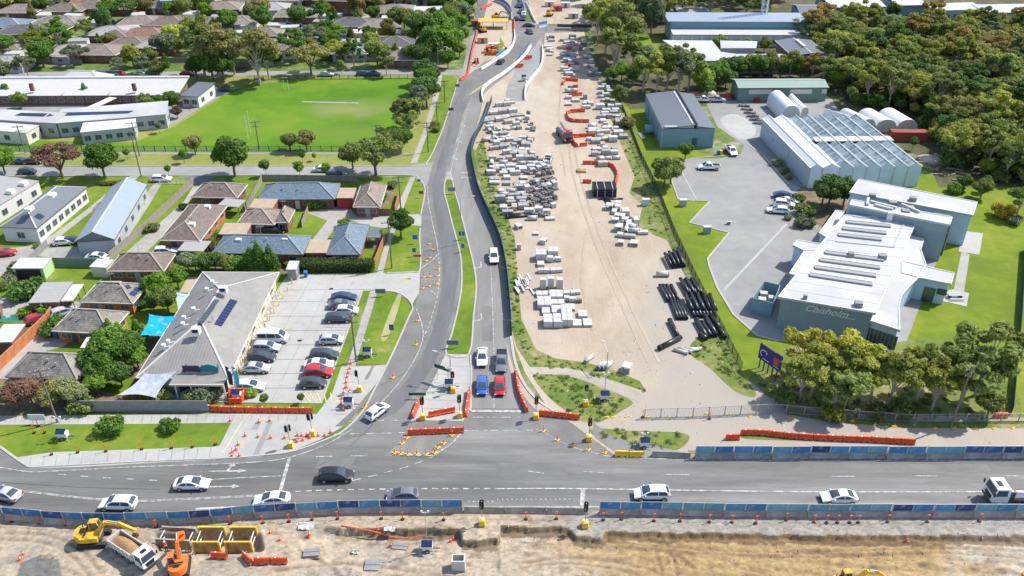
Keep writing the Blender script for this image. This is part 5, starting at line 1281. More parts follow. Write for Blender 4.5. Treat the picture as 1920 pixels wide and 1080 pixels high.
PROT={k:[tree_proto(k,100*i+j+3) for j in range(n)] for i,(k,n) in enumerate((('round',4),('gum',6),('cone',2),('sap',2),('shrub',3),('sheoak',2),('spread',2),('palm',1)))}
HT=dict(round=6.7,gum=10.2,cone=6.0,sap=3.7,shrub=1.45,sheoak=10.2,spread=6.8,palm=5.2)
LC=dict(dark=(.042,.080,.022),green=(.058,.112,.022),bright=(.092,.165,.026),olive=(.086,.108,.034),yellow=(.20,.195,.035),yolive=(.125,.138,.032),grey=(.085,.105,.070),rust=(.15,.115,.040),purple=(.105,.065,.050),brown=(.108,.104,.042),lime=(.14,.20,.035),pale=(.12,.14,.07),gold=(.17,.135,.018))
LW=dict(dark='deep green',green='mid green',bright='bright green',olive='olive green',yellow='yellow-topped',yolive='yellow-olive',grey='grey-green',rust='rust-tinged',purple='purple-brown',brown='brownish',lime='lime green',pale='pale variegated',gold='golden yellow')
KW=dict(round='rounded dense tree',gum='open-crowned gum tree',cone='conical evergreen',sap='slender young tree',shrub='low garden shrub',sheoak='tall drooping tree',spread='wide spreading tree',palm='feathery palm tree')
CATW=dict(round='tree',gum='tree',cone='tree',sap='tree',shrub='shrub',sheoak='tree',spread='tree',palm='palm')
rv=random.Random(5)
TREES=[]
def tree(px,py,kind,h,col='green',label=None,group=None,wd=1.0,p=None):
    t=rv.choice(PROT[kind]); k=h/HT[kind]; p=p or P(px,py)
    c=LC[col]; j=(.85+.3*rv.random())*(1.95 if col in('bright','green','lime','yellow') else 2.4); c=(c[0]*j,c[1]*j,c[2]*j*.8)
    o=clone(t,p,rv.random()*6.28,label or f'{LW[col]} {KW[kind]}',group or {'tree':'trees in view','shrub':'shrubs in view','palm':'palms'}[CATW[kind]],scale=(k*wd,k*wd,k))
    o['category']=CATW[kind]
    for ch in o.children: 
        if ch.name.startswith('crown'): ch.color=(*c,1)
    TREES.append((p.x,p.y)); return o
# street side, from the left
for a in ((10,326,'round',7,'bright'),(118,334,'spread',7.5,'purple'),(197,333,'round',8.5,'green'),(441,331,'round',9.5,'green'),(367,290,'round',5.2,'brown'),(346,306,'sap',3.6,'green'),
 (240,300,'sap',3.0,'olive'),(500,331,'sap',4.4,'olive'),(563,334,'sap',3.9,'bright'),(613,334,'sap',4.0,'bright'),(545,283,'round',4.8,'olive'),(576,283,'round',5.4,'brown'),(568,304,'sap',2.8,'green'),(590,302,'sap',2.2,'lime'),
 (662,317,'round',6.6,'olive'),(705,330,'spread',8.6,'olive'),(68,300,'sap',3.2,'lime'),(317,330,'sap',2.8,'bright'),
 (735,286,'round',6.0,'olive'),(752,284,'round',6.2,'green'),(768,262,'gum',7.5,'olive'),(757,240,'gum',7.5,'brown'),(775,240,'gum',8.5,'olive'),(788,215,'gum',8,'grey'),(800,200,'round',9,'dark'),(803,178,'round',8.5,'green'),(798,160,'round',8,'dark'),(790,190,'round',7,'grey'),(815,238,'shrub',1.8,'brown'),(818,246,'shrub',1.6,'olive'),
 (752,444,'round',6.0,'green'),(584,134,'x',0,0)):
    if a[2]!='x': tree(*a)
# school grounds
for a in ((163,189,'cone',5.4,'green'),(40,205,'round',5,'olive'),(15,188,'round',4.5,'dark'),(45,178,'round',3.6,'green'),(275,207,'round',5.0,'olive'),(325,207,'round',5.6,'green'),(300,212,'round',5,'green'),(263,238,'sap',3.6,'olive'),(300,250,'sap',3.2,'grey'),(333,222,'round',3.4,'purple'),
 (584,140,'spread',8.5,'brown'),(725,142,'gum',7.5,'olive'),(640,138,'sap',4.4,'olive'),(488,160,'gum',16,'brown'),(505,150,'gum',11,'olive'),(385,146,'gum',17,'olive'),(412,147,'gum',16,'brown'),(400,153,'round',10,'green'),(440,140,'gum',13,'olive'),(420,150,'round',8.5,'green'),(370,148,'round',7,'dark'),(300,148,'round',6,'olive'),(225,142,'gum',5.6,'grey'),(270,140,'gum',6,'grey'),(55,148,'gum',7.5,'grey'),(10,155,'round',7,'grey'),(80,156,'shrub',2.4,'olive'),(212,150,'shrub',2.2,'green'),(250,150,'shrub',2.4,'dark')):
    tree(*a)
# gardens around the houses and clinic
for a in ((489,508,'cone',6.6,'green'),(474,510,'cone',5.6,'green'),(510,508,'cone',5.8,'green'),(446,505,'shrub',3.0,'green'),(425,508,'round',3.6,'olive'),(404,505,'round',3.6,'green'),(383,512,'round',3.8,'dark'),(355,512,'round',4.4,'grey'),(368,508,'round',3.6,'green'),(400,465,'shrub',2.2,'olive'),(412,448,'shrub',1.8,'bright'),
 (335,540,'round',4.4,'bright'),(302,560,'round',5.4,'bright'),(317,587,'round',5.2,'olive'),(290,585,'round',3.8,'dark'),(237,578,'shrub',1.9,'dark'),(215,576,'shrub',1.7,'green'),(262,578,'shrub',1.4,'dark'),
 (232,650,'cone',5.2,'lime'),(262,640,'cone',4.6,'bright'),(212,640,'cone',4.8,'bright'),(250,660,'round',3.8,'bright'),(192,708,'round',5.8,'green'),(215,690,'round',7.2,'green'),(245,685,'round',6.4,'green'),(200,720,'round',5.4,'green'),(260,690,'round',4.0,'bright'),(185,740,'round',4.0,'bright'),(230,725,'round',4.2,'dark'),
 (35,766,'round',4.6,'purple'),(62,760,'round',4.9,'purple'),(15,765,'round',4.4,'brown'),(108,758,'round',4.4,'brown'),(130,756,'round',4.6,'pale'),(148,762,'round',4.0,'pale'),(95,768,'round',3.6,'brown'),(160,768,'shrub',2.4,'olive'),
 (45,558,'shrub',3.2,'dark'),(62,552,'shrub',3.0,'dark'),(88,586,'shrub',2.6,'bright'),(112,622,'shrub',2.8,'green'),(98,628,'shrub',2.4,'dark'),(48,592,'shrub',1.8,'lime'),(20,530,'shrub',1.9,'grey'),(12,540,'shrub',1.6,'olive'),(72,464,'shrub',1.0,'bright'),(35,508,'shrub',2.2,'grey'),
 (600,388,'shrub',2.6,'dark'),(585,388,'shrub',2.8,'lime'),(571,385,'shrub',2.2,'dark'),(614,386,'shrub',1.5,'lime'),(645,427,'shrub',1.9,'bright'),(288,432,'shrub',1.8,'olive'),(345,392,'shrub',1.4,'dark'),(735,352,'shrub',1.6,'grey'),(720,370,'shrub',1.3,'bright'),(715,380,'shrub',1.2,'green'),
 (210,808,'shrub',2.5,'green'),(323,806,'shrub',1.9,'green'),(255,748,'shrub',1.9,'rust'),(272,748,'shrub',1.9,'rust'),(290,748,'shrub',1.6,'rust'),(240,750,'shrub',1.4,'rust'),(385,752,'shrub',3.0,'grey'),(372,750,'shrub',2.4,'pale'),(310,748,'shrub',1.7,'pale'),(355,754,'shrub',1.2,'brown'),
 (498,762,'sap',2.4,'olive'),(566,758,'sap',2.0,'dark'),(545,500,'shrub',1.5,'lime'),(470,742,'shrub',1.2,'lime')):
    tree(*a)
for k in range(8): tree(196+k*9.5,395-k*0-0+ (450-395)*(1-k/7.) -8,'shrub',1.7,'olive')
for k in range(6): tree(222+k*9,438-k*12.5,'shrub',1.3,['lime','bright'][k%2])
for k in range(9): tree(190+k*9,346+ (1 if k%2 else 0),'shrub',1.0,['olive','green','rust'][k%3])
# gums in front of the college
for a in ((1497,708,'gum',8.6,'yellow'),(1520,742,'gum',8.6,'yolive'),(1498,752,'gum',7.6,'yolive'),(1556,776,'gum',7,'olive'),(1472,758,'shrub',2.4,'olive'),(1563,722,'gum',9.6,'yellow'),(1588,742,'gum',8.8,'yolive'),(1632,750,'gum',8.6,'yolive'),(1668,757,'gum',9,'yolive'),(1716,752,'gum',9,'yolive'),(1765,740,'gum',9,'olive'),(1798,762,'gum',10,'olive'),(1828,742,'gum',13,'olive'),(1745,770,'gum',8,'yolive'),(1580,772,'gum',8,'olive'),(1690,780,'shrub',2.6,'olive'),(1640,780,'shrub',2.2,'olive'),(1850,782,'round',4.4,'olive'),(1560,785,'shrub',2.4,'yolive')):
    tree(*a)
# college gardens and car park
for a in ((1552,390,'round',7.6,'dark'),(1580,388,'round',7.0,'dark'),(1541,384,'round',6.2,'green'),(1508,402,'shrub',2.8,'olive'),(1498,378,'shrub',1.9,'olive'),(1477,412,'shrub',1.1,'grey'),(1503,425,'shrub',2.0,'grey'),(1518,424,'shrub',1.9,'grey'),(1504,408,'shrub',1.4,'grey'),(1245,352,'round',7.6,'olive'),(1257,345,'round',6.2,'brown'),(1284,299,'round',4.4,'green'),(1162,196,'round',5.4,'olive'),(1176,237,'shrub',2.8,'brown'),
 (1881,407,'shrub',3.0,'gold'),(1838,372,'round',4.6,'olive'),(1845,360,'sap',3.8,'green'),(1805,358,'round',4.0,'green'),(1790,362,'shrub',2.4,'bright'),(1905,408,'gum',7,'olive'),(1900,420,'shrub',2.0,'grey'),(1710,282,'sap',3.4,'green'),(1760,292,'sap',4.2,'dark'),(1458,310,'shrub',1.8,'pale'),(1470,325,'shrub',1.5,'pale'),(1478,335,'shrub',1.3,'pale')):
    tree(*a)
# belt behind the workshop, tall gums by the yard
for a in ((1135,100,'gum',17,'yolive'),(1120,85,'gum',14,'olive'),(1158,118,'gum',18,'olive'),(1172,105,'gum',15,'brown'),(1150,135,'gum',14,'olive'),(1143,70,'gum',13,'yolive'),(1185,130,'gum',9,'olive'),(1165,152,'round',6,'bright'),(1150,155,'round',5,'green'),(1185,160,'round',6,'dark'),(1220,68,'sheoak',15,'grey'),(1195,52,'gum',13,'olive'),(1235,30,'gum',12,'olive'),(1132,40,'gum',12,'dark'),(1110,52,'gum',9,'dark'),
 (1205,172,'gum',11,'olive'),(1230,178,'gum',12,'yolive'),(1250,172,'gum',13,'olive'),(1272,178,'gum',12,'grey'),(1290,172,'gum',12,'olive'),(1312,174,'round',8,'lime'),(1215,150,'gum',10,'grey'),(1280,150,'gum',10,'brown'),(1330,165,'round',8,'green'),(1345,155,'round',7,'green'),(1365,150,'round',7.5,'dark'),(1385,147,'round',7,'green'),(1405,146,'round',7,'olive'),(1425,148,'round',8,'green'),(1442,147,'round',8,'brown'),(1462,147,'round',7,'dark'),(1480,145,'gum',8,'yolive'),(1500,146,'round',6,'bright'),(1520,152,'gum',8,'rust'),(1540,160,'gum',9,'olive'),(1565,165,'round',6,'lime'),(1360,165,'round',6,'dark'),(1325,182,'round',5,'green'),
 (1348,96,'round',5.6,'olive'),(1380,97,'round',3.6,'bright'),(1398,96,'round',4.4,'lime'),(1432,98,'round',5,'olive'),(1575,95,'round',9,'dark'),(1555,70,'gum',9,'rust')):
    tree(*a)
# trees along the top left roadside
for a in ((775,122,'round',7,'olive'),(790,125,'round',8,'dark'),(812,118,'round',11,'green'),(835,112,'round',12,'bright'),(850,100,'round',10,'green'),(828,85,'round',11,'green'),(800,80,'round',10,'dark'),(780,70,'round',9,'dark'),(855,70,'round',9,'green'),(815,55,'round',8,'green'),(870,45,'round',8,'grey'),(880,20,'round',8,'dark'),(845,50,'round',8,'olive'),(840,128,'round',6,'green'),(862,108,'round',5,'olive')):
    tree(*a)
# far suburb houses
SUB=[]
SHEDS=[]
def sub_house(px,py,L,W,deg,roof,wall,label=None,rise=1.9,kind='hip',h=2.6,wins=(3,1,0)):
    fr=crect((px,py),L,W,deg); t=broot('house',label or f"{dict(brown='brown-tiled',greyt='grey-tiled',dkgrey='charcoal-roofed',taupe='taupe-tiled',terra='terracotta-roofed',blue='blue-roofed',zinc='grey sheet-roofed',pale='pale-roofed',dsheet='dark metal-roofed',lsheet='blue-grey-roofed')[roof]} suburban {'brick' if 'brick' in wall else 'rendered'} house",'house',fr,'houses of the far suburb')
    block(t,fr,h,kind,rise,wall,roof,ov=.45,wins=wins,ridge='ridgew' if roof in('blue','pale','dsheet') else 'ridge'); c=P(px,py); SUB.append((c.x,c.y,max(L,W)*.5)); return t
for a in ((20,58,15,11,2,'blue','brickd'),(58,70,20,12,1,'dkgrey','brick'),(92,68,15,11,-4,'dkgrey','brick'),(115,52,17,11,0,'greyt','brickd'),(140,108,15,12,4,'zinc','cream'),(190,108,16,12,-2,'taupe','brick'),(215,72,15,12,2,'zinc','brick'),(222,80,9,8,8,'brown','brick'),(247,94,15,11,3,'brown','brick'),(277,76,16,10,0,'terra','brick'),(270,52,15,12,3,'taupe','cream'),(322,54,16,12,-4,'brown','cream'),(299,97,14,10,0,'zinc','brick'),(395,55,15,11,4,'taupe','brick'),(444,52,16,11,0,'greyt','cream'),(165,12,16,12,0,'terra','brick'),(60,8,18,12,0,'brown','brick'),(105,6,17,12,3,'terra','cream'),(45,30,16,12,0,'taupe','brick'),(10,98,16,12,2,'taupe','cream'),(180,22,15,12,6,'brown','brick'),(225,24,15,11,0,'taupe','brick'),(537,8,15,11,2,'greyt','cream'),(500,26,18,11,4,'zinc','cream'),(665,56,17,11,-3,'dkgrey','brick'),(714,58,15,11,4,'taupe','brick'),(742,30,15,12,2,'greyt','cream'),(703,8,14,11,0,'dkgrey','brick'),(510,98,11,10,8,'greyt','cream'),(545,103,12,11,5,'greyt','cream'),(660,108,12,10,2,'blue','rgrey'),(697,106,11,10,-3,'blue','rgrey'),(742,93,14,12,5,'dkgrey','cream'),(560,38,16,12,0,'greyt','brick'),(470,10,16,12,0,'brown','cream'),(420,24,15,11,3,'taupe','brick'),(310,22,14,10,0,'greyt','brick'),(20,130,13,9,0,'zinc','rgrey'),(770,8,15,10,0,'taupe','cream'),(845,12,17,11,0,'terra','brick'),(905,-8,14,11,0,'brown','brick'),(610,6,15,11,0,'brown','brick'),(280,8,14,11,0,'brown','brick'),(0,12,14,11,0,'brown','brick'),(580,82,9,4,0,'lsheet','rgrey'),(760,120,13,9,0,'taupe','brick'),(130,28,15,11,0,'brown','brick'),(500,75,12,9,0,'taupe','brick')):
    sub_house(*a)
sub_house(640,22,18,13,-8,'dkgrey','brick','two-storey charcoal-roofed brick house under construction near the roadside trees',2.4,'hip',5.6,(5,2,0))
for k in range(5): 
    sub_house(330+k*15,22-k*4.5,8,10,8,'lsheet','rgrey','two-storey pale townhouse in the blue-grey-roofed row',1.4,'gablex',5.4,(2,1,0))
fr=rect((775,30),(875,28),(800,14),3.6); t=broot('community_hall','white and blue flat-roofed hall beside the roadside trees','hall',fr); block(t,fr,3.6,'flat',.5,'blueclad','pale',ov=.2,wins=(6,1,0))
for k,(px,py) in enumerate(((605,85),(628,80),(612,70),(640,95),(600,100))):
    fr=crect((px,py),13,5,6); t=broot('flat_unit','grey flat-roofed unit in the stepped metal row','unit',fr,'stepped flat-roofed units'); block(t,fr,3.0,'flat',.3,'rgrey',['zinc','dsheet','lsheet'][k%3],ov=.1,wins=(3,1,0),door=False)
for px,py in ((30,112),(100,50),(150,88),(245,62),(285,100),(340,66),(372,72),(420,68),(452,72),(468,58),(575,28),(600,52),(655,72),(690,72),(728,44),(755,72),(140,40),(85,38),(190,52),(260,38),(300,46),(360,36),(410,42),(520,58),(545,62),(580,66),(625,40),(765,102),(715,112),(120,118),(230,112)):
    fr=crect((px,py),rv.uniform(4,7),rv.uniform(3,5),rv.uniform(-8,8)); t=broot('garden_shed',rv.choice(['small pale sheet-roofed garden shed','small white-roofed garden shed','small grey sheet-roofed garden shed']),'shed',fr,'garden sheds of the far suburb'); block(t,fr,2.4,'flat',.2,rv.choice(['cream','rgrey','rwhite']),rv.choice(['pale','zinc','roofwhite']),ov=.1,wins=(1,0,0),door=False); c=P(px,py); SUB.append((c.x,c.y,3.2))
# random fill of the far suburb
def world_poly(pxs): return [(P(*p).x,P(*p).y) for p in pxs]
def inside(x,y,poly):
    c=False; j=len(poly)-1
    for i in range(len(poly)):
        xi,yi=poly[i]; xj,yj=poly[j]
        if ((yi>y)!=(yj>y)) and x<(xj-xi)*(y-yi)/(yj-yi+1e-9)+xi: c=not c
        j=i
    return c
def scatter(poly,n,dist,avoid,tries=40000):
    xs=[p[0] for p in poly]; ys=[p[1] for p in poly]; out=[]; k=0
    while len(out)<n and k<tries:
        k+=1; x=rv.uniform(min(xs),max(xs)); y=rv.uniform(min(ys),max(ys))
        if not inside(x,y,poly): continue
        if any((x-a)**2+(y-b)**2<dist*dist for a,b in out): continue
        if any((x-a)**2+(y-b)**2<r*r for a,b,r in avoid): continue
        out.append((x,y))
    return out
far=world_poly([(-120,-36),(880,-36),(870,-4),(-120,2)])
for x,y in scatter(far,26,22,[(a,b,r+10) for a,b,r in SUB]):
    q=proj((x,y,0)); sub_house(q[0],q[1],rv.uniform(13,17),11,rv.uniform(-6,8),rv.choice(['brown','taupe','greyt','dkgrey','greyt','zinc']),rv.choice(['brick','brick','cream']))
streets=[]
for a,b in (((-60,140),(866,136)),((-60,51),(240,47)),((240,47),(470,41)),((470,41),(645,-5)),((470,55),(700,28))):
    p,q=P(*a),P(*b); n=int((q-p).length/3); streets+=[(p.lerp(q,i/n).x,p.lerp(q,i/n).y,4.6) for i in range(n+1)]
streets+=[(P(535,72).x,P(535,72).y,13)]
sub=world_poly([(-70,-36),(890,-36),(885,30),(760,90),(765,128),(-70,128)])
cols=['green','dark','olive','bright','green','grey','dark','olive','brown','green','yolive']
for x,y in scatter(sub,285,4.6,[(a,b,r*.75+.8) for a,b,r in SUB]+streets+[(a,b,4) for a,b in TREES]):
    k=rv.choice(['round','round','round','gum','sheoak','spread','shrub','cone'])
    tree(0,0,k,{'round':rv.uniform(5,9.5),'gum':rv.uniform(7,11.5),'sheoak':rv.uniform(7,10),'spread':rv.uniform(5,7.5),'shrub':rv.uniform(1.8,3),'cone':rv.uniform(4,7)}[k],rv.choice(cols),p=Vector((x,y,0)))
for a in ((1590,52,'gum',9,'yolive'),(1668,50,'sheoak',9,'dark'),(1745,45,'gum',9,'rust'),(1540,60,'gum',10,'rust'),(1905,52,'gum',8,'rust'),(1830,50,'round',6,'olive')): tree(*a)
for a in ((85,82,'palm',6.5,'olive'),(95,90,'palm',5.8,'olive')): tree(*a)
# the wood to the right
wood=world_poly([(1500,75),(1545,125),(1590,172),(1625,198),(1700,205),(1765,245),(1770,300),(1850,325),(1900,345),(2080,345),(2150,90),(1960,72),(1760,70),(1640,68)])
for x,y in scatter(wood,265,5.1,[(a,b,4) for a,b in TREES]):
    q=proj((x,y,0)); t=(q[1]-30)/300
    c=rv.choice(['olive','olive','yolive','brown','olive','olive','yolive','dark'] if t>.35 else ['rust','yolive','olive','brown','yolive','olive','yolive','grey','dark'])
    k=rv.choice(['gum','gum','gum','gum','round','spread','spread']); tree(0,0,k,{'gum':rv.uniform(8,12.5),'round':rv.uniform(6,8.5),'spread':rv.uniform(6.5,8.5)}[k],c,p=Vector((x,y,0)))
back=world_poly([(1060,-20),(1480,-20),(2100,-34),(2100,-16),(1480,0),(1420,44),(1180,44),(1120,20)])
for x,y in scatter(back,62,9,[(a,b,5) for a,b in TREES]+[(P(px,py).x,P(px,py).y,r) for px,py,r in ((1610,5,26),(1708,4,16),(1800,14,22),(1920,16,30),(1540,18,16),(1250,20,10),(1300,22,14))]):
    tree(0,0,rv.choice(['gum','gum','sheoak','round']),rv.uniform(9,13),rv.choice(['olive','dark','yolive','rust','grey','green']),p=Vector((x,y,0)))
edge=world_poly([(1570,185),(1640,205),(1740,225),(1775,310),(1920,352),(2000,352),(1990,300),(1800,270),(1760,200),(1620,170)])
for x,y in scatter(edge,58,3.6,[(a,b,1.6) for a,b in TREES]): tree(0,0,rv.choice(['shrub','round','round']),rv.uniform(2.4,4.6),rv.choice(['olive','green','yolive','dark','brown']),p=Vector((x,y,0)))
# rough weed tufts: too many to count
def tufts(name,poly,n,h,cols,seed):
    rs=random.Random(seed); lob=[]; pw=world_poly(poly); xs=[p[0] for p in pw]; ys=[p[1] for p in pw]
    while len(lob)<n:
        x=rs.uniform(min(xs),max(xs)); y=rs.uniform(min(ys),max(ys))
        if inside(x,y,pw): r=h*(.5+rs.random()); lob.append((x,y,r*.35,r*1.2,r*1.2,r*.7))
    me=crown_mesh(name,lob,n*45,h*.45,seed,up=.6,hollow=.2); o=obj(name,me,color=cols); o['kind']='stuff'; return o
tufts('weeds',[(893,250),(907,262),(930,345),(966,450),(978,600),(1005,655),(1040,672),(1150,694),(1212,735),(1060,691),(995,690),(955,600),(945,480),(900,340)],300,.24,(.15,.20,.05),1)
tufts('weeds',[(1000,700),(1060,702),(1185,752),(1110,795),(1060,770),(1020,735)],110,.25,(.14,.19,.05),2)
tufts('weeds',[(1158,185),(1202,300),(1266,442),(1225,440),(1205,385),(1190,330),(1150,235)],150,.25,(.16,.20,.06),3)
tufts('weeds',[(1290,655),(1340,610),(1392,700),(1418,742),(1330,690)],80,.25,(.16,.21,.055),4)
tufts('weeds',[(1110,803),(1280,812),(1260,846),(1120,820)],55,.25,(.16,.21,.06),5)
tufts('undergrowth',[(1420,725),(1480,690),(1640,690),(1880,720),(1890,790),(1540,782)],240,.3,(.12,.15,.045),6)
def stones(name,n,pick,size,m,seed):
    rs=np.random.RandomState(seed); V=[];F=[]
    for k in range(n):
        x,y,z=pick(rs); s_=size*(.4+rs.rand()**2*1.6); o=len(V)
        for (a,b,c) in ((1,0,0),(-.5,.87,0),(-.5,-.87,0),(0,0,.9)): V.append((x+s_*(a+rs.normal()*.25),y+s_*(b+rs.normal()*.25),z+s_*c*.7-.02))
        F+=[(o,o+1,o+3),(o+1,o+2,o+3),(o+2,o,o+3)]
    me=bpy.data.meshes.new(name); me.from_pydata(V,[],F); me.materials.append(m); o=obj(name,me); o['kind']='stuff'
def _pk(rs):
    x=rs.uniform(-62,62); y=rs.uniform(66,77.4); return x,y,tz(x,y)
stones('loose_stones',1100,_pk,.10,M['conc'],3); stones('soil_clods',1100,_pk,.11,M['dirt'],4)
yp=world_poly([(985,690),(960,600),(940,440),(910,330),(930,190),(1030,80),(1095,70),(1150,190),(1225,400),(1330,620),(1430,745),(1900,800),(1900,832),(1300,835),(1110,790)])
def _pk2(rs):
    while True:
        x=rs.uniform(-20,70); y=rs.uniform(90,300)
        if inside(x,y,yp): return x,y,.05
stones('loose_stones',1500,_pk2,.14,M['concl'],5)
tufts('undergrowth',[(1500,60),(1590,180),(1760,250),(1780,320),(2000,350),(2080,60)],900,.9,(.11,.13,.045),7)
# ------------------------------------------------------------------ vehicles
def loft(st, mb=None, mi=0):
    mb=mb or MB(); rows=[]
    for (x,hw,zb,zs,zt) in st:
        half=[(hw*.86,zb),(hw*.98,zb+.18),(hw,zs-.18),(hw*.95,zs-.02),(hw*.6,zt)]
        rows.append([(x,-y,z) for y,z in half]+[(x,y,z) for y,z in half[::-1]])
    n=len(rows[0]); vs=[p for r in rows for p in r]; fs=[]
    for i in range(len(rows)-1):
        for k in range(n-1): fs.append((i*n+k,(i+1)*n+k,(i+1)*n+k+1,i*n+k+1))
    fs.append(tuple(range(n))); fs.append(tuple(range(len(vs)-1,len(vs)-n-1,-1)))
    return mb.add(vs,fs,mi)
WHEEL={}
def wheel(root,x,y,r=.33,w_=.22):
    k=(r,w_)
    if k not in WHEEL:
        a=MB().tube((0,-w_/2,0),(0,w_/2,0),r,14).mesh('wheel',M['tyre']); b=MB().tube((0,-w_/2-.012,0),(0,w_/2+.012,0),r*.62,10).mesh('rim',M['rim']); WHEEL[k]=(a,b)
    o=obj('wheel',WHEEL[k][0],root,(x,y,r)); obj('rim',WHEEL[k][1],o); return o
def lampset(t,L,W,zf,zr,inx=.0):
    for s in(-1,1):
        y=s*W*.36
        MB().box((L/2-.10-inx,y,zf),(.22,.36,.15)).build('headlight',M['lampc'],t); MB().box((-L/2+.06,y,zr),(.16,.3,.2)).build('tail_light',M['lampr'],t)
def car_proto(kind):
    D=dict(sedan=(4.7,1.84,1.45),hatch=(4.15,1.78,1.47),suv=(4.75,1.90,1.70),wagon=(4.8,1.84,1.5),van=(5.2,1.95,2.1),ute=(5.3,1.88,1.78)); L,W,H=D[kind]
    t=obj(dict(sedan='sedan_car',hatch='hatchback_car',suv='sport_utility_car',wagon='estate_car',van='minibus',ute='utility_truck')[kind],None)
    hw=W/2; x=L/2; zg=.24 if kind not in('suv','ute') else .34; bl=.92 if kind in('sedan','hatch','wagon') else 1.05
    if kind=='van': bl=1.15
    hood=.60*bl+.17
    cow={'sedan':.95,'hatch':1.0,'suv':1.05,'wagon':1.0,'van':1.75,'ute':1.35}[kind]
    tail={'sedan':-x,'hatch':-x,'suv':-x,'wagon':-x,'van':-x,'ute':-x}[kind]
    st=[(x,hw*.72,zg+.08,hood*.78,hood*.80),(x-.14,hw*.90,zg,hood*.92,hood*.96),(x-.7,hw*.98,zg,hood+.02,hood+.08),(cow+.05,hw,zg,bl-.02,bl+.05),(0,hw,zg,bl,bl+.02),(-x*.55,hw,zg,bl+.02,bl+.03),(-x+.25,hw*.96,zg,bl,bl+.02),(-x+.05,hw*.88,zg+.03,bl-.1,bl-.06),(-x,hw*.80,zg+.12,bl-.25,bl-.22)]
    body=loft(st)
    ct={'sedan':(cow+.38,-.28+.4,-1.0,-1.98),'hatch':(cow+.38,.15,-1.42,-x+.06),'suv':(cow+.36,.30,-1.75,-x+.06),'wagon':(cow+.38,.15,-1.75,-x+.08),'van':(cow+.5,1.15,-x+.2,-x+.03),'ute':(cow+.2,.62,-.40,-.64)}[kind]
    f0,f1,r1,r0=ct; wb=hw*.95; wt=hw*.70 if kind!='van' else hw*.82; zb=bl-.03; xm=(f1+r1)/2; Ht=H-.03
    wy=lambda z: wb-(wb-wt)*max(0,(z-zb))/(Ht-zb)
    S=[(f0,zb),(f0*.5+f1*.5,zb+(Ht-zb)*.57),(f1,Ht-.09),(f1*.7+xm*.3,Ht-.02),(xm,Ht+.02),(r1*.7+xm*.3,Ht-.02),(r1,Ht-.10),(r1*.5+r0*.5,zb+(Ht-zb)*.55),(r0,zb)]
    vs=[]; 
    for (sx,sz) in S:
        y=wy(sz); vs+=[(sx,-wb,zb),(sx,-y,sz),(sx,-y*.55,sz+.035),(sx,y*.55,sz+.035),(sx,y,sz),(sx,wb,zb)]
    fs=[(i*6+k,i*6+k+1,i*6+k+7,i*6+k+6) for i in range(len(S)-1) for k in range(5)]
    body.add(vs,fs)
    if kind=='ute':
        body.bx(-x+.02,-.66,-hw*.97,-hw*.86,bl-.02,bl+.16); body.bx(-x+.02,-.66,hw*.86,hw*.97,bl-.02,bl+.16); body.bx(-x,-x+.1,-hw*.86,hw*.86,bl-.02,bl+.15); body.bx(-.8,-.66,-hw*.86,hw*.86,bl-.02,bl+.16)
    bo=body.build('body',M['paint'],t,True); bo.data.set_sharp_from_angle(angle=R(38))
    if kind=='ute': MB().bx(-x+.1,-.8,-hw*.86,hw*.86,bl+.03,bl+.06).build('tray_floor',M['black'],t)
    def zx(xx):
        for (x0,z0),(x1,z1) in zip(S,S[1:]):
            if x1<=xx<=x0: return z0+(z1-z0)*(x0-xx)/(x0-x1+1e-6)
        return zb
    def screen(name,xs):
        m=MB(); q=[]
        for xx in xs:
            z=zx(xx)+.03; y=wy(z)*.86; q+=[(xx+.012*(1 if xs[0]>0 else -1),-y,z),(xx+.012*(1 if xs[0]>0 else -1),-y*.4,z+.028),(xx+.012*(1 if xs[0]>0 else -1),y*.4,z+.028),(xx+.012*(1 if xs[0]>0 else -1),y,z)]
        m.add(q,[(i*4+k,i*4+k+1,i*4+k+5,i*4+k+4) for i in range(len(xs)-1) for k in range(3)]); m.build(name,M['glass'],t)
    lw=f0-f1; screen('windscreen',[f0-lw*.12,f0-lw*.5,f1+lw*.03]); rl=r1-r0; screen('rear_window',[r1-rl*.05,r1-rl*.5,r0+rl*.16])
    for sg_ in(-1,1):
        zt=Ht-.15; zl=zb+.07; fb=f0-lw*.30; ft=f1+lw*.08; rb=r0+(.42 if kind!='ute' else .12); rt=r1-rl*.05
        segs=[(fb,xm+.05,xm+.05,ft),(xm-.05,rb,rt,xm-.05)] if kind!='van' else [(fb,.75,.75,ft),(.65,-.75,-.75,.65),(-.85,-x+.35,-x+.35,-.85)]
        for p0,p1,p2,p3 in segs: MB().add([(p0,sg_*(wy(zl)+.016),zl),(p1,sg_*(wy(zl)+.016),zl),(p2,sg_*(wy(zt)+.016),zt),(p3,sg_*(wy(zt)+.016),zt)],[(0,1,2,3)]).build('side_window',M['glass'],t)
    r=.33 if kind not in('suv','ute','van') else .37
    for sx in(x-.86,-x+.88):
        for s in(-1,1): wheel(t,sx,s*(hw-.09),r)
    lampset(t,L,W,hood*.72,bl*.80,.02)
    for s in(-1,1): MB().box((cow-.05,s*(hw+.06),bl+.05),(.12,.2,.14)).build('mirror',M['paint'],t)
    MB().bx(x-.06,x+.015,-hw*.55,hw*.55,zg+.08,hood*.55).build('grille',M['black'],t)
    MB().bx(-x-.012,-x+.05,-.28,.28,.5,.62).build('number_plate',M['white'],t)
    MB().bx(-x*.62,x*.6,-hw*.995,hw*.995,zg-.06,zg+.06).build('sill',M['black'],t)
    return proto(t)
CARS={k:car_proto(k) for k in('sedan','hatch','suv','wagon','van','ute')}
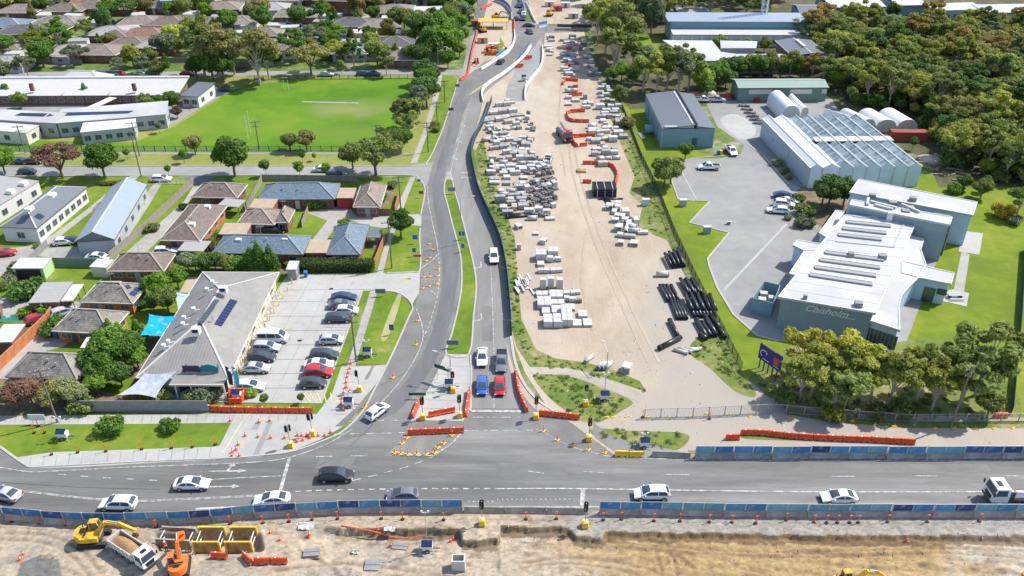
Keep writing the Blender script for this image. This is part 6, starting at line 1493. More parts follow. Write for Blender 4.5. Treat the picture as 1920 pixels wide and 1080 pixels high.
CC=dict(white=(.80,.80,.79),silver=(.45,.46,.48),grey=(.16,.17,.185),dark=(.045,.05,.06),black=(.016,.016,.02),red=(.50,.018,.022),blue=(.045,.12,.40),navy=(.02,.045,.11),green=(.03,.10,.07))
CN=dict(sedan='sedan',hatch='hatchback',suv='four-wheel-drive wagon',wagon='estate car',van='minibus',ute='utility truck')
def car(px,py,kind,col,head,label,group='cars on the roads',cat='car',sc=1):
    p=P(px,py,.62); p.z=.075; c=CC[col]
    o=put(CARS[kind],p,head if isinstance(head,float) else R(head),label=label,group=group,cols={'body':c,'mirror':c},scale=sc); o['category']={'van':'van','ute':'ute'}.get(kind,cat)
    if o not in THINGS: THINGS.append(o)
    return o
RL=0.0
car(360,907,'sedan','white',R(1),'white sedan heading right in the upper lane above the white arrow')
car(222,945,'suv','white',R(178),'white sport wagon in the near lane above the yellow excavator','cars on the roads')
car(510,936,'sedan','white',R(184),'white sedan half hidden behind the blue screens by the stop line')
car(630,892,'suv','black',R(2),'black four-wheel-drive turning right across the junction')
car(755,928,'hatch','grey',R(180),'dark grey hatchback right behind the blue screens')
car(8,926,'sedan','silver',R(165),'silver sedan cut by the left edge of the picture')
car(707,771,'hatch','white',ang((690,783),(722,758)),'white hatchback leaving the junction beside the kerb')
car(1222,926,'suv','white',R(180),'white four-wheel-drive waiting at the right stop line')
car(1573,932,'sedan','white',R(180),'white sedan alone in the near lane at right')
D1=ang((925,560),(926,760)); 
car(904,669,'sedan','white',D1,'white sedan queuing second in the left lane')
car(940,678,'ute','grey',D1-R(2),'dark grey utility truck queuing second in the right lane')
car(904,723,'hatch','blue',D1,'blue hatchback first in the queue at the stop line')
car(937,724,'hatch','red',D1,'red hatchback first in the queue beside the blue one')
car(926,481,'suv','white',ang((922,440),(928,520)),'white car coming down alone beside the screened fence')
for a in ((939,115,'hatch','navy',ang((930,121),(950,105)),'dark blue car rounding the far white barrier'),(993,59,'sedan','dark',-1.3,'dark car just before the far junction'),(981,34,'suv','dark',-1.6,'dark car stopped nearest the far blue screen'),(982,26,'sedan','white',-1.6,'white car second in the far queue'),(977,21,'sedan','dark',-1.6,'dark car third in the far queue'),(972,10,'sedan','navy',-1.6,'dark blue car farthest up the main road'),(968,34,'hatch','dark',1.5,'dark hatchback driving away near the far orange barrier'),(992,47,'sedan','dark',0.0,'dark sedan crossing the far junction')): car(*a)
# clinic car park
for px,py,k,c,l in ((645,557,'sedan','navy','navy sedan topmost in the right row of the clinic car park'),(640,571,'sedan','grey','grey sedan second from the top of the right car park row'),(650,582,'hatch','white','white hatchback squeezed between two dark cars'),(635,596,'wagon','dark','dark wagon fourth in the right car park row'),(621,637,'hatch','silver','silver hatchback alone in the right car park row'),(608,666,'suv','dark','dark sport wagon below the gap in the right row'),(598,683,'sedan','white','white sedan above the red car'),(597,698,'suv','red','red sport wagon in the right car park row'),(587,718,'hatch','dark','dark hatchback lowest in the right row by yellow hatching')):
    car(px,py,k,c,R(2),l,'cars in the clinic car park')
for px,py,k,c,l in ((512,634,'van','white','white minibus topmost beside the clinic wall'),(499,652,'suv','silver','silver four-wheel-drive below the white minibus'),(490,669,'sedan','dark','dark sedan third beside the clinic wall'),(479,690,'sedan','silver','pale silver sedan fourth beside the clinic wall'),(468,724,'wagon','white','white estate car nearest the orange light trailer')):
    car(px,py,k,c,R(0),l,'cars in the clinic car park')
# around the houses and side street
for a in ((302,335,'wagon','white',R(4),'white estate car parked on the verge above the curved drive'),(606,317,'sedan','white',0.0,'white sedan driving along the side street'),(630,329,'suv','dark',0.0,'dark car parked under the tree on the side street'),(51,321,'hatch','dark',R(2),'dark hatchback driving on the side street at left'),(61,302,'sedan','dark',0.0,'dark sedan parked at the school kerb'),(38,302,'hatch','navy',0.0,'navy hatchback behind the dark parked sedan'),(6,474,'sedan','red',R(15),'red sedan on the drive at the left edge'),(120,453,'hatch','white',R(12),'white hatchback beside the grey gable end'),(137,451,'hatch','dark',R(12),'dark hatchback tucked against the grey gable end'),(184,482,'sedan','white',0.0,'white car behind the dark green fence'),(120,586,'suv','silver',R(40),'silver wagon in front of the metal garage'),(70,597,'hatch','red',R(42),'red hatchback inside the orange brick wall'),(310,470,'wagon','white',R(8),'white car under the brown eaves by the fenced drive'),(511,434,'suv','black',R(8),'black four-wheel-drive in the brick courtyard')):
    car(*a,group='cars parked around the houses')
# college
for a in ((1329,313,'ute','white',R(178),'white utility truck crossing the college yard'),(1371,283,'ute','white',-1.45,'white utility truck parked by the coloured bins'),(1470,366,'sedan','navy',R(-8),'navy car topmost in the college row'),(1479,377,'sedan','silver',R(-10),'silver sedan second in the college row'),(1470,383,'suv','white',R(-12),'white four-wheel-drive third in the college row'),(1459,394,'wagon','white',R(168),'white estate car lowest in the college row'),(1028,298,'ute','white',R(80),'white utility truck parked on the sandy works yard'),(1318,187,'ute','white',R(0),'white ute near the red dome behind the workshop'),(1343,187,'ute','silver',R(0),'silver ute beside the red dome')):
    car(*a,group='cars in the college grounds')
# cars in front of the school
for k,(px,c,kd) in enumerate(((178,'silver','sedan'),(192,'navy','hatch'),(206,'navy','sedan'),(222,'red','hatch'),(266,'white','sedan'),(288,'green','suv'),(352,'red','sedan'),(425,'dark','sedan'))):
    car(px,137.5 if k<7 else 167,kd,c,0.0,f"{dict(silver='silver',navy='dark blue',red='red',white='white',green='dark green',dark='dark')[c]} car parked on the street behind the school",'cars parked along the far street')
for px,py,c in ((612,139,'silver'),(682,138,'navy'),(700,138,'navy'),(58,43,'navy'),(210,43,'navy'),(540,45,'dark'),(560,48,'navy')):
    car(px,py,'sedan',c,0.0,f"{dict(silver='silver',navy='dark blue',dark='dark')[c]} sedan parked on a far suburban street",'cars parked along the far street')
# ------------------------------------------------------------------ trucks and plant
def cab(t,x0,x1,W,z0,H,col=(.8,.8,.79)):
    hw=W/2; m=MB(); m.add([(x1,-hw,z0),(x1,hw,z0),(x0,hw,z0),(x0,-hw,z0),(x1,-hw,z0+1.0),(x1,hw,z0+1.0),(x0,hw,z0+1.0),(x0,-hw,z0+1.0),(x1-.28,-hw*.94,H),(x1-.28,hw*.94,H),(x0+.04,hw*.94,H),(x0+.04,-hw*.94,H)],[(3,2,1,0),(0,1,5,4),(1,2,6,5),(2,3,7,6),(3,0,4,7),(4,5,9,8),(5,6,10,9),(6,7,11,10),(7,4,8,11),(8,9,10,11)])
    m.build('cab',M['paint'],t,color=col)
    MB().add([(x1+.01,-hw*.9,z0+1.08),(x1+.01,hw*.9,z0+1.08),(x1-.24,hw*.86,H-.14),(x1-.24,-hw*.86,H-.14)],[(0,1,2,3)]).build('windscreen',M['glass'],t)
    for s in(-1,1):
        MB().add([(x1-.2,s*(hw+.012),z0+1.06),(x0+.35,s*(hw+.012),z0+1.06),(x0+.4,s*(hw*.95+.012),H-.2),(x1-.42,s*(hw*.95+.012),H-.2)],[(0,1,2,3)]).build('side_window',M['glass'],t)
        MB().box((x1+.1,s*(hw+.18),z0+1.5),(.12,.22,.6)).build('mirror',M['black'],t)
        MB().box((x1+.02,s*hw*.7,z0+.2),(.1,.4,.22)).build('headlight',M['lampc'],t)
    MB().bx(x1-.02,x1+.06,-hw*.6,hw*.6,z0+.15,z0+.8).build('grille',M['black'],t)
    MB().bx(x1-.1,x1+.12,-hw,hw,z0-.25,z0+.02).build('bumper',M['dsteel'],t)
    MB().bx((x0+x1)/2-.3,(x0+x1)/2+.35,-.45,.45,H,H+.06).build('roof_hatch',M['black'],t)
def tipper():
    a=ang((215,1022),(285,1068)); p=PG(252,1044); t=thing('tipper_truck','white tipper truck loaded with brown soil between the two excavators','truck',p,a); t.scale=(.8,.8,.85); L=8.2
    MB().bx(-L/2,L/2-.2,-.45,.45,.7,.95).build('chassis',M['dsteel'],t)
    cab(t,L/2-2.0,L/2,2.4,.75,2.95)
    x0,x1=-L/2,L/2-2.3; hw=1.22; m=MB(); z0,z1=1.05,2.35
    m.bx(x0,x1,-hw,hw,z0,z0+.12); m.bx(x0,x1,-hw-.04,-hw+.08,z0+.12,z1); m.bx(x0,x1,hw-.08,hw+.04,z0+.12,z1); m.bx(x0-.06,x0+.08,-hw+.08,hw-.08,z0+.12,z1); m.bx(x1-.1,x1+.04,-hw+.08,hw-.08,z0+.12,z1+.3); m.build('tipping_body',M['concl'],t)
    for k in range(6): 
        x=x0+(x1-x0)*(k+.5)/6; MB().bx(x-.06,x+.06,-hw-.12,-hw-.04,z0,z1).build('rib',M['rwhite'],t); MB().bx(x-.06,x+.06,hw+.04,hw+.12,z0,z1).build('rib',M['rwhite'],t)
    m=MB(); N=9; rs=random.Random(2)
    vs=[]; 
    for i in range(N):
        for j in range(N):
            u,v=i/(N-1)*2-1,j/(N-1)*2-1; vs.append(((x0+x1)/2+u*(x1-x0)/2*.94,v*hw*.9,z0+.6+.75*max(0,1-u*u*.8-v*v*.9)+rs.uniform(-.05,.05)))
    m.add(vs,[(i*N+j,(i+1)*N+j,(i+1)*N+j+1,i*N+j+1) for i in range(N-1) for j in range(N-1)]); m.build('soil_load',M['dirt'],t,True)
    for x in (L/2-1.1,-L/2+1.2,-L/2+2.5):
        for s in(-1,1): wheel(t,x,s*1.02,.5,.35)
    return t
tipper()
def edge_truck():
    t=thing('flatbed_truck','white truck with bare dark chassis entering at the right edge','truck',P(1905,939)+Vector((.2,0,.08)),PI); L=8.5
    MB().bx(-L/2,L/2-.2,-.45,.45,.75,1.0).build('chassis',M['dsteel'],t); cab(t,L/2-2.1,L/2,2.4,.8,3.0)
    MB().bar((L/2-2.2,.6,2.2),(-L/2,.6,1.6),.3,.3).build('boom',M['white'],t); MB().bx(-L/2,L/2-2.6,-1.1,1.1,1.02,1.14).build('deck',M['dsteel'],t)
    MB().bx(L/2-3.0,L/2-2.3,-.9,.9,1.1,2.3).build('crane_base',M['dsteel'],t)
    for x in (L/2-1.1,-L/2+1.2,-L/2+2.5):
        for s in(-1,1): wheel(t,x,s*1.02,.5,.35)
edge_truck()
def red_truck():
    t=thing('crane_truck','red-cabbed crane truck parked among the orange barriers','truck',P(1057,258),-1.35); L=8.5
    MB().bx(-L/2,L/2-.2,-.45,.45,.75,1.0).build('chassis',M['dsteel'],t); cab(t,L/2-2.1,L/2,2.4,.8,3.0,(.45,.03,.06))
    MB().bx(-L/2,L/2-3.3,-1.15,1.15,1.02,1.2).build('deck',M['concd'],t); MB().bx(L/2-3.2,L/2-2.3,-1.0,1.0,1.1,2.6).build('crane_base',M['concd'],t); MB().bar((L/2-2.8,0,2.6),(-L/2+1,0,2.9),.4,.45).build('crane_arm',M['stone'],t)
    for k in range(4): MB().bx(-L/2+.3+k*1.1,-L/2+1.2+k*1.1,-.9,.9,1.22,1.7).build('pallet_load',M['conc'],t)
    for x in (L/2-1.1,-L/2+1.2,-L/2+2.5):
        for s in(-1,1): wheel(t,x,s*1.02,.5,.35)
red_truck()
def excavator(p,rz,label,mt,house=0,sc=1.0,boom=((.9,.25,1.7),(2.6,.25,3.6),(4.6,.25,3.0),(6.2,.25,1.6)),arm_m=None):
    t=thing('excavator',label,'excavator',p,rz); t.scale=(sc,)*3; A=M[mt]; am=arm_m or A
    for s in(-1,1):
        prof=[(-1.9,.25),(-1.7,.05),(1.7,.05),(1.95,.28),(1.95,.5),(1.7,.78),(-1.7,.78),(-1.95,.5)]
        MB().ext(prof,s*1.15-.28,s*1.15+.28).build('track',M['tyre'],t)
        m=MB()
        for k in range(14): x=-1.75+k*.27; m.bx(x,x+.12,s*1.15-.3,s*1.15+.3,.775,.82)
        m.build('track_pad',M['dsteel'],t)
    MB().bx(-1.1,1.1,-.9,.9,.35,.8).tube((0,0,.8),(0,0,1.0),.8,14).build('undercarriage',M['dsteel'],t)
    h=obj('upper_body',None,t); h.rotation_euler=(0,0,house); bpy.data.objects.remove(h)
    m=MB(); N=9; out=[(1.0,-1.25),(1.0,1.25)]+[(-1.1-1.15*math.cos(R(a)),1.25*math.sin(R(a))) for a in range(80,-81,-20)]
    m.prism(out[::-1],1.0,1.75); m.build('upper_body',A,t)
    m=MB(); m.prism([(x*.98-.02 if x<0 else -.4,y*.96) for x,y in out[2:]][::-1],1.75,2.1); m.build('engine_cover',A,t)
    MB().bx(-1.5,-.9,-.4,.5,2.1,2.16).bx(-.8,-.5,-.9,.9,2.1,2.14).build('vent',M['black'],t); MB().tube((-1.3,.8,2.0),(-1.3,.8,2.7),.07).build('exhaust',M['dsteel'],t)
    m=MB(); m.add([(1.05,.35,1.75),(1.05,1.25,1.75),(-.35,1.25,1.75),(-.35,.35,1.75),(.75,.42,2.95),(.75,1.2,2.95),(-.3,1.2,2.95),(-.3,.42,2.95)],[(0,1,5,4),(1,2,6,5),(2,3,7,6),(3,0,4,7)]); m.build('cab_glass',M['glass'],t)
    m=MB(); m.bx(-.35,.8,.38,1.24,2.95,3.05); 
    for q in (((1.05,.35),(.75,.42)),((1.05,1.25),(.75,1.2)),((-.35,1.25),(-.3,1.2)),((-.35,.35),(-.3,.42))): m.bar((*q[0],1.75),(*q[1],2.95),.1,.1)
    m.build('cab_frame',A,t)
    b0,b1,b2,b3=[Vector((v[0],v[1]-.35,v[2])) for v in boom]
    MB().bar(b0,b1,.42,.55).build('boom',am,t); MB().bar(b1,b2,.40,.48).build('boom',am,t); MB().bar(b2+Vector((-.3,0,.35)),b3,.34,.42).build('stick',am,t)
    MB().tube(b0+Vector((.3,.3,-.4)),b1.lerp(b0,.35)+Vector((0,.3,0)),.1).tube(b0+Vector((.3,-.3,-.4)),b1.lerp(b0,.35)+Vector((0,-.3,0)),.1).build('hydraulic_ram',M['steel'],t)
    MB().tube(b1.lerp(b2,.2)+Vector((0,0,.35)),b2+Vector((-.25,0,.45)),.09).build('hydraulic_ram',M['steel'],t)
    prof=[(b3.x-.3,b3.z+.2),(b3.x+.35,b3.z+.15),(b3.x+.5,b3.z-.5),(b3.x+.05,b3.z-.95),(b3.x-.7,b3.z-.8),(b3.x-.55,b3.z-.6),(b3.x-.1,b3.z-.65),(b3.x+.15,b3.z-.35)]
    MB().ext(prof,b3.y-.5,b3.y+.5).build('bucket',M['dirt'] if mt=='plant' else am,t)
    return t
excavator(PG(178,1015),R(6),'yellow excavator reaching towards the loaded tipper truck','plant',sc=.92,boom=((.6,.25,1.7),(2.2,.25,3.5),(4.0,.25,2.9),(5.7,.25,1.5)))
excavator(PG(338,1068),R(103),'orange excavator with raised boom beside the yellow trench boxes','plantor',sc=.84,boom=((.6,.25,1.7),(1.6,.25,3.6),(2.9,.25,4.2),(4.4,.25,2.6)))
excavator(P(1585,1100)+Vector((0,0,-.5)),R(8),'yellow excavator mostly below the bottom edge at right','plant',sc=.8)
excavator(P(1936,1092)+Vector((0,0,-.5)),R(-60),'orange-red machine at the bottom right corner','plantor',sc=.6)
# far plant on the road works
for px,py,h_,l in ((925,100,.6,'small yellow excavator inside the far works area'),(905,60,2.0,'yellow excavator beside the far dirt track'),(1030,30,1.2,'yellow excavator at the far junction excavation'),(930,36,.2,'yellow excavator by the far yellow shelter')):
    excavator(P(px,py),h_,l,'plant',sc=.8)
excavator(P(893,118),-1.5,'small orange loader behind the long orange barrier','plantor',sc=.6)
# trench boxes
def trench_box(c,L,W,H,rz,label,plate,posts):
    t=thing('trench_box',label,'trench box',c,rz); 
    for y in(-W/2,W/2): MB().bx(-L/2,L/2,y-.06,y+.06,.1,H).build('plate',M[plate],t)
    for x in(-L/2,L/2):
        for y in(-W/2,W/2): MB().bx(x-.1,x+.1,y-.14,y+.14,0,H+.12).build('post',M[posts],t)
    for y in(-W/2,W/2): MB().bx(-L/2+.1,L/2-.1,y-.1,y+.1,H,H+.12).build('top_rail',M[posts],t)
    for x in(-L/2+.25,L/2-.25):
        for z in (H*.35,H*.8): MB().tube((x,-W/2+.06,z),(x,W/2-.06,z),.07).build('spreader',M['white'],t)
rustp=mat('rusty_plate',(.30,.19,.08),.8,.25,1.5,col2=(.40,.29,.12),cscale=.9)
M['rustp']=rustp
for px,l in ((392,'yellow-framed trench box left of its twin'),(452,'yellow-framed trench box right of its twin')):
    q=P(px,1034,-1.0); trench_box((q.x,q.y+.9,-1.2),3.2,2.4,2.2,0,l,'rustp','yellow')
q=P(330,1026,-1.0); trench_box((q.x,q.y+.8,-1.2),4.2,2.0,1.7,R(-4),'grey-edged trench box next to the orange boom','rustp','conc')
# hi-vis worker in the trench box
def person(p,rz,label):
    t=thing('person',label,'person',p,rz)
    J=[(0,0,.95),(0,0,1.2),(0,0,1.42),(0,0,1.52),(.02,0,1.62),(.02,0,1.74),(0,.2,1.42),(.05,.27,1.15),(.24,.22,.98),(0,-.2,1.42),(.1,-.27,1.15),(.3,-.2,1.0),(0,.1,.9),(.06,.11,.5),(0,.11,.08),(.14,.12,.03),(0,-.1,.9),(.0,-.11,.5),(-.08,-.11,.08),(.06,-.12,.03)]
    E=[(0,1),(1,2),(2,3),(3,4),(4,5),(2,6),(6,7),(7,8),(2,9),(9,10),(10,11),(0,12),(12,13),(13,14),(14,15),(0,16),(16,17),(17,18),(18,19)]
    rr=[.16,.15,.17,.065,.10,.085,.085,.06,.045,.085,.06,.045,.11,.075,.055,.05,.11,.075,.055,.05]
    me=bpy.data.meshes.new('body'); me.from_pydata(J,E,[]); b=obj('body',me,t); md=b.modifiers.new('skin','SKIN'); 
    for i,r in enumerate(rr): me.skin_vertices[0].data[i].radius=(r,r)
    me.skin_vertices[0].data[0].use_root=True; s=b.modifiers.new('sub','SUBSURF'); s.levels=1; s.render_levels=1
    me.materials.append(mat('work_trousers',(.05,.06,.10),.9,.1))
    MB().tube((0,0,.98),(0,0,1.46),.215,10,.2).build('vest',M['orange'],t); MB().tube((0,0,1.12),(0,0,1.18),.225,10,.224).build('reflective_band',M['white'],t)
    MB().ball((.02,0,1.74),.15,10,6,(1.1,.95,.75)).build('helmet',M['white'],t)
    MB().ball((.05,0,1.64),.105,8,6).build('face',mat('skin',(.45,.27,.19),.6,.05),t)
q=P(312,1024,-.2); person((q.x,q.y-.2,-.9),R(-60),'person in orange vest and white helmet standing at the trench')
# ------------------------------------------------------------------ barriers, cones, poles, fences
def walk(pts, step):
    "points and headings every step metres along a line of world points"
    out=[]; acc=0; nxt=step/2
    for a,b in zip(pts,pts[1:]):
        L=(b-a).length
        while acc+L>=nxt:
            t=(nxt-acc)/L; out.append((a.lerp(b,t),math.atan2(b.y-a.y,b.x-a.x))); nxt+=step
        acc+=L
    return out
def wbar(name,m):
    t=obj(name,None); L=2.0
    prof=[(-.28,0),(-.28,.22),(-.13,.45),(-.10,.92),(.10,.92),(.13,.45),(.28,.22),(.28,0)]
    b=MB(); n=len(prof)
    b.add([(-L/2+.03,y,z) for y,z in prof]+[(L/2-.03,y,z) for y,z in prof],[tuple(range(n)),tuple(range(2*n-1,n-1,-1))]+[(i,i+1,n+i+1,n+i) for i in range(n-1)])
    b.build('body',M[m],t)
    c=MB(); c.bx(-.62,-.3,-.3,.3,.05,.2).bx(.3,.62,-.3,.3,.05,.2); c.build('fork_slot',M['black'],t)
    MB().tube((-.4,0,.92),(-.4,0,.97),.1,8).build('filler_cap',M['white'],t)
    MB().tube((L/2-.02,0,0),(L/2-.02,0,.99),.05,6).build('coupling_pin',M['dsteel'],t)
    MB().bx(-.9,.9,-.155,.155,.42,.5).build('moulded_rib',M[m],t)
    return proto(t)
OB=wbar('water_barrier','orange'); YB=wbar('water_barrier','yellow')
def barriers(pxs,label,pr=None,smooth=True,ground=None,sc=1,group=None):
    pts=[(ground or P)(*p) for p in pxs]
    if smooth and len(pts)>2: pts=cat_rom(pts,5)
    for p,h in walk(pts,2.04*sc):
        o=put(pr or OB,(p.x,p.y,p.z+.07),h+rv.uniform(-.015,.015),label=label,group=group or 'water-filled barriers',scale=sc); o['category']='barrier'
        if o not in THINGS: THINGS.append(o)
barriers([(386,768),(430,772),(588,774)],'orange barrier in the row in front of the clinic')
barriers([(773,786),(787,753)],'orange barrier on the left side of the signal island')
barriers([(803,782),(850,773)],'orange barrier across the foot of the signal island')
barriers([(764,815),(862,811)],'orange barrier heading the small traffic island')
barriers([(873,783),(880,735)],'orange barrier beside the blue queuing car')
barriers([(967,698),(973,738),(991,780)],'orange barrier in the curve right of the red car')
barriers([(1010,778),(1082,786)],'orange barrier below the weedy corner')
barriers([(1152,855),(1220,857)],'yellow barrier at the end of the grey rail',YB)
barriers([(1360,824),(1386,824)],'single orange barrier at the left end of the long run',None,False)
barriers([(1388,815),(1430,816),(1490,822),(1560,826),(1640,829),(1712,833)],'orange barrier in the long run before the gums')
barriers([(432,752),(432,738),(452,738)],'orange barrier around the light trailer by the clinic',None,False); barriers([(460,738),(452,756),(430,757)],'orange barrier around the light trailer by the clinic',None,False)
barriers([(1862,783),(1888,783)],'faded red barrier on the grass by the right fence',None,False)
barriers([(863,152),(877,139),(885,100),(895,62)],'orange barrier in the long closed-lane run')
barriers([(964,59),(964,41)],'orange barrier beside the far carriageway')
barriers([(908,104),(936,104)],'orange barrier around the far works compound')
barriers([(902,18),(922,10)],'orange barrier at the top of the far dirt track')
barriers([(397,1046),(428,1046)],'orange barrier in front of the yellow trench boxes',None,False,PG); barriers([(456,1042),(470,1056),(538,1056)],'orange barrier in the bent row right of the trench boxes',None,False,PG)
for pxs,l in (([(1084,153),(1061,152),(1055,160)],'by the upper grey stacks'),([(1071,165),(1090,165)],'lying alone by dark pallets'),([(1066,181),(1090,179)],'above the two white blocks'),([(1097,210),(1068,212),(1064,220),(1072,228),(1102,230)],'in the open U above the crane truck'),([(1116,256),(1080,258),(1075,264),(1080,274),(1095,274)],'in the U beside the crane truck'),([(1092,308),(1125,309),(1146,313),(1157,328),(1154,346)],'in the hooked row above the pipe rack'),([(1092,343),(1111,344)],'left of the pipe rack'),([(1061,93),(1074,93)],'in the short far yard row'),([(1079,126),(1061,127),(1055,132)],'in the far yard bend'),([(1105,272),(1110,272)],'at the end of the U')):
    barriers(pxs,'orange barrier '+l)
for px,py in ((973,128),(990,112)):
    barriers([(px-7,py),(px+7,py-1)],'orange barrier lying on the far wide tarmac',None,False); barriers([(px-4,py-3),(px+5,py-3)],'orange barrier lying on the far wide tarmac',None,False)
# screened barrier along the roadworks
SC_COL=[(.025,.15,.36),(.018,.06,.20),(.10,.31,.45),(.05,.24,.46),(.03,.13,.32),(.10,.28,.40),(.02,.055,.18),(.06,.27,.50),(.13,.34,.45),(.035,.19,.42)]
def barrier_unit(L,screens=True):
    t=obj('screened_barrier',None)
    prof=[(-.3,0),(-.3,.1),(-.12,.38),(-.09,.95),(.09,.95),(.12,.38),(.3,.1),(.3,0)]; n=len(prof); b=MB()
    b.add([(-L/2+.02,y,z) for y,z in prof]+[(L/2-.02,y,z) for y,z in prof],[tuple(range(n)),tuple(range(2*n-1,n-1,-1))]+[(i,i+1,n+i+1,n+i) for i in range(n-1)]); b.build('barrier_base',M['conc'],t)
    if screens:
        for s in(-1,1):
            MB().bx(s*L/4-L/4+.07,s*L/4+L/4-.07,-.02,.02,.98,2.12).build('screen_panel',M['screen'],t)
        MB().bx(-.03,.03,-.03,.06,.95,2.16).build('mid_post',M['steel'],t)
        MB().bx(-L/2+.01,-L/2+.07,-.09,.09,.95,2.2).build('screen_post',M['concl'],t)
        MB().bx(-L/2,L/2,-.028,.028,2.1,2.15).build('top_rail',M['steel'],t)
    return proto(t)
SU=barrier_unit(5.3); PU=barrier_unit(5.3,False)
def screens(pts,label,group,pr=None,z=.06):
    for p,h in walk(pts,5.34):
        o=put(pr or SU,(p.x,p.y+rv.uniform(-.05,.05),z),h+rv.uniform(-.012,.012),label=label,group=group); o['category']='barrier'
        if o not in THINGS: THINGS.append(o)
        for c in o.children:
            if c.name.startswith('screen_panel'): c.color=(*rv.choice(SC_COL),1)
xl,xr=P(872,960).x,P(1121,963).x
screens([p for p in lowpts if p.x<xl+.2],'concrete barrier with blue screens along the left roadworks edge','screened barriers')
screens([p for p in lowpts if p.x>xr],'concrete barrier with blue screens along the right roadworks edge','screened barriers')
screens([p for p in lowpts if xl-1<p.x<xr+1],'bare concrete barrier at the roadworks entrance gap','bare concrete barriers',PU)
screens([P(1302,859),P(1500,859),P(1980,859)],'concrete barrier with blue screens along the upper road edge','screened barriers')
screens([P(1222,855),P(1302,859)],'bare concrete barrier joining the yellow one','bare concrete barriers',PU)
# white precast barriers on the far road
def precast(pxs,label,scr=None):
    pts=cat_rom([P(*p) for p in pxs],5)
    for p,h in walk(pts,4.0):
        t=thing('precast_barrier',label,'barrier',(p.x,p.y,.06),h,'white precast road barriers'); prof=[(-.3,0),(-.12,.35),(-.1,.9),(.1,.9),(.12,.35),(.3,0)]; n=6; b=MB()
        b.add([(-1.98,y,z) for y,z in prof]+[(1.98,y,z) for y,z in prof],[tuple(range(n)),tuple(range(2*n-1,n-1,-1))]+[(i,i+1,n+i+1,n+i) for i in range(n-1)]); b.build('barrier_body',M['rwhite'],t)
        if scr: MB().bx(-1.95,1.95,-.03,.03,.9,1.9).build('screen_panel',M['screen'],t,color=scr)
precast([(902,131),(923,118),(947,103),(960,88),(965,72),(964,60)],'white concrete barrier around the far works compound')
precast([(905,192),(904,172),(917,157),(944,139),(969,119),(988,100),(997,84)],'white concrete barrier along the far sweeping curve')
precast([(984,188),(985,168),(992,155),(1013,127),(1017,108),(1017,88)],'white concrete barrier beside the far sandy yard')
precast([(987,6),(997,30),(1003,42)],'white concrete barrier near the far junction')
precast([(930,113),(950,98)],'blue-screened white barrier by the far compound',(.04,.22,.5))
precast([(974,114),(985,101),(994,86)],'blue-screened white barrier in the middle of the far road',(.03,.12,.36))
precast([(975,0),(979,12),(982,22)],'dark blue-screened barrier at the top of the road',(.03,.08,.2))
precast([(927,2),(946,10),(957,22),(959,36)],'blue-screened barrier curving round the far dirt compound',(.05,.16,.38))
precast([(1010,52),(1020,50)],'bright blue-screened barrier at the far corner',(.06,.3,.75))
# fence with dark cloth on the yard edge
def fence(pxs,name,label,step,h,build,cat='fence',z=0,smooth=True):
    pts=[P(*p) for p in pxs]
    if smooth and len(pts)>2: pts=cat_rom(pts,4)
    o0=pts[0]; t=thing(name,label,cat,o0); 
    W_=walk(pts,step)
    for p,hd in W_:
        build(t,p-o0,hd,step,h)
    return t
def cachem(k,f,m):
    if k not in WCACHE: WCACHE[k]=f().mesh(k[0],m)
    return WCACHE[k]
def bf(panelm,postm,panelname='panel',topcol=None,rails=False,thick=.04):
    def f(t,p,hd,step,h):
        if rails:
            def mk():
                b=MB(); b.bx(-step/2,step/2,-.03,.03,h-.12,h-.06); b.bx(-step/2,step/2,-.03,.03,.12,.18)
                n=int(step/.2)
                for k in range(n): x=-step/2+step*(k+.5)/n; b.bx(x-.016,x+.016,-.016,.016,0,h)
                return b
            obj('picket_panel',cachem(('picket_panel',step,h,panelm),mk,M[panelm]),t,p,hd)
        else: obj(panelname,cachem((panelname,step,h,panelm),lambda:MB().bx(-step/2+.03,step/2-.03,-thick/2,thick/2,.04,h),M[panelm]),t,p,hd)
        d=Vector((math.cos(hd),math.sin(hd),0))*step/2
        obj('post',cachem(('post',h,postm),lambda:MB().bx(-.055,.055,-.055,.055,0,h+.06),M[postm]),t,p-d,hd)
        if topcol: obj('top_band',cachem(('top_band',step,h),lambda:MB().bx(-step/2,step/2,-thick/2-.012,thick/2+.012,h-.32,h+.02),M['any']),t,p,hd,topcol)
    return f
M['cloth']=mat('dark_shade_cloth',(.035,.06,.055),.8,.25,1.2)
SCR=[(922,190),(907,232),(893,258),(884,290),(888,322),(897,360),(914,400),(936,450),(948,500),(955,560),(958,600),(960,636)]
fence(SCR,'screened_fence','dark cloth-covered fence with blue top between road and yard',2.6,1.9,bf('cloth','dsteel',topcol=(.05,.15,.34)))
YF=[(1137,150),(1158,185),(1176,232),(1202,300),(1232,360),(1263,440),(1300,520),(1341,600),(1394,704)]
fence(YF,'boundary_fence','long dark picket fence between yard and college lawn',2.6,1.8,bf('dsteel','black',rails=True),smooth=False)
fence([(-40,284),(745,284)],'school_fence','dark picket fence along the bottom of the playing field',2.6,1.5,bf('dsteel','black',rails=True),smooth=False)
fence([(748,282),(775,215),(796,148)],'school_fence','dark picket fence along the right side of the playing field',2.6,1.5,bf('dsteel','black',rails=True),smooth=False)
fence([(796,147),(470,150)],'school_fence','dark picket fence along the far side of the playing field',2.6,1.4,bf('dsteel','black',rails=True),smooth=False)
fence([(1440,772),(1560,782),(1700,792),(1990,790)],'chain_fence','low grey pipe fence in front of the gum trees',2.6,1.6,bf('steel','steel',rails=True),smooth=False)
fence([(1208,784),(1300,782),(1440,775)],'temporary_fence','temporary mesh fence across the yard entrance',2.4,1.8,bf('steel','steel',rails=True),smooth=False)
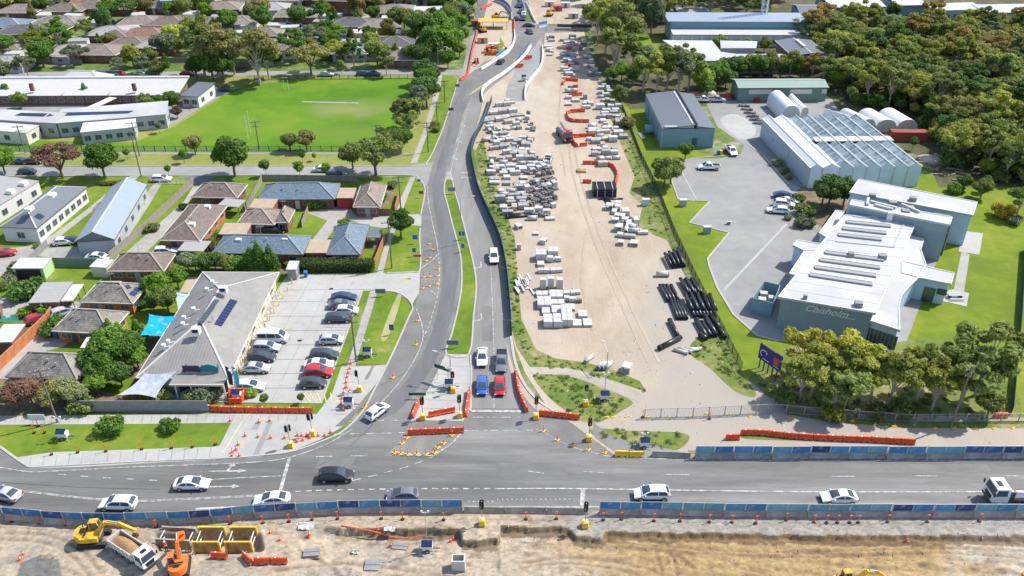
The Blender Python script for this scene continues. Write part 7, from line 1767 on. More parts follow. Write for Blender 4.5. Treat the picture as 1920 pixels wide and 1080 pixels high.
fence([(1920,470),(1912,600),(1896,770)],'vine_fence','dark overgrown fence near the right edge of the lawn',2.4,1.7,bf('cloth','pole'),smooth=False)
fence([(365,345),(280,426),(207,488)],'paling_fence','long grey paling fence running down between the drives',2.0,1.8,bf('paling','paling',thick=.07),smooth=False)
fence([(104,500),(200,502)],'metal_fence','dark green metal fence behind the small lawn',2.2,2.0,bf('greenclad','greenclad'),smooth=False)
fence([(142,772),(384,772)],'panel_fence','grey panel fence in front of the clinic garden',2.5,2.1,bf('concd','concd',thick=.09),smooth=False)
fence([(750,366),(741,400)],'paling_fence','red-stained paling fence by the corner house',1.8,1.7,bf('palingr','palingr',thick=.07),smooth=False)
fence([(722,452),(704,498)],'paling_fence','red-stained paling fence by the square blue-roofed house',1.8,1.8,bf('palingr','palingr',thick=.07),smooth=False)
fence([(704,404),(742,404)],'paling_fence','brown paling fence below the corner house',1.8,1.6,bf('brickd','pole',thick=.07),smooth=False)
fence([(493,339),(675,341)],'paling_fence','dark paling fence behind the blue-roofed house',2.0,1.6,bf('paling','pole',thick=.07),smooth=False)
fence([(300,345),(345,345)],'picket_fence','low white picket fence above the curved drive',2.0,1.0,bf('white','white',rails=True),smooth=False)
fence([(492,340),(462,395)],'paling_fence','narrow paling fence between brown and blue roofs',1.8,1.6,bf('paling','paling',thick=.07),smooth=False)
fence([(578,398),(566,428)],'paling_fence','weathered fence around the small courtyard lawn',1.8,1.5,bf('paling','pole',thick=.07),smooth=False)
fence([(90,463),(65,486),(30,520)],'paling_fence','grey fence sloping down beside the left drive',2.0,1.6,bf('concd','concd',thick=.07),smooth=False)
fence([(1045,50),(1112,52)],'rail_fence','long dark rail along the far side road',2.6,1.0,bf('dsteel','dsteel'),smooth=False)
fence([(1040,57),(1112,58)],'rail_fence','grey crash rail on the near side of the far side road',2.6,.8,bf('conc','conc'),smooth=False)
for a,b,l in (((430,125),(520,125),'pale fence by the bare lot'),((20,118),(160,120),'pale fence behind the far street gardens'),((300,118),(420,116),'pale fence right of the far street gardens'),((690,116),(760,116),'pale fence under the roadside trees')):
    fence([a,b],'paling_fence',l,2.4,1.6,bf('paling','pole',thick=.07),smooth=False)
# brick boundary wall with capping courses
t=thing('brick_wall','long orange brick wall between the drives at left','wall',P(2,688)); O=t.location.copy()
for p,hd in walk([P(-6,700),P(93,604),P(114,568)],2.4):
    q=p-O; obj('wall_panel',cachem(('wall_panel',),lambda:MB().bx(-1.19,1.19,-.12,.12,0,1.8),M['bricko']),t,q,hd); obj('capping',cachem(('capping',),lambda:MB().bx(-1.2,1.2,-.16,.16,1.8,1.9),M['bricko']),t,q,hd)
# clipped hedge
rs=np.random.RandomState(4); a,b=P(556,512),P(698,512); hl=[]; d=b-a
for k in range(44):
    p=d*((k+.5)/44)
    for y in(0.4,1.2,2.0): hl+=[(p.x,p.y+y,.55,.55,.55,.7),(p.x,p.y+y,1.5,.55,.55,.7)]
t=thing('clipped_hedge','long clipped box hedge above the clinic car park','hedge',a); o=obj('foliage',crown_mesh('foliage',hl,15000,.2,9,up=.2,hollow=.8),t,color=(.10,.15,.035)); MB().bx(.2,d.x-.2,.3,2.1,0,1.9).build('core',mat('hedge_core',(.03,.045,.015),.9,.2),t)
# ------------------------------------------------------------------ poles, signals, signs
def height(base,top_y):
    b=P(*base); lo,hi=0,40
    for _ in range(40):
        m=(lo+hi)/2
        if proj((b.x,b.y,m))[1]>top_y: lo=m
        else: hi=m
    return lo
def pole(base,top_y,label,kind='timber',arm=0):
    h=height(base,top_y); t=thing({'timber':'power_pole','light':'street_light','goal':'goal_post'}[kind],label,{'timber':'power pole','light':'street light','goal':'goal post'}[kind],P(*base))
    m={'timber':'pole','light':'steel','goal':'white'}[kind]; r={'timber':.16,'light':.09,'goal':.07}[kind]
    MB().tube((0,0,0),(0,0,h),r,8,r*.72).build('pole',M[m],t)
    if kind=='timber':
        for z,w_ in ((h-.4,1.3),(h-1.5,.9)):
            MB().bar((-w_*math.cos(arm),-w_*math.sin(arm),z),(w_*math.cos(arm),w_*math.sin(arm),z),.11,.14).build('crossarm',M['pole'],t)
            m2=MB()
            for k in(-1,-.45,.45,1): m2.tube((w_*.95*k*math.cos(arm),w_*.95*k*math.sin(arm),z+.07),(w_*.95*k*math.cos(arm),w_*.95*k*math.sin(arm),z+.28),.05,5)
            m2.build('insulator',M['concl'],t)
    if kind=='light':
        q=Vector((math.cos(arm)*2.2,math.sin(arm)*2.2,h+.35)); MB().tube((0,0,h-.1),q,.05,6).build('outreach_arm',M['steel'],t); MB().box((q.x+math.cos(arm)*.3,q.y+math.sin(arm)*.3,q.z),(.75,.28,.12),arm).build('lantern',M['rgrey'],t)
    return t,h
pole((108,792),692,'timber pole with pale box among the purple trees','timber',.3)
pole((735,503),414,'tall timber power pole behind the stained fence','timber',.2); pole((668,678),590,'bare timber pole on the footpath beside the clinic car park','timber',.3)
pole((1783,800),686,'leaning-looking timber pole in front of the gum trees','timber',.5)
pole((752,398),330,'timber pole beside the corner house fence','timber',.2); pole((265,331),246,'timber pole on the verge above the halls','timber',.1)
pole((486,278),226,'timber pole at the bottom edge of the playing field','timber',.2); pole((709,283),233,'timber pole inside the sparse spreading tree','timber',.2); pole((803,285),228,'timber pole on the path right of the trees','timber',.2)
pole((262,292),228,'timber pole beside the school lawn','timber',.2); pole((834,192),150,'timber pole on the roadside grass','timber',.2); pole((820,232),190,'timber pole beside the roadside shrubs','timber',.2); pole((48,287),235,'thin pole by the cream school room','timber',.2)
pole((866,457),372,'grey street light on the grass median','light',.1); pole((846,718),668,'street light on the concrete signal island','light',2.8); pole((1137,700),660,'short street light above the weedy corner','light',1.8)
pole((822,128),90,'far street light before the roadside trees','light',0); pole((1215,690),690-1,'stub','light',0) if False else None
pole((947,250-0),0,'','light') if False else None
for x in (466,470): pole((x,262 if x==466 else 250),216 if x==466 else 208,'white goal post on the left of the playing field','goal')
for x in (533,541): pole((x,168),150,'white goal post on the far side of the playing field','goal')
pole((895,10),-14,'thin light pole by the far dirt track','light',0); pole((1024,56),20,'grey pole on the far side road corner','light',1)
def ped(base,label,head=PI*1.5,heads=2,h=3.2,ground=P,yb=True):
    p=ground(*base); p.z+=.07; t=thing('portable_signal',label,'traffic light',p,0,'portable traffic signals')
    MB().bx(-.42,.42,-.42,.42,0,.35).bx(-.36,.36,-.36,.36,.35,.85).build('ballast_block',M['yellow'],t); MB().bx(-.2,.2,-.2,.2,.85,.95).build('cap',M['white'],t)
    MB().tube((0,0,.9),(0,0,h+.8),.06,8).build('pole',M['steel'],t)
    for k in range(heads):
        a=head+(k*PI*.9); c=Vector((math.cos(a)*.28,math.sin(a)*.28,h+.2)); b=MB().box(c,(.28,.3,.95),a); b.box(c-Vector((math.cos(a)*.1,math.sin(a)*.1,0)),(.03,.55,1.2),a); hd=b.build('signal_head',M['black'],t)
        for j,cl in enumerate(('lampr','yellow','greenclad')): q=c+Vector((math.cos(a)*.145,math.sin(a)*.145,.28-.28*j)); MB().tube(q,q+Vector((math.cos(a)*.05,math.sin(a)*.05,0)),.09,8).build('lens',M[cl],hd)
    return t
ped((1005,785),'portable signal between the two orange barriers right of the queue'); ped((1104,826),'portable signal on a yellow block at the right corner')
ped((862,782),'portable signal beside the island barrier foot'); ped((793,786),'portable signal at the left foot of the island')
ped((545,838),'portable signal nearest the lower left kerb',PI*1.2); ped((586,816),'portable signal on the concrete beside the row of cones',PI*1.2); ped((674,733),'yellow signal block on the works concrete',PI*1.2,1)
ped((904,983),'portable signal on the dirt pedestal left of the gap',PI/2,2,3.2,PG); ped((1097,987),'portable signal on the dirt pedestal right of the gap',PI/2,2,3.2,PG)
ped((850,735),'yellow signal block at the top of the island',PI*1.5,1); ped((1098,760),'yellow signal block on the weedy corner',PI*1.5,1)
def trailer(base,label,mast=6.0,ground=P,rz=0):
    p=ground(*base); t=thing('camera_trailer',label,'trailer',p,rz,'solar camera trailers'); t.scale=(.8,.8,1)
    MB().bx(-.8,.8,-.55,.55,.45,1.2).build('cabinet',M['white'],t); MB().bar((-.9,0,.42),(1.9,0,.42),.12,.12).build('drawbar',M['dsteel'],t)
    for s in(-1,1): wheel(t,0,s*.68,.3,.18)
    for s in(-1,1):
        m=MB(); m.add([(-.85,s*.15,1.95),(.85,s*.15,1.95),(.85,s*1.0,1.45),(-.85,s*1.0,1.45)],[(0,1,2,3)] if s<0 else [(3,2,1,0)]); m.build('solar_panel',M['solar'],t)
    for sx in(-1,1):
        for sy in(-1,1): MB().bar((sx*.8,sy*.5,.5),(sx*1.2,sy*1.0,.02),.07,.07).build('outrigger',M['steel'],t)
    MB().tube((0,0,1.2),(0,0,mast),.07,8,.045).build('mast',M['steel'],t); MB().bx(-.5,.5,-.05,.05,mast-.3,mast-.2).box((-.5,0,mast-.05),(.3,.2,.25)).box((.5,0,mast-.05),(.3,.2,.25)).build('camera_head',M['white'],t)
trailer((121,822),'camera trailer on the lower left grass verge',4.0); trailer((690,668),'camera trailer on the grass mound beside the road',3.2); trailer((1133,750),'camera trailer beside the sandy path corner',5.2); trailer((1207,838),'camera trailer on weeds above the yellow barrier',2.6)
trailer((802,1032),'camera trailer with tall mast on the excavated ground',6.8,PG); trailer((446,748),'camera trailer inside the orange enclosure by the clinic',5.5); trailer((843,728),'dark camera trailer on the signal island',4.0); trailer((1558,757),'camera trailer under the gum trees',2.4); trailer((655,762),'camera trailer by the pale works concrete',2.8)
trailer((982,152),'trailer carrying blue panels on the far tarmac',2.2)
# signs and message boards
def sign(base,label,col,w_=1.2,h_=.9,z=1.2,rz=0,two=True,ground=P):
    p=ground(*base); t=thing('road_sign',label,'sign',p,rz); MB().bx(-w_/2,w_/2,-.03,.03,z,z+h_).build('sign_face',M['any'],t,color=col); MB().bx(-w_/2-.02,w_/2+.02,.031,.05,z-.02,z+h_+.02).build('back_plate',M['steel'],t)
    for s in ((-1,1) if two else (0,)): MB().tube((s*w_*.35,.08,0),(s*w_*.35,.08,z+h_),.035,6).build('post',M['steel'],t)
    return t
BL=(.06,.14,.42)
for b,l,c,w_,h_ in (((786,306+42),'small blue sign at the street corner',BL,.7,.6),((790,371),'small signboard near the corner kerb',(.2,.06,.06),1,.7),((779,457),'blue roadside sign on the grass beside the kerb',BL,1.0,1.0),((777,481),'lower blue roadside sign beside the kerb',BL,.7,.9),((783,490),'red and white roadworks board by the kerb',(.6,.05,.03),1.4,.5),((847,364),'grey-blue sign at the top of the median',(.2,.26,.36),1.6,1.0),((866,450),'blue sign on the median light pole',BL,1.2,1.0),((868,473),'small blue sign below the median light',BL,.6,.9),((849,653),'grey message board at the foot of the median',(.13,.16,.2),1.9,.9),((714,556),'grey message board by the car park mouth',(.13,.16,.2),1.8,.9),((735,628),'purple-blue sign on the grass mound',(.10,.08,.4),.8,1.1),((73,795),'white roadworks board at the path end',(.7,.7,.7),2.4,1.1),((783,748),'dark street name board leaning by the island',(.03,.10,.07),2.6,.5),((1240,505-0+170),'stub',BL,1,1)):
    if l!='stub': sign(b,l,c,w_,h_,.7 if w_>1.5 else 1.0)
sign((830,716),'long dark green street name blade over the island',(.02,.10,.06),2.8,.7,2.4,-.5)
sign((858,170),'small grey sign on the roadside grass',(.12,.15,.2),1.2,.8); sign((846,215),'red and grey board on the roadside grass',(.3,.06,.04),1.4,.8)
# feather flags by the clinic
for px,col,l in ((425,(.03,.025,.07),'dark purple feather flag by the clinic porch'),(437,(.06,.45,.55),'turquoise feather flag by the clinic porch')):
    t=thing('feather_flag',l,'flag',P(px+12,742)); MB().tube((0,0,0),(-.3,0,5.6),.035,6).build('pole',M['steel'],t)
    m=MB(); q=[(-.25,2.2),(.35,2.0),(.5,3.2),(.45,4.6),(.1,5.5),(-.3,5.6)]; m.ext(q,-.012,.012); m.build('banner',M['any'],t,color=col)
# shade sails
def sail(cs,zs,label,col,sag=.5):
    c=[P(x,y,z) for (x,y),z in zip(cs,zs)]; O=Vector((c[0].x,c[0].y,0)); t=thing('shade_sail',label,'shade sail',O); N=10; vs=[]
    cen=sum(c,Vector())/4
    for i in range(N+1):
        for j in range(N+1):
            u,v=i/N,j/N; p=(c[0]*(1-u)*(1-v)+c[1]*u*(1-v)+c[2]*u*v+c[3]*(1-u)*v)
            e=max(4*u*(1-u)*(abs(2*v-1)**2),4*v*(1-v)*(abs(2*u-1)**2)); p=p.lerp(cen,.17*e); p=p-Vector((0,0,sag*4*u*(1-u)*4*v*(1-v)*.25)); vs.append(p-O)
    m=MB(); m.add(vs,[(i*(N+1)+j,(i+1)*(N+1)+j,(i+1)*(N+1)+j+1,i*(N+1)+j+1) for i in range(N) for j in range(N)]); m.build('fabric',M['screen'],t,True,color=col)
    for q in c: MB().tube((q.x-O.x,q.y-O.y,0),(q.x-O.x,q.y-O.y,q.z+.1),.06,6).build('post',M['steel'],t)
sail([(221,741),(292,746),(334,695),(271,700)],[2.4,2.2,3.6,3.5],'white shade sail hung from the clinic roof corner',(.40,.42,.46))
sail([(262,629),(310,634),(341,591),(280,589)],[3,2.9,3.3,3.3],'bright blue shade sail between clinic and garden trees',(.0,.34,.62))
sail([(334,585),(352,588),(374,550),(324,546)],[3,3,3.3,3.3],'pale aqua shade sail beside the clinic roof',(.36,.58,.60))
sail([(-8,604),(38,604),(30,588),(5,592)],[2.4,2.4,2.6,2.4],'dark green shade cloth at the left edge',(.02,.17,.12))
# wheelie bins
def bin_proto():
    t=obj('wheelie_bin',None); m=MB(); m.add([(-.24,-.28,.05),(.24,-.28,.05),(.24,.28,.05),(-.24,.28,.05),(-.3,-.36,1.0),(.3,-.36,1.0),(.3,.36,1.0),(-.3,.36,1.0)],[(3,2,1,0),(0,1,5,4),(1,2,6,5),(2,3,7,6),(3,0,4,7),(4,5,6,7)]); m.build('bin_body',M['any'],t)
    MB().bx(-.31,.31,-.39,.38,1.0,1.07).build('lid',M['any'],t)
    for s in(-1,1): MB().tube((s*.2-.05,.32,.1),(s*.2+.05,.32,.1),.1,8).build('bin_wheel',M['tyre'],t)
    return proto(t)
BIN=bin_proto()
def bin_(px,py,body,lid,label):
    o=put(BIN,P(px,py),rv.uniform(-.2,.2),label=label,group='wheelie bins',cols={'bin_body':body,'lid':lid},scale=1.1); o['category']='bin'
    if o not in THINGS: THINGS.append(o)
B_,G_,Y_,R_=(.03,.16,.42),(.04,.22,.08),(.65,.45,.02),(.4,.03,.02)
for k,(c,l,n) in enumerate(((B_,B_,'blue'),(B_,B_,'blue'),(B_,B_,'blue'),(R_,R_,'red'),(G_,G_,'green'),(G_,Y_,'yellow-lidded green'))): bin_(174+k*6.2,469,c,l,f'{n} wheelie bin in the row at the grey gable end')
for px,py,c,n in ((680,399,B_,'blue'),(685,399,G_,'green'),(532,430,B_,'blue'),(574,519,B_,'blue'),(108,634,B_,'blue'),(1346,290,B_,'blue'),(1351,290,Y_,'yellow'),(1354,287,B_,'blue'),(1357,286,R_,'red')): bin_(px,py,c,c,f'{n} wheelie bin '+('below the corner house wall' if 600<px<700 else 'by the courtyard house' if px==532 else 'at the car park corner' if px==574 else 'under the mossy eaves' if px==108 else 'in the college yard group'))
# cones and delineators
def cone_proto():
    t=obj('traffic_cone',None); MB().tube((0,0,.04),(0,0,.75),.16,9,.035).build('cone_body',M['cone'],t); MB().bx(-.2,.2,-.2,.2,0,.045).build('base',M['cone'],t); MB().tube((0,0,.36),(0,0,.52),.112,9,.085).build('white_band',M['white'],t); return proto(t)
def del_proto():
    t=obj('lane_delineator',None); MB().tube((0,0,.1),(0,0,1.15),.075,8,.055).build('tube',M['cone'],t); MB().bx(-.38,.38,-.13,.13,0,.09).bx(-.13,.13,-.36,-.13,0,.08).build('rubber_base',M['yellow'],t); MB().tube((0,0,.75),(0,0,.9),.078,8).build('band',M['white'],t); return proto(t)
def bol_proto():
    t=obj('mesh_post',None); MB().tube((0,0,.06),(0,0,1.25),.06,8,.045).build('tube',M['cone'],t); MB().tube((0,0,0),(0,0,.1),.24,10).build('rubber_base',M['black'],t); MB().bx(-.16,.16,-.05,.05,1.2,1.3).build('top_handle',M['cone'],t); return proto(t)
CN_,DL_,BO_=cone_proto(),del_proto(),bol_proto()
def many(pr,pts,label,group,cat,ground=P,sc=1.0,z=.085):
    for p in pts:
        q=ground(*p); o=put(pr,(q.x,q.y,q.z+z),rv.uniform(0,.4),label=label,group=group,scale=sc); o['category']=cat
        if o not in THINGS: THINGS.append(o)
many(DL_,[(740,850),(752,851),(765,852.5),(782,852.5),(799,852.5),(815,850),(821,840),(832,832),(754,832),(763,822),(848,817)],'orange delineator on yellow feet edging the small traffic island','lane delineators','delineator')
many(DL_,[(1019,809),(1045,826),(1074,836),(1103,844),(1134,850)],'orange delineator on yellow feet along the right corner','lane delineators','delineator')
many(DL_,[(684,765),(737,709),(780,647),(784,602),(793,541),(805,537),(818,533),(820,518),(806,519),(795,520),(822,505),(806,484),(799,490),(812,468),(805,458)],'orange delineator in the closed kerb lane','lane delineators','delineator')
many(CN_,[(460,818),(484,820),(508,822),(534,822),(447,835),(443,844),(436,849),(435,856),(449,856),(486,793),(506,790),(432,790)],'orange cone on the pale works concrete below the clinic','traffic cones','cone')
many(CN_,[(557,829),(568,826),(575,818),(558,817),(566,818),(597,818),(609,818),(620,812),(581,822)],'orange cone in the cluster by the lower kerb','traffic cones','cone')
many(CN_,[(658,683),(656,692),(653,700),(651,708),(649,718),(648,728),(645,737),(642,748),(640,758),(644,770),(650,727),(657,734)],'orange cone in the line down the works footpath','traffic cones','cone')
many(BO_,[(97,853),(146,849),(199,847),(266,843),(322,841),(361,839),(404,834),(72,800),(65,812),(84,812)],'orange mesh post along the lower grass verge','orange mesh posts','bollard')
many(BO_,[(23,978),(75,981),(124,984),(237,988),(293,989),(432,982),(493,981),(542,978),(585,975),(633,973),(715,973),(755,974),(832,975),(986,974),(1043,973),(1131,975),(1165,974),(1226,977),(1275,977),(1330,979),(1372,980),(1417,981),(1474,976),(1526,980),(1550,980),(1570,980),(1593,980),(1609,980),(1664,979),(1738,979),(1836,977)],'orange mesh post behind screens','orange mesh posts','bollard',PG,1.0,.0)
many(BO_,[(1205,845-62),(1330,786)],'orange post by the temporary yard fence','orange mesh posts','bollard')
many(CN_,[(580,1004),(525,1013),(507,960+40),(733,1024),(708,992),(850,1012),(845,1016),(38,1050),(44,1040),(1700,1014)],'orange cone on excavated ground','traffic cones','cone',PG,1.0,.0)
M['fence_foot']=M['yellow']
for k,(px,py) in enumerate(((1138,783),(1150,783),(1175,781),(1213,783),(1252,783),(1291,781),(1325,776),(1367,778),(1407,781),(1484,785),(1598,790),(1640,797),(1677,800),(1753,804),(1789,804),(1828,805),(1864,804),(1899,803))):
    t=thing('fence_foot','yellow plastic fence foot on the sand','fence foot',P(px,py),.3*(k%3),'yellow fence feet'); MB().bx(-.35,.35,-.13,.13,0,.14).build('block',M['yellow'],t); MB().tube((0,0,.14),(0,0,.5),.04,6).build('socket',M['steel'],t)
# string of red flags along the barrier top edge
t=thing('bunting','string of small red flags behind the screened barrier','bunting',PG(500,975)); O=t.location.copy(); m=MB(); fl=MB(); pr=None
for p,h in walk([P(x,y+8) for x,y in LOWB],1.1):
    q=Vector((p.x,p.y-.25,1.0))-O; fl.add([(q.x-.12,q.y,q.z),(q.x+.12,q.y,q.z),(q.x,q.y+.02,q.z-.28)],[(0,1,2),(2,1,0)])
    if pr is not None: m.bar(pr,q,.02,.02)
    pr=q
m.build('cord',M['dsteel'],t); _f=fl.build('flags',M['cone'],t); _f['kind']='stuff'
# ------------------------------------------------------------------ works yard: stone packs, pipes
UNIT=MB().bx(-.5,.5,-.5,.5,0,1).mesh('block',M['wrap']); UNITD=MB().bx(-.5,.5,-.5,.5,0,1).mesh('block',M['stone']); UNITC=MB().bx(-.5,.5,-.5,.5,0,1).mesh('block',M['concl']); PAL=MB()
for k in range(5): PAL.bx(-.5,.5,-.5+k*.22,-.5+k*.22+.12,.08,.12)
for x in(-.45,0,.45): PAL.bx(x-.05,x+.05,-.5,.5,0,.08)
PALM=PAL.mesh('pallet',M['wood'])
def pack(x,y,w_,d_,h_,deg,kind,label,group,pal=True):
    t=thing({'w':'stone_pack','g':'concrete_block_stack','d':'rubble_pallet'}[kind],label,'building material',(x,y,.05),R(deg),group)
    z=.12 if pal else 0
    if pal: o=obj('pallet',PALM,t); o.scale=(w_*1.02,d_*1.02,1)
    me={'w':UNIT,'g':UNITC,'d':UNITD}[kind]
    nx=max(1,round(w_/1.15)); ny=max(1,round(d_/1.15)); 
    if kind=='d': nx,ny=max(2,round(w_/.6)),max(2,round(d_/.7))
    for i in range(nx):
        for j in range(ny):
            o=obj('block',me,t); e=.96 if kind!='d' else rv.uniform(.7,.98); hh=h_*(1 if kind!='d' else rv.uniform(.55,1.05))
            o.location=((i+.5-nx/2)*w_/nx,(j+.5-ny/2)*d_/ny,z); o.scale=(w_/nx*e,d_/ny*e,hh); 
            if kind=='d': o.rotation_euler=(0,0,rv.uniform(-.25,.25))
    return t
def packpx(zx,zy,w_,d_,h_,kind='w',deg=0,label='white stone pack in the near yard cluster',org=(960,440),k=5.4,group='stone packs in the near cluster'):
    p=P(org[0]+zx/k,org[1]+zy/k); pack(p.x,p.y+d_/2,w_,d_,h_,deg,kind,label,group)
for a in ((70,160,.9,.9,1.1,'g'),(295,275,2.1,2.2,1.5),(415,215,2.1,2.0,.9),(388,285,1.2,1.0,1.0,'g'),(465,278,1.3,1.0,.7,'g'),(292,334,1.4,1.6,.5),(318,398,2.1,1.0,.7),(450,392,2.3,1.1,.6,'w',8),(313,560,1.15,1.0,2.0,'g'),(393,552,1.15,1.0,2.1,'g'),(482,556,1.2,1.1,1.9,'g'),(308,640,2.3,1.5,.5),(447,676,2.4,2.4,.9),(328,760,2.5,3.0,.9),(465,730,2.4,1.6,.5),(345,820,1.5,2.4,.45),(450,815,1.7,2.4,.45),(365,950,1.6,2.6,1.2),(467,950,1.7,2.8,1.2),(560,940,1.9,5.0,1.4),(597,778,1.5,1.8,.4),(662,940,1.6,2.0,.3),(768,940,1.6,2.1,.35),(718,858,1.6,2.0,.55),(555,640,1.1,1.1,.9,'g'),(553,680,1.0,.9,.7,'g'),(640,615,1.8,1.0,.5,'g',10),(612,690,1.3,.9,.7,'g'),(680,695,1.0,.8,.6,'d')):
    packpx(*a)
def culvert(p,w_,L,h_,deg,label):
    t=thing('concrete_culvert',label,'building material',p,R(deg),'concrete culverts'); m=MB(); k=.16
    m.bx(-w_/2,w_/2,-L/2,L/2,0,k).bx(-w_/2,w_/2,-L/2,L/2,h_-k,h_).bx(-w_/2,-w_/2+k,-L/2,L/2,k,h_-k).bx(w_/2-k,w_/2,-L/2,L/2,k,h_-k); m.build('box_section',M['concl'],t); MB().bx(-w_/2+.1,w_/2-.1,-L/2-.3,L/2+.3,-.05,.0).build('bearer',M['wood'],t)
culvert(P(1019,456),1.4,1.2,1.0,70,'white box culvert alone above the near cluster'); culvert(P(972,428),1.2,1.6,.9,30,'white culvert near the screened fence'); culvert(P(1175,695),1.4,1.6,1.2,-25,'open white box culvert on the grass edge'); culvert(P(1005,440),1.1,.9,.5,0,'small dark culvert above the near cluster')
rw=random.Random(11)
def kerbs(pxs,n,L,deg,label):
    for k in range(n):
        u=k/n; p=P(pxs[0][0]+(pxs[1][0]-pxs[0][0])*rw.random(),pxs[0][1]+(pxs[1][1]-pxs[0][1])*rw.random()); t=thing('kerb_stone',label,'building material',(p.x,p.y,.05+.25*(k%2)),R(deg+rw.uniform(-4,4)),'loose kerb stones'); MB().bx(-L/2,L/2,-.18,.18,0,.22).build('stone',M['concl'],t); MB().bx(-L/2+.3,-L/2+.5,-.2,.2,-.06,0).bx(L/2-.5,L/2-.3,-.2,.2,-.06,0).build('bearer',M['wood'],t)
kerbs(((968,520),(998,548)),16,2.4,104,'long pale kerb stone in the bundle by the screened fence')
def ring(p,L,r,deg,label,m='concl',ri=.8,group='pale concrete pipes',z=None):
    t=thing('concrete_pipe',label,'pipe',(p.x,p.y,(z if z is not None else r)+.05),R(deg),group); MB().pipe((-L/2,0,0),(L/2,0,0),r,r*ri,14).build('barrel',M[m],t,True); MB().pipe((L/2-.15,0,0),(L/2+.05,0,0),r*1.1,r*.95,14).build('collar',M[m],t,True)
ring(P(1242,518),2.3,.52,2,'white concrete pipe alone beside the black pipes'); ring(P(1104,676),2.3,.34,52,'white pipe lying at the sandy yard edge')
for k in range(3): ring(P(1126+k*7,689),1.9,.42,55,'white pipe in the trio on the grass edge')
for px,py,d in ((1276,661,-28),(1284,659,-28),(1297,657,-2),(1302,659,20)): ring(P(px,py),2.4,.28,d,'pale grey pipe in the loose pile by the fence')
# dense upper yard
M['wrapg']=mat('grey_stone_pack',(.36,.355,.34),.75,.14,1.2,col2=(.27,.265,.255),cscale=.9); M['wrapb']=mat('buff_stone_pack',(.46,.41,.33),.75,.14,1.2,col2=(.38,.33,.26),cscale=.9)
UNITG=MB().bx(-.5,.5,-.5,.5,0,1).mesh('block',M['wrapg']); UNITB=MB().bx(-.5,.5,-.5,.5,0,1).mesh('block',M['wrapb'])
def zone(poly,n,dist,kinds,label,deg=(-6,10),hh=(.4,1.3),ww=(1.0,2.6),skip=.2):
    "rows of stacks: along each row the stacks stand nearly touching, with gaps where some have been taken"
    pw=world_poly(poly); xs=[p[0] for p in pw]; ys=[p[1] for p in pw]; dg0=rw.uniform(*deg); c,s_=math.cos(R(dg0)),math.sin(R(dg0)); cx,cy=sum(xs)/len(xs),sum(ys)/len(ys)
    ext=max(max(xs)-min(xs),max(ys)-min(ys))*.8; v=-ext; made=0
    while v<ext:
        rowk=rw.choice(kinds); d_=rw.uniform(1.1,1.9) if rowk!='d' else rw.uniform(.9,1.3); rowh=rw.uniform(*hh); u=-ext+rw.random(); drift=rw.uniform(-.06,.06)
        while u<ext:
            k=rowk if rw.random()<.72 else rw.choice(kinds); w_=rw.uniform(*ww); uu=u+w_/2; vv=v+drift*uu+rw.uniform(-.25,.25); x,y=cx+uu*c-vv*s_,cy+uu*s_+vv*c; u+=w_+rw.choice([.08,.12,.2,.5,.9])
            if not inside(x,y,pw) or rw.random()<skip: continue
            dg=dg0+rw.uniform(-3,3)
            if k=='d': dg+=rw.uniform(-18,18)
            made+=1
            if k=='p': ring(Vector((x,y,0)),rw.uniform(1.6,2.4),rw.uniform(.35,.6),dg+rw.choice([0,0,90]),'white concrete pipe '+label)
            elif k=='c': culvert(Vector((x,y,.05)),rw.uniform(1.1,1.6),rw.uniform(1,1.8),rw.uniform(.8,1.2),dg,'box culvert '+label)
            else:
                t=pack(x,y,w_,d_*rw.uniform(.85,1.05),rowh*rw.uniform(.6,1.25)*(.8 if k=='d' else 1),dg,k,'',None)
                me=None; nm={'w':'white stone pack ','g':'grey block stack ','d':'dark rubble pallet '}[k]
                if k=='w':
                    r_=rw.random()
                    if r_<.42: me,nm=UNITG,'grey stone pack '
                    elif r_<.52: me,nm=UNITB,'buff stone pack '
                if me:
                    for ch in t.children:
                        if ch.name.startswith('block'): ch.data=me
                t['label']=nm+label; t['group']='stacked materials in the yard'
        v+=d_+rw.choice([.25,.4,.7,1.3])
zone([(924,196),(958,190),(978,215),(985,262),(945,300),(905,262),(910,225)],44,2.1,'wwwwgwp','in upper left stacks',(12,18),skip=.24)
zone([(905,300),(945,300),(990,255),(1003,300),(985,350),(985,405),(935,408),(922,350)],44,2.15,'wwwgwwpd','in middle left stacks',(-8,12))
zone([(985,335),(1000,300),(1030,303),(1042,330),(1046,392),(1015,396),(985,380)],48,1.75,'dddddgw','in grey rubble area',(-30,30),(.6,1.5),(.9,1.5))
zone([(985,398),(1040,400),(1035,420),(1000,425)],12,1.8,'wgdpc','below the rubble area')
zone([(990,205),(1003,240),(1005,300),(990,295),(985,230)],16,1.9,'ddgg','along the sandy track',(-20,20),(.6,1.4),(.9,1.5))
zone([(1052,72),(1076,70),(1084,140),(1076,150),(1058,148)],26,2.3,'wwwgd','in far centre stacks',skip=.3)
zone([(1080,70),(1094,72),(1120,120),(1125,150),(1098,150)],26,2.6,'wwgdd','beside the tall gums',skip=.55)
zone([(1028,65),(1038,65),(1036,104),(1026,104)],14,2.0,'gdgd','by the far white barrier')
zone([(1118,165),(1138,160),(1170,225),(1175,262),(1150,268),(1125,225)],40,2.3,'wwwwpw','along boundary fence',(-4,4))
zone([(1060,165),(1090,168),(1115,200),(1100,206),(1062,200)],14,2.6,'wwggpd','among orange barriers',skip=.45)
zone([(1100,230),(1130,230),(1160,290),(1170,318),(1140,322),(1112,300),(1100,280)],24,2.5,'wwwpgd','left of fence',skip=.4)
zone([(1140,392),(1160,385),(1200,450),(1196,468),(1160,462)],20,2.2,'wwwpgc','below the rack',(-14,-6),(.5,1.1))
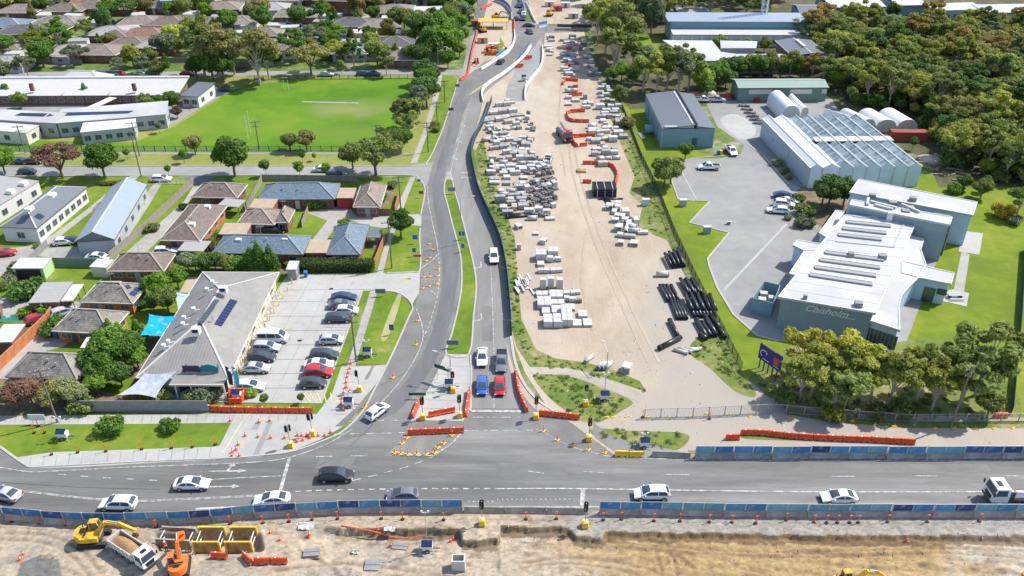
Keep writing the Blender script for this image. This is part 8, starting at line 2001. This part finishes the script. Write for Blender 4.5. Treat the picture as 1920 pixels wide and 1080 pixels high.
zone([(1170,398),(1205,408),(1206,440),(1180,430)],6,2.6,'gpw','on the weedy strip')
# black plastic pipes
def bpipe(p0,p1,r,label,lvl=0,org=(1220,450),k=4.695):
    a=P(org[0]+p0[0]/k,org[1]+p0[1]/k); b=P(org[0]+p1[0]/k,org[1]+p1[1]/k); c=(a+b)/2; d=b-a; L=d.length
    t=thing('plastic_pipe',label,'pipe',(c.x,c.y,r+.05+lvl),math.atan2(d.y,d.x),'black plastic pipes'); MB().pipe((-L/2,0,0),(L/2,0,0),r,r*.86,12).build('barrel',M['pvc'],t,True); MB().pipe((-L/2,0,0),(-L/2+.25,0,0),r*1.1,r*.98,12).build('socket',M['pvc'],t,True)
for i in range(8): bpipe((122+i*19,150-i*7),(178+i*17,258-i*2),.30,'black pipe in the uppermost bundle',0 if i%2 else .5)
for x in(80,110,140,178): bpipe((x,412),(x+72,552),.33,'black pipe in the left pair of rows')
for i in range(6): bpipe((258+i*25,368),(332+i*25,498),.32,'black pipe in the upper right bundle',0 if i%2 else .35)
for i in range(4): bpipe((180+i*26,556),(238+i*26,708),.33,'black pipe in the lower left row')
for i in range(9): bpipe((300+i*27,512),(362+i*26,652),.33,'black pipe in the lower right bundle',.0 if i%2 else .5)
for i in range(7): bpipe((325+i*32,560),(385+i*30,690),.34,'black pipe underneath the lower right bundle')
for p0,p1,r in (((400,722),(492,882),.45),((480,700),(572,860),.47),((532,690),(608,808),.47),((560,740),(652,878),.42),((450,740),(530,868),.40),((430,850),(488,892),.45)): bpipe(p0,p1,r,'large black pipe in the lowest bundle')
bpipe((165,722),(238,868),.42,'black pipe forming the upright of the L'); bpipe((72,972),(262,876),.45,'black pipe forming the foot of the L')
a=P(952,411); bpipe((0,0),(0,0),.01,'x') if False else None
for k in range(3): bpipe((950+k*.3,406+k*2),(994,402+k*2),.3,'black pipe lying beside the white packs',0,(0,0),1)
for k in range(2): bpipe((1134+k*4,374),(1146+k*4,390),.3,'black pipe leaning below the pipe rack',0,(0,0),1)
bpipe((1122,375),(1168,374),.18,'thin black pipe across the foot of the rack',0,(0,0),1)
# rack of pipes
q=P(1134,371); t=thing('pipe_rack','tall rack of black pipes in four strapped tiers','pipe rack',q+Vector((0,2.2,0))); 
for lv in range(4):
    for k in range(9): MB().tube((-2.6,-1.9+k*.47,.3+lv*.55),(2.6,-1.9+k*.47,.3+lv*.55),.22,8).build('pipe',M['pvc'],t)
    for x in(-1.7,0,1.7): MB().bx(x-.06,x+.06,-2.2,2.2,.5+lv*.55,.56+lv*.55).build('bearer',M['concl'],t)
for x in(-1.7,0,1.7):
    for y in(-2.2,2.2): MB().bx(x-.07,x+.07,y-.06,y+.06,0,2.4).build('upright',M['steel'],t)
# rusty skip and loose bits
t=thing('rusty_plate_stack','stack of rust-coloured plates left of the pipe rack','building material',P(1090,322)); MB().bx(-1.1,1.1,-.8,.8,0,.3).build('plate',M['rustp'],t); MB().bx(-1.0,1.1,-.7,.9,.3,.5).build('plate',M['rustp'],t)
for px,py,c,l in ((1210,385,(.5,.6,.58),'pale green portable cabinet on the weedy strip'),(1280,386,(.42,.38,.3),'tan utility cabinet on the lawn corner'),(1325,437,(.2,.36,.36),'teal utility cabinet on the lawn point'),(1366,421,(.08,.2,.2),'small teal bollard box on the car park')):
    t=thing('utility_cabinet',l,'cabinet',P(px,py)); s=.75 if px!=1366 else .35; MB().bx(-s,s,-.4*s/.75,.4*s/.75,.1,1.5*s/.75).build('body',M['any'],t,color=c); MB().bx(-s-.08,s+.08,-.5*s/.75,.5*s/.75,1.5*s/.75,1.6*s/.75).build('lid',M['concl'],t); MB().bx(-s-.1,s+.1,-.55,.55,0,.1).build('plinth',M['conc'],t)
# things on the excavated ground
def pit(px,py,label):
    p=PG(px,py); t=thing('concrete_pit',label,'building material',p); m=MB(); m.bx(-.8,.8,-.6,-.46,0,1.7).bx(-.8,.8,.46,.6,0,1.7).bx(-.8,-.66,-.46,.46,0,1.7).bx(.66,.8,-.46,.46,0,1.7); m.build('pit_wall',M['concl'],t); MB().bx(-.66,.66,-.46,.46,.0,.3).build('pit_floor',M['concd'],t); MB().bx(-.9,.9,-.7,.7,-.1,.0).build('pit_base',M['conc'],t)
pit(860,1064,'pale open-topped concrete pit on the excavated ground')
def crate(px,py,w_,d_,h_,m,pm,label):
    p=PG(px,py); t=thing('covered_pallet',label,'pallet',p,R(rw.uniform(-8,8))); MB().bx(-w_/2,w_/2,-d_/2,d_/2,.12,h_).build('load',M[m],t); o=obj('pallet',PALM,t); o.scale=(w_*1.15,d_*1.2,1)
    MB().bx(-w_/2-.02,w_/2+.02,-.04,.04,.13,h_+.015).build('strap',M['dsteel'],t)
crate(584,1040,1.9,1.2,.5,'concd','palingr','dark grey covered pallet left of the concrete pit'); crate(750,1026,1.9,1.0,.25,'concd','wood','flat dark steel cover plate on the sand'); crate(698,1062,1.8,1.6,.3,'concd','wood','dark mesh stack with a yellow corner at the bottom')
for px,py,w_,l in ((731,993,1.4,'crumpled white sheet above the cut'),(665,1036,1.0,'white bucket and bag on the sand'),(575,988,2.0,'grey sheet pile by the screens')):
    p=PG(px,py); t=thing('loose_sheet',l,'sheet',p); m=MB(); N=6; rs2=random.Random(px); vs=[((i/N-.5)*w_,(j/N-.5)*w_*.6,.05+rs2.random()*.3) for i in range(N+1) for j in range(N+1)]; m.add(vs,[(i*(N+1)+j,(i+1)*(N+1)+j,(i+1)*(N+1)+j+1,i*(N+1)+j+1) for i in range(N) for j in range(N)]); m.build('sheet',M['concl'],t); MB().bx(-.3,.3,-.2,.2,0,.08).build('weight',M['concd'],t)
# orange hose along the cut and the two pedestals
t=thing('orange_hose','long orange conduit lying along the trench edge','conduit',PG(700,1000)); O=t.location.copy(); pts=[PG(x,y) for x,y in ((640,986),(700,997),(745,1009),(800,1004))]; m=MB(); q=cat_rom(pts,5)
for a,b in zip(q,q[1:]): m.tube(a-O+Vector((0,0,.08)),b-O+Vector((0,0,.08)),.07,6)
m.build('conduit',M['cone'],t); MB().tube(q[-1]-O,q[-1]-O+Vector((.3,.1,.1)),.1,6).build('coupling',M['dsteel'],t)
# junk behind the workshop and by the green shed
for px,py,w_,h_,c,l,nm in ((1364,183,1.6,1.2,(.5,.03,.03),'red dome tank beside the green shed','dome'),(1305,180,2.2,1.0,(.5,.3,.1),'orange and tan material heap behind the workshop','heap'),(1330,178,2.0,1.3,(.6,.55,.45),'pale material heap behind the workshop','heap'),(1620,188,2.2,1.0,(.62,.62,.6),'white sheeted heap behind the tunnel houses','heap'),(1745,300,3.0,.5,(.5,.45,.35),'pale timber heap by the glasshouse path','heap'),(1690,230,1.4,1.4,(.35,.05,.03),'red drum near the tunnel houses','heap')):
    t=thing('material_heap' if nm=='heap' else 'dome_tank',l,'heap' if nm=='heap' else 'tank',P(px,py)); MB().ball((0,0,.2),w_,10,6,(1,.8,h_/w_)).build('shell',M['any'],t,True,color=c)
    MB().tube((0,0,0),(0,0,.25),w_*1.03,12).build('base',M['conc'],t)
    if nm=='heap':
        for k in range(7): MB().box((rw.uniform(-w_,w_),rw.uniform(-w_*.7,w_*.7),.4),(rw.uniform(.5,1.6),rw.uniform(.3,.8),rw.uniform(.3,1.0)),rw.random()*3).build('piece',M['any'],t,color=tuple(x*rw.uniform(.6,1.2) for x in c))
for k in range(6):
    p=P(1395+k*5.5,200+k*6.5); pack(p.x,p.y,3.2,1.0,.7,-14,'d','dark potting bench on the pale yard beside the tunnel','potting benches',False)
for k in range(12):
    px,py=[(1770,310),(1790,318),(1805,326),(1755,318),(1780,330),(1730,306),(1745,318),(1800,340),(1820,345),(1765,328),(1735,296),(1790,305)][k]; p=P(px,py); t=thing('garden_sleeper','weathered timber sleeper edging the garden beds','garden timber',p,R(rw.uniform(-40,40)),'garden bed timbers'); MB().bx(-1.8,1.8,-.15,.15,0,.35).build('sleeper',M['wood'],t)
# tank beside the workshop, gas bottles, boats
t=thing('water_tank','teal cylinder tank lying against the workshop wall','tank',P(1222,250)); MB().tube((-1.8,0,1.2),(1.8,0,1.2),1.15,14).build('tank_body',M['any'],t,True,color=(.16,.28,.30)); MB().bx(-1.3,-1.0,-.9,.9,0,.5).bx(1.0,1.3,-.9,.9,0,.5).build('cradle',M['dsteel'],t)
t=thing('pole_stack','bundle of white poles on the grass beside the tank','building material',P(1205,256)); 
for k in range(4): MB().tube((k*.25-.4,-2,.15+.1*(k%2)),(k*.25-.9,2,.15+.1*(k%2)),.12,7).build('pole',M['concl'],t)
# yellow shelter of the far works
t=thing('site_shelter','yellow-roofed site shelter in the far works compound','shelter',P(925,52)); MB().bx(-5.5,5.5,-2.6,2.6,2.6,2.8).build('roof',M['plant'],t)
for x in(-5,0,5):
    for y in(-2.3,2.3): MB().bx(x-.08,x+.08,y-.08,y+.08,0,2.6).build('post',M['dsteel'],t)
for k,(px,py,c,l) in enumerate(((926,92,(.7,.7,.7),'white site cabin in the far works compound'),(921,98,(.5,.06,.04),'red site cabin in the far works compound'),(880,38,(.4,.3,.2),'tan material stack beside the far dirt track'),(893,48,(.35,.12,.08),'red-brown material stack by the far track'),(1045,20,(.5,.1,.06),'red plant by the far junction'),(1060,14,(.6,.6,.6),'white site cabin at the far junction'),(1030,12,(.55,.5,.4),'pale spoil stack at the far junction'),(1075,34,(.5,.48,.45),'grey stacked materials by the far rail'),(905,80,(.55,.4,.25),'tan spoil stack in the far compound'),(945,40,(.3,.3,.3),'grey stack behind the yellow shelter'))):
    t=thing('site_cabin',l,'site cabin' if 'cabin' in l else 'plant',P(px,py)); MB().bx(-1.8,1.8,-1.1,1.1,.1,1.9).build('body',M['any'],t,color=c); MB().bx(-1.9,1.9,-1.2,1.2,1.9,2.0).build('roof',M['any'],t,color=tuple(x*.85 for x in c)); MB().bx(-.4,.4,-1.13,-1.1,.2,1.7).build('door',M['dsteel'],t)
# drain lids on the car park, pads
for px,py in ((562,639),(621,542),(508,560),(637,485)):
    t=thing('drain_grate','dark drain grate set in the pale car park','drain',P(px,py)+Vector((0,0,.06)),0,'drain grates'); MB().bx(-.35,.35,-.25,.25,0,.03).build('frame',M['dsteel'],t)
    for k in range(5): MB().bx(-.3,.3,-.2+k*.09,-.16+k*.09,.03,.045).build('bar',M['black'],t)
# yellow bollards along the clinic
for k in range(13):
    u=k/12; p=P(548-u*100,532+u*165); t=thing('bollard','yellow bollard in the row along the clinic wall','bollard',p,0,'yellow clinic bollards'); MB().tube((0,0,.0),(0,0,1.0),.09,8).build('tube',M['yellow'],t); MB().tube((0,0,1.0),(0,0,1.06),.09,8,.04).build('cap',M['white'],t)
# ------------------------------------------------------------------ prototypes that only served as patterns are removed
def drop(t):
    def rec(x):
        for c in list(KIDS.get(x.name,())): rec(c)
        bpy.data.objects.remove(x)
    rec(t)
for ps in PROT.values():
    for t in ps: drop(t)
for t in list(CARS.values())+[OB,YB,SU,PU,CN_,DL_,BO_,BIN]:
    if t.name not in USED: drop(t)
# ------------------------------------------------------------------ each label is made to single its thing out
bpy.context.view_layer.update()
MARKS=[('the school classrooms',180,200),('the playing field',600,215),('the white halls',120,400),('the clinic',400,600),('the brick courtyard',560,400),('the clinic car park',560,650),('the hedge',625,500),('the corner house',695,365),('the mossy-roofed houses',150,630),('the purple trees',60,740),('the lower verge',220,820),('the road median',865,500),('the roadside pole',735,470),('the sandy yard',1090,420),('the black pipes',1290,560),('the pipe rack',1134,350),('the crane truck',1057,255),('the workshop',1270,215),('the glasshouse',1570,280),('the tunnel houses',1650,230),('the green shed',1460,170),('the college roof',1590,490),('the parked utes',1465,380),('the billboard',1440,680),('the front gums',1660,700),('the right lawn',1850,500),('the far works',930,60),('the far junction',1000,50),('the tall mast',1427,30),('the white college block',1330,95),('the lecture block',1500,90),('the tall yard gums',1145,90),('the bare lot',535,72),('the two-storey house',640,25),('the townhouse row',350,20),('the roadside trees',830,90),('the far street',250,138),('the terracotta roofs',60,12),('the palms',90,88),('the wood edge',1620,190),('the wood centre',1780,170),('the silver tree',1220,60),('the top right sheds',1850,20),('the golden bush',1880,405),('the far left roofs',40,65),('the metal units',610,88),('the upper bend',870,160),('the right picture edge',1910,150),('the woodland foot',1850,310),('the middle wood',1700,100),('the upper wood',1580,60),('the rust trees',1500,40)]
ORD=['nearest','second','third','fourth','fifth','sixth','seventh','eighth','ninth','tenth','eleventh','twelfth','thirteenth','fourteenth']
NW=['','one','two','three','four','five','six','seven','eight','nine','ten']
def finish():
    by={}
    for o in THINGS:
        try: by.setdefault(o['label'],[]).append(o)
        except ReferenceError: pass
    def pos(o): return proj(tuple(o.matrix_world.translation if not o.parent else o.location))
    def rel(p):
        best=min(MARKS,key=lambda m:(m[1]-p[0])**2+((m[2]-p[1])*1.6)**2); dx,dy=p[0]-best[1],p[1]-best[2]
        w_=('left of' if dx<0 else 'right of') if abs(dx)>abs(dy)*1.6 else ('behind' if dy<0 else 'in front of')
        return w_+' '+best[0]
    def ordinals(objs,lab):
        P_=[(pos(o),o) for o in objs]; xs=[p[0] for p,o in P_]; ys=[p[1] for p,o in P_]; n=len(objs)
        horiz=(max(xs)-min(xs))>=1.2*(max(ys)-min(ys))
        P_.sort(key=lambda q:q[0][0] if horiz else -q[0][1])
        nm=['leftmost','rightmost'] if horiz else ['nearest','farthest']
        side=' from left' if horiz else ' nearest'
        for i,(p,o) in enumerate(P_):
            if i==0: k=nm[0]
            elif i==n-1: k=nm[1]
            elif i<14: k=ORD[i]+side
            elif n-1-i<14: k=ORD[n-1-i]+(' from right' if horiz else ' farthest')
            else: k=None
            o['label']=(lab+', '+k) if k else lab
    for lab,objs in by.items():
        if len(objs)<2: continue
        g=objs[0].get('group') or 'alike things'
        for o in objs: o['group']=o.get('group') or g
        if len(objs)<=16 and max(pos(o)[0] for o in objs)-min(pos(o)[0] for o in objs)<1300 and not objs[0]['category'] in('tree','shrub'): ordinals(objs,lab); continue
        sub={}
        for o in objs: sub.setdefault(rel(pos(o)),[]).append(o)
        for r,os_ in sub.items():
            l=lab if 'barrier' in lab and len(sub)==1 else lab+' '+r
            if len(os_)==1: os_[0]['label']=l
            else: ordinals(os_,l)
finish()
for o in list(bpy.data.objects):
    if '_o' in o: del o['_o']
    if '_r' in o: del o['_r']
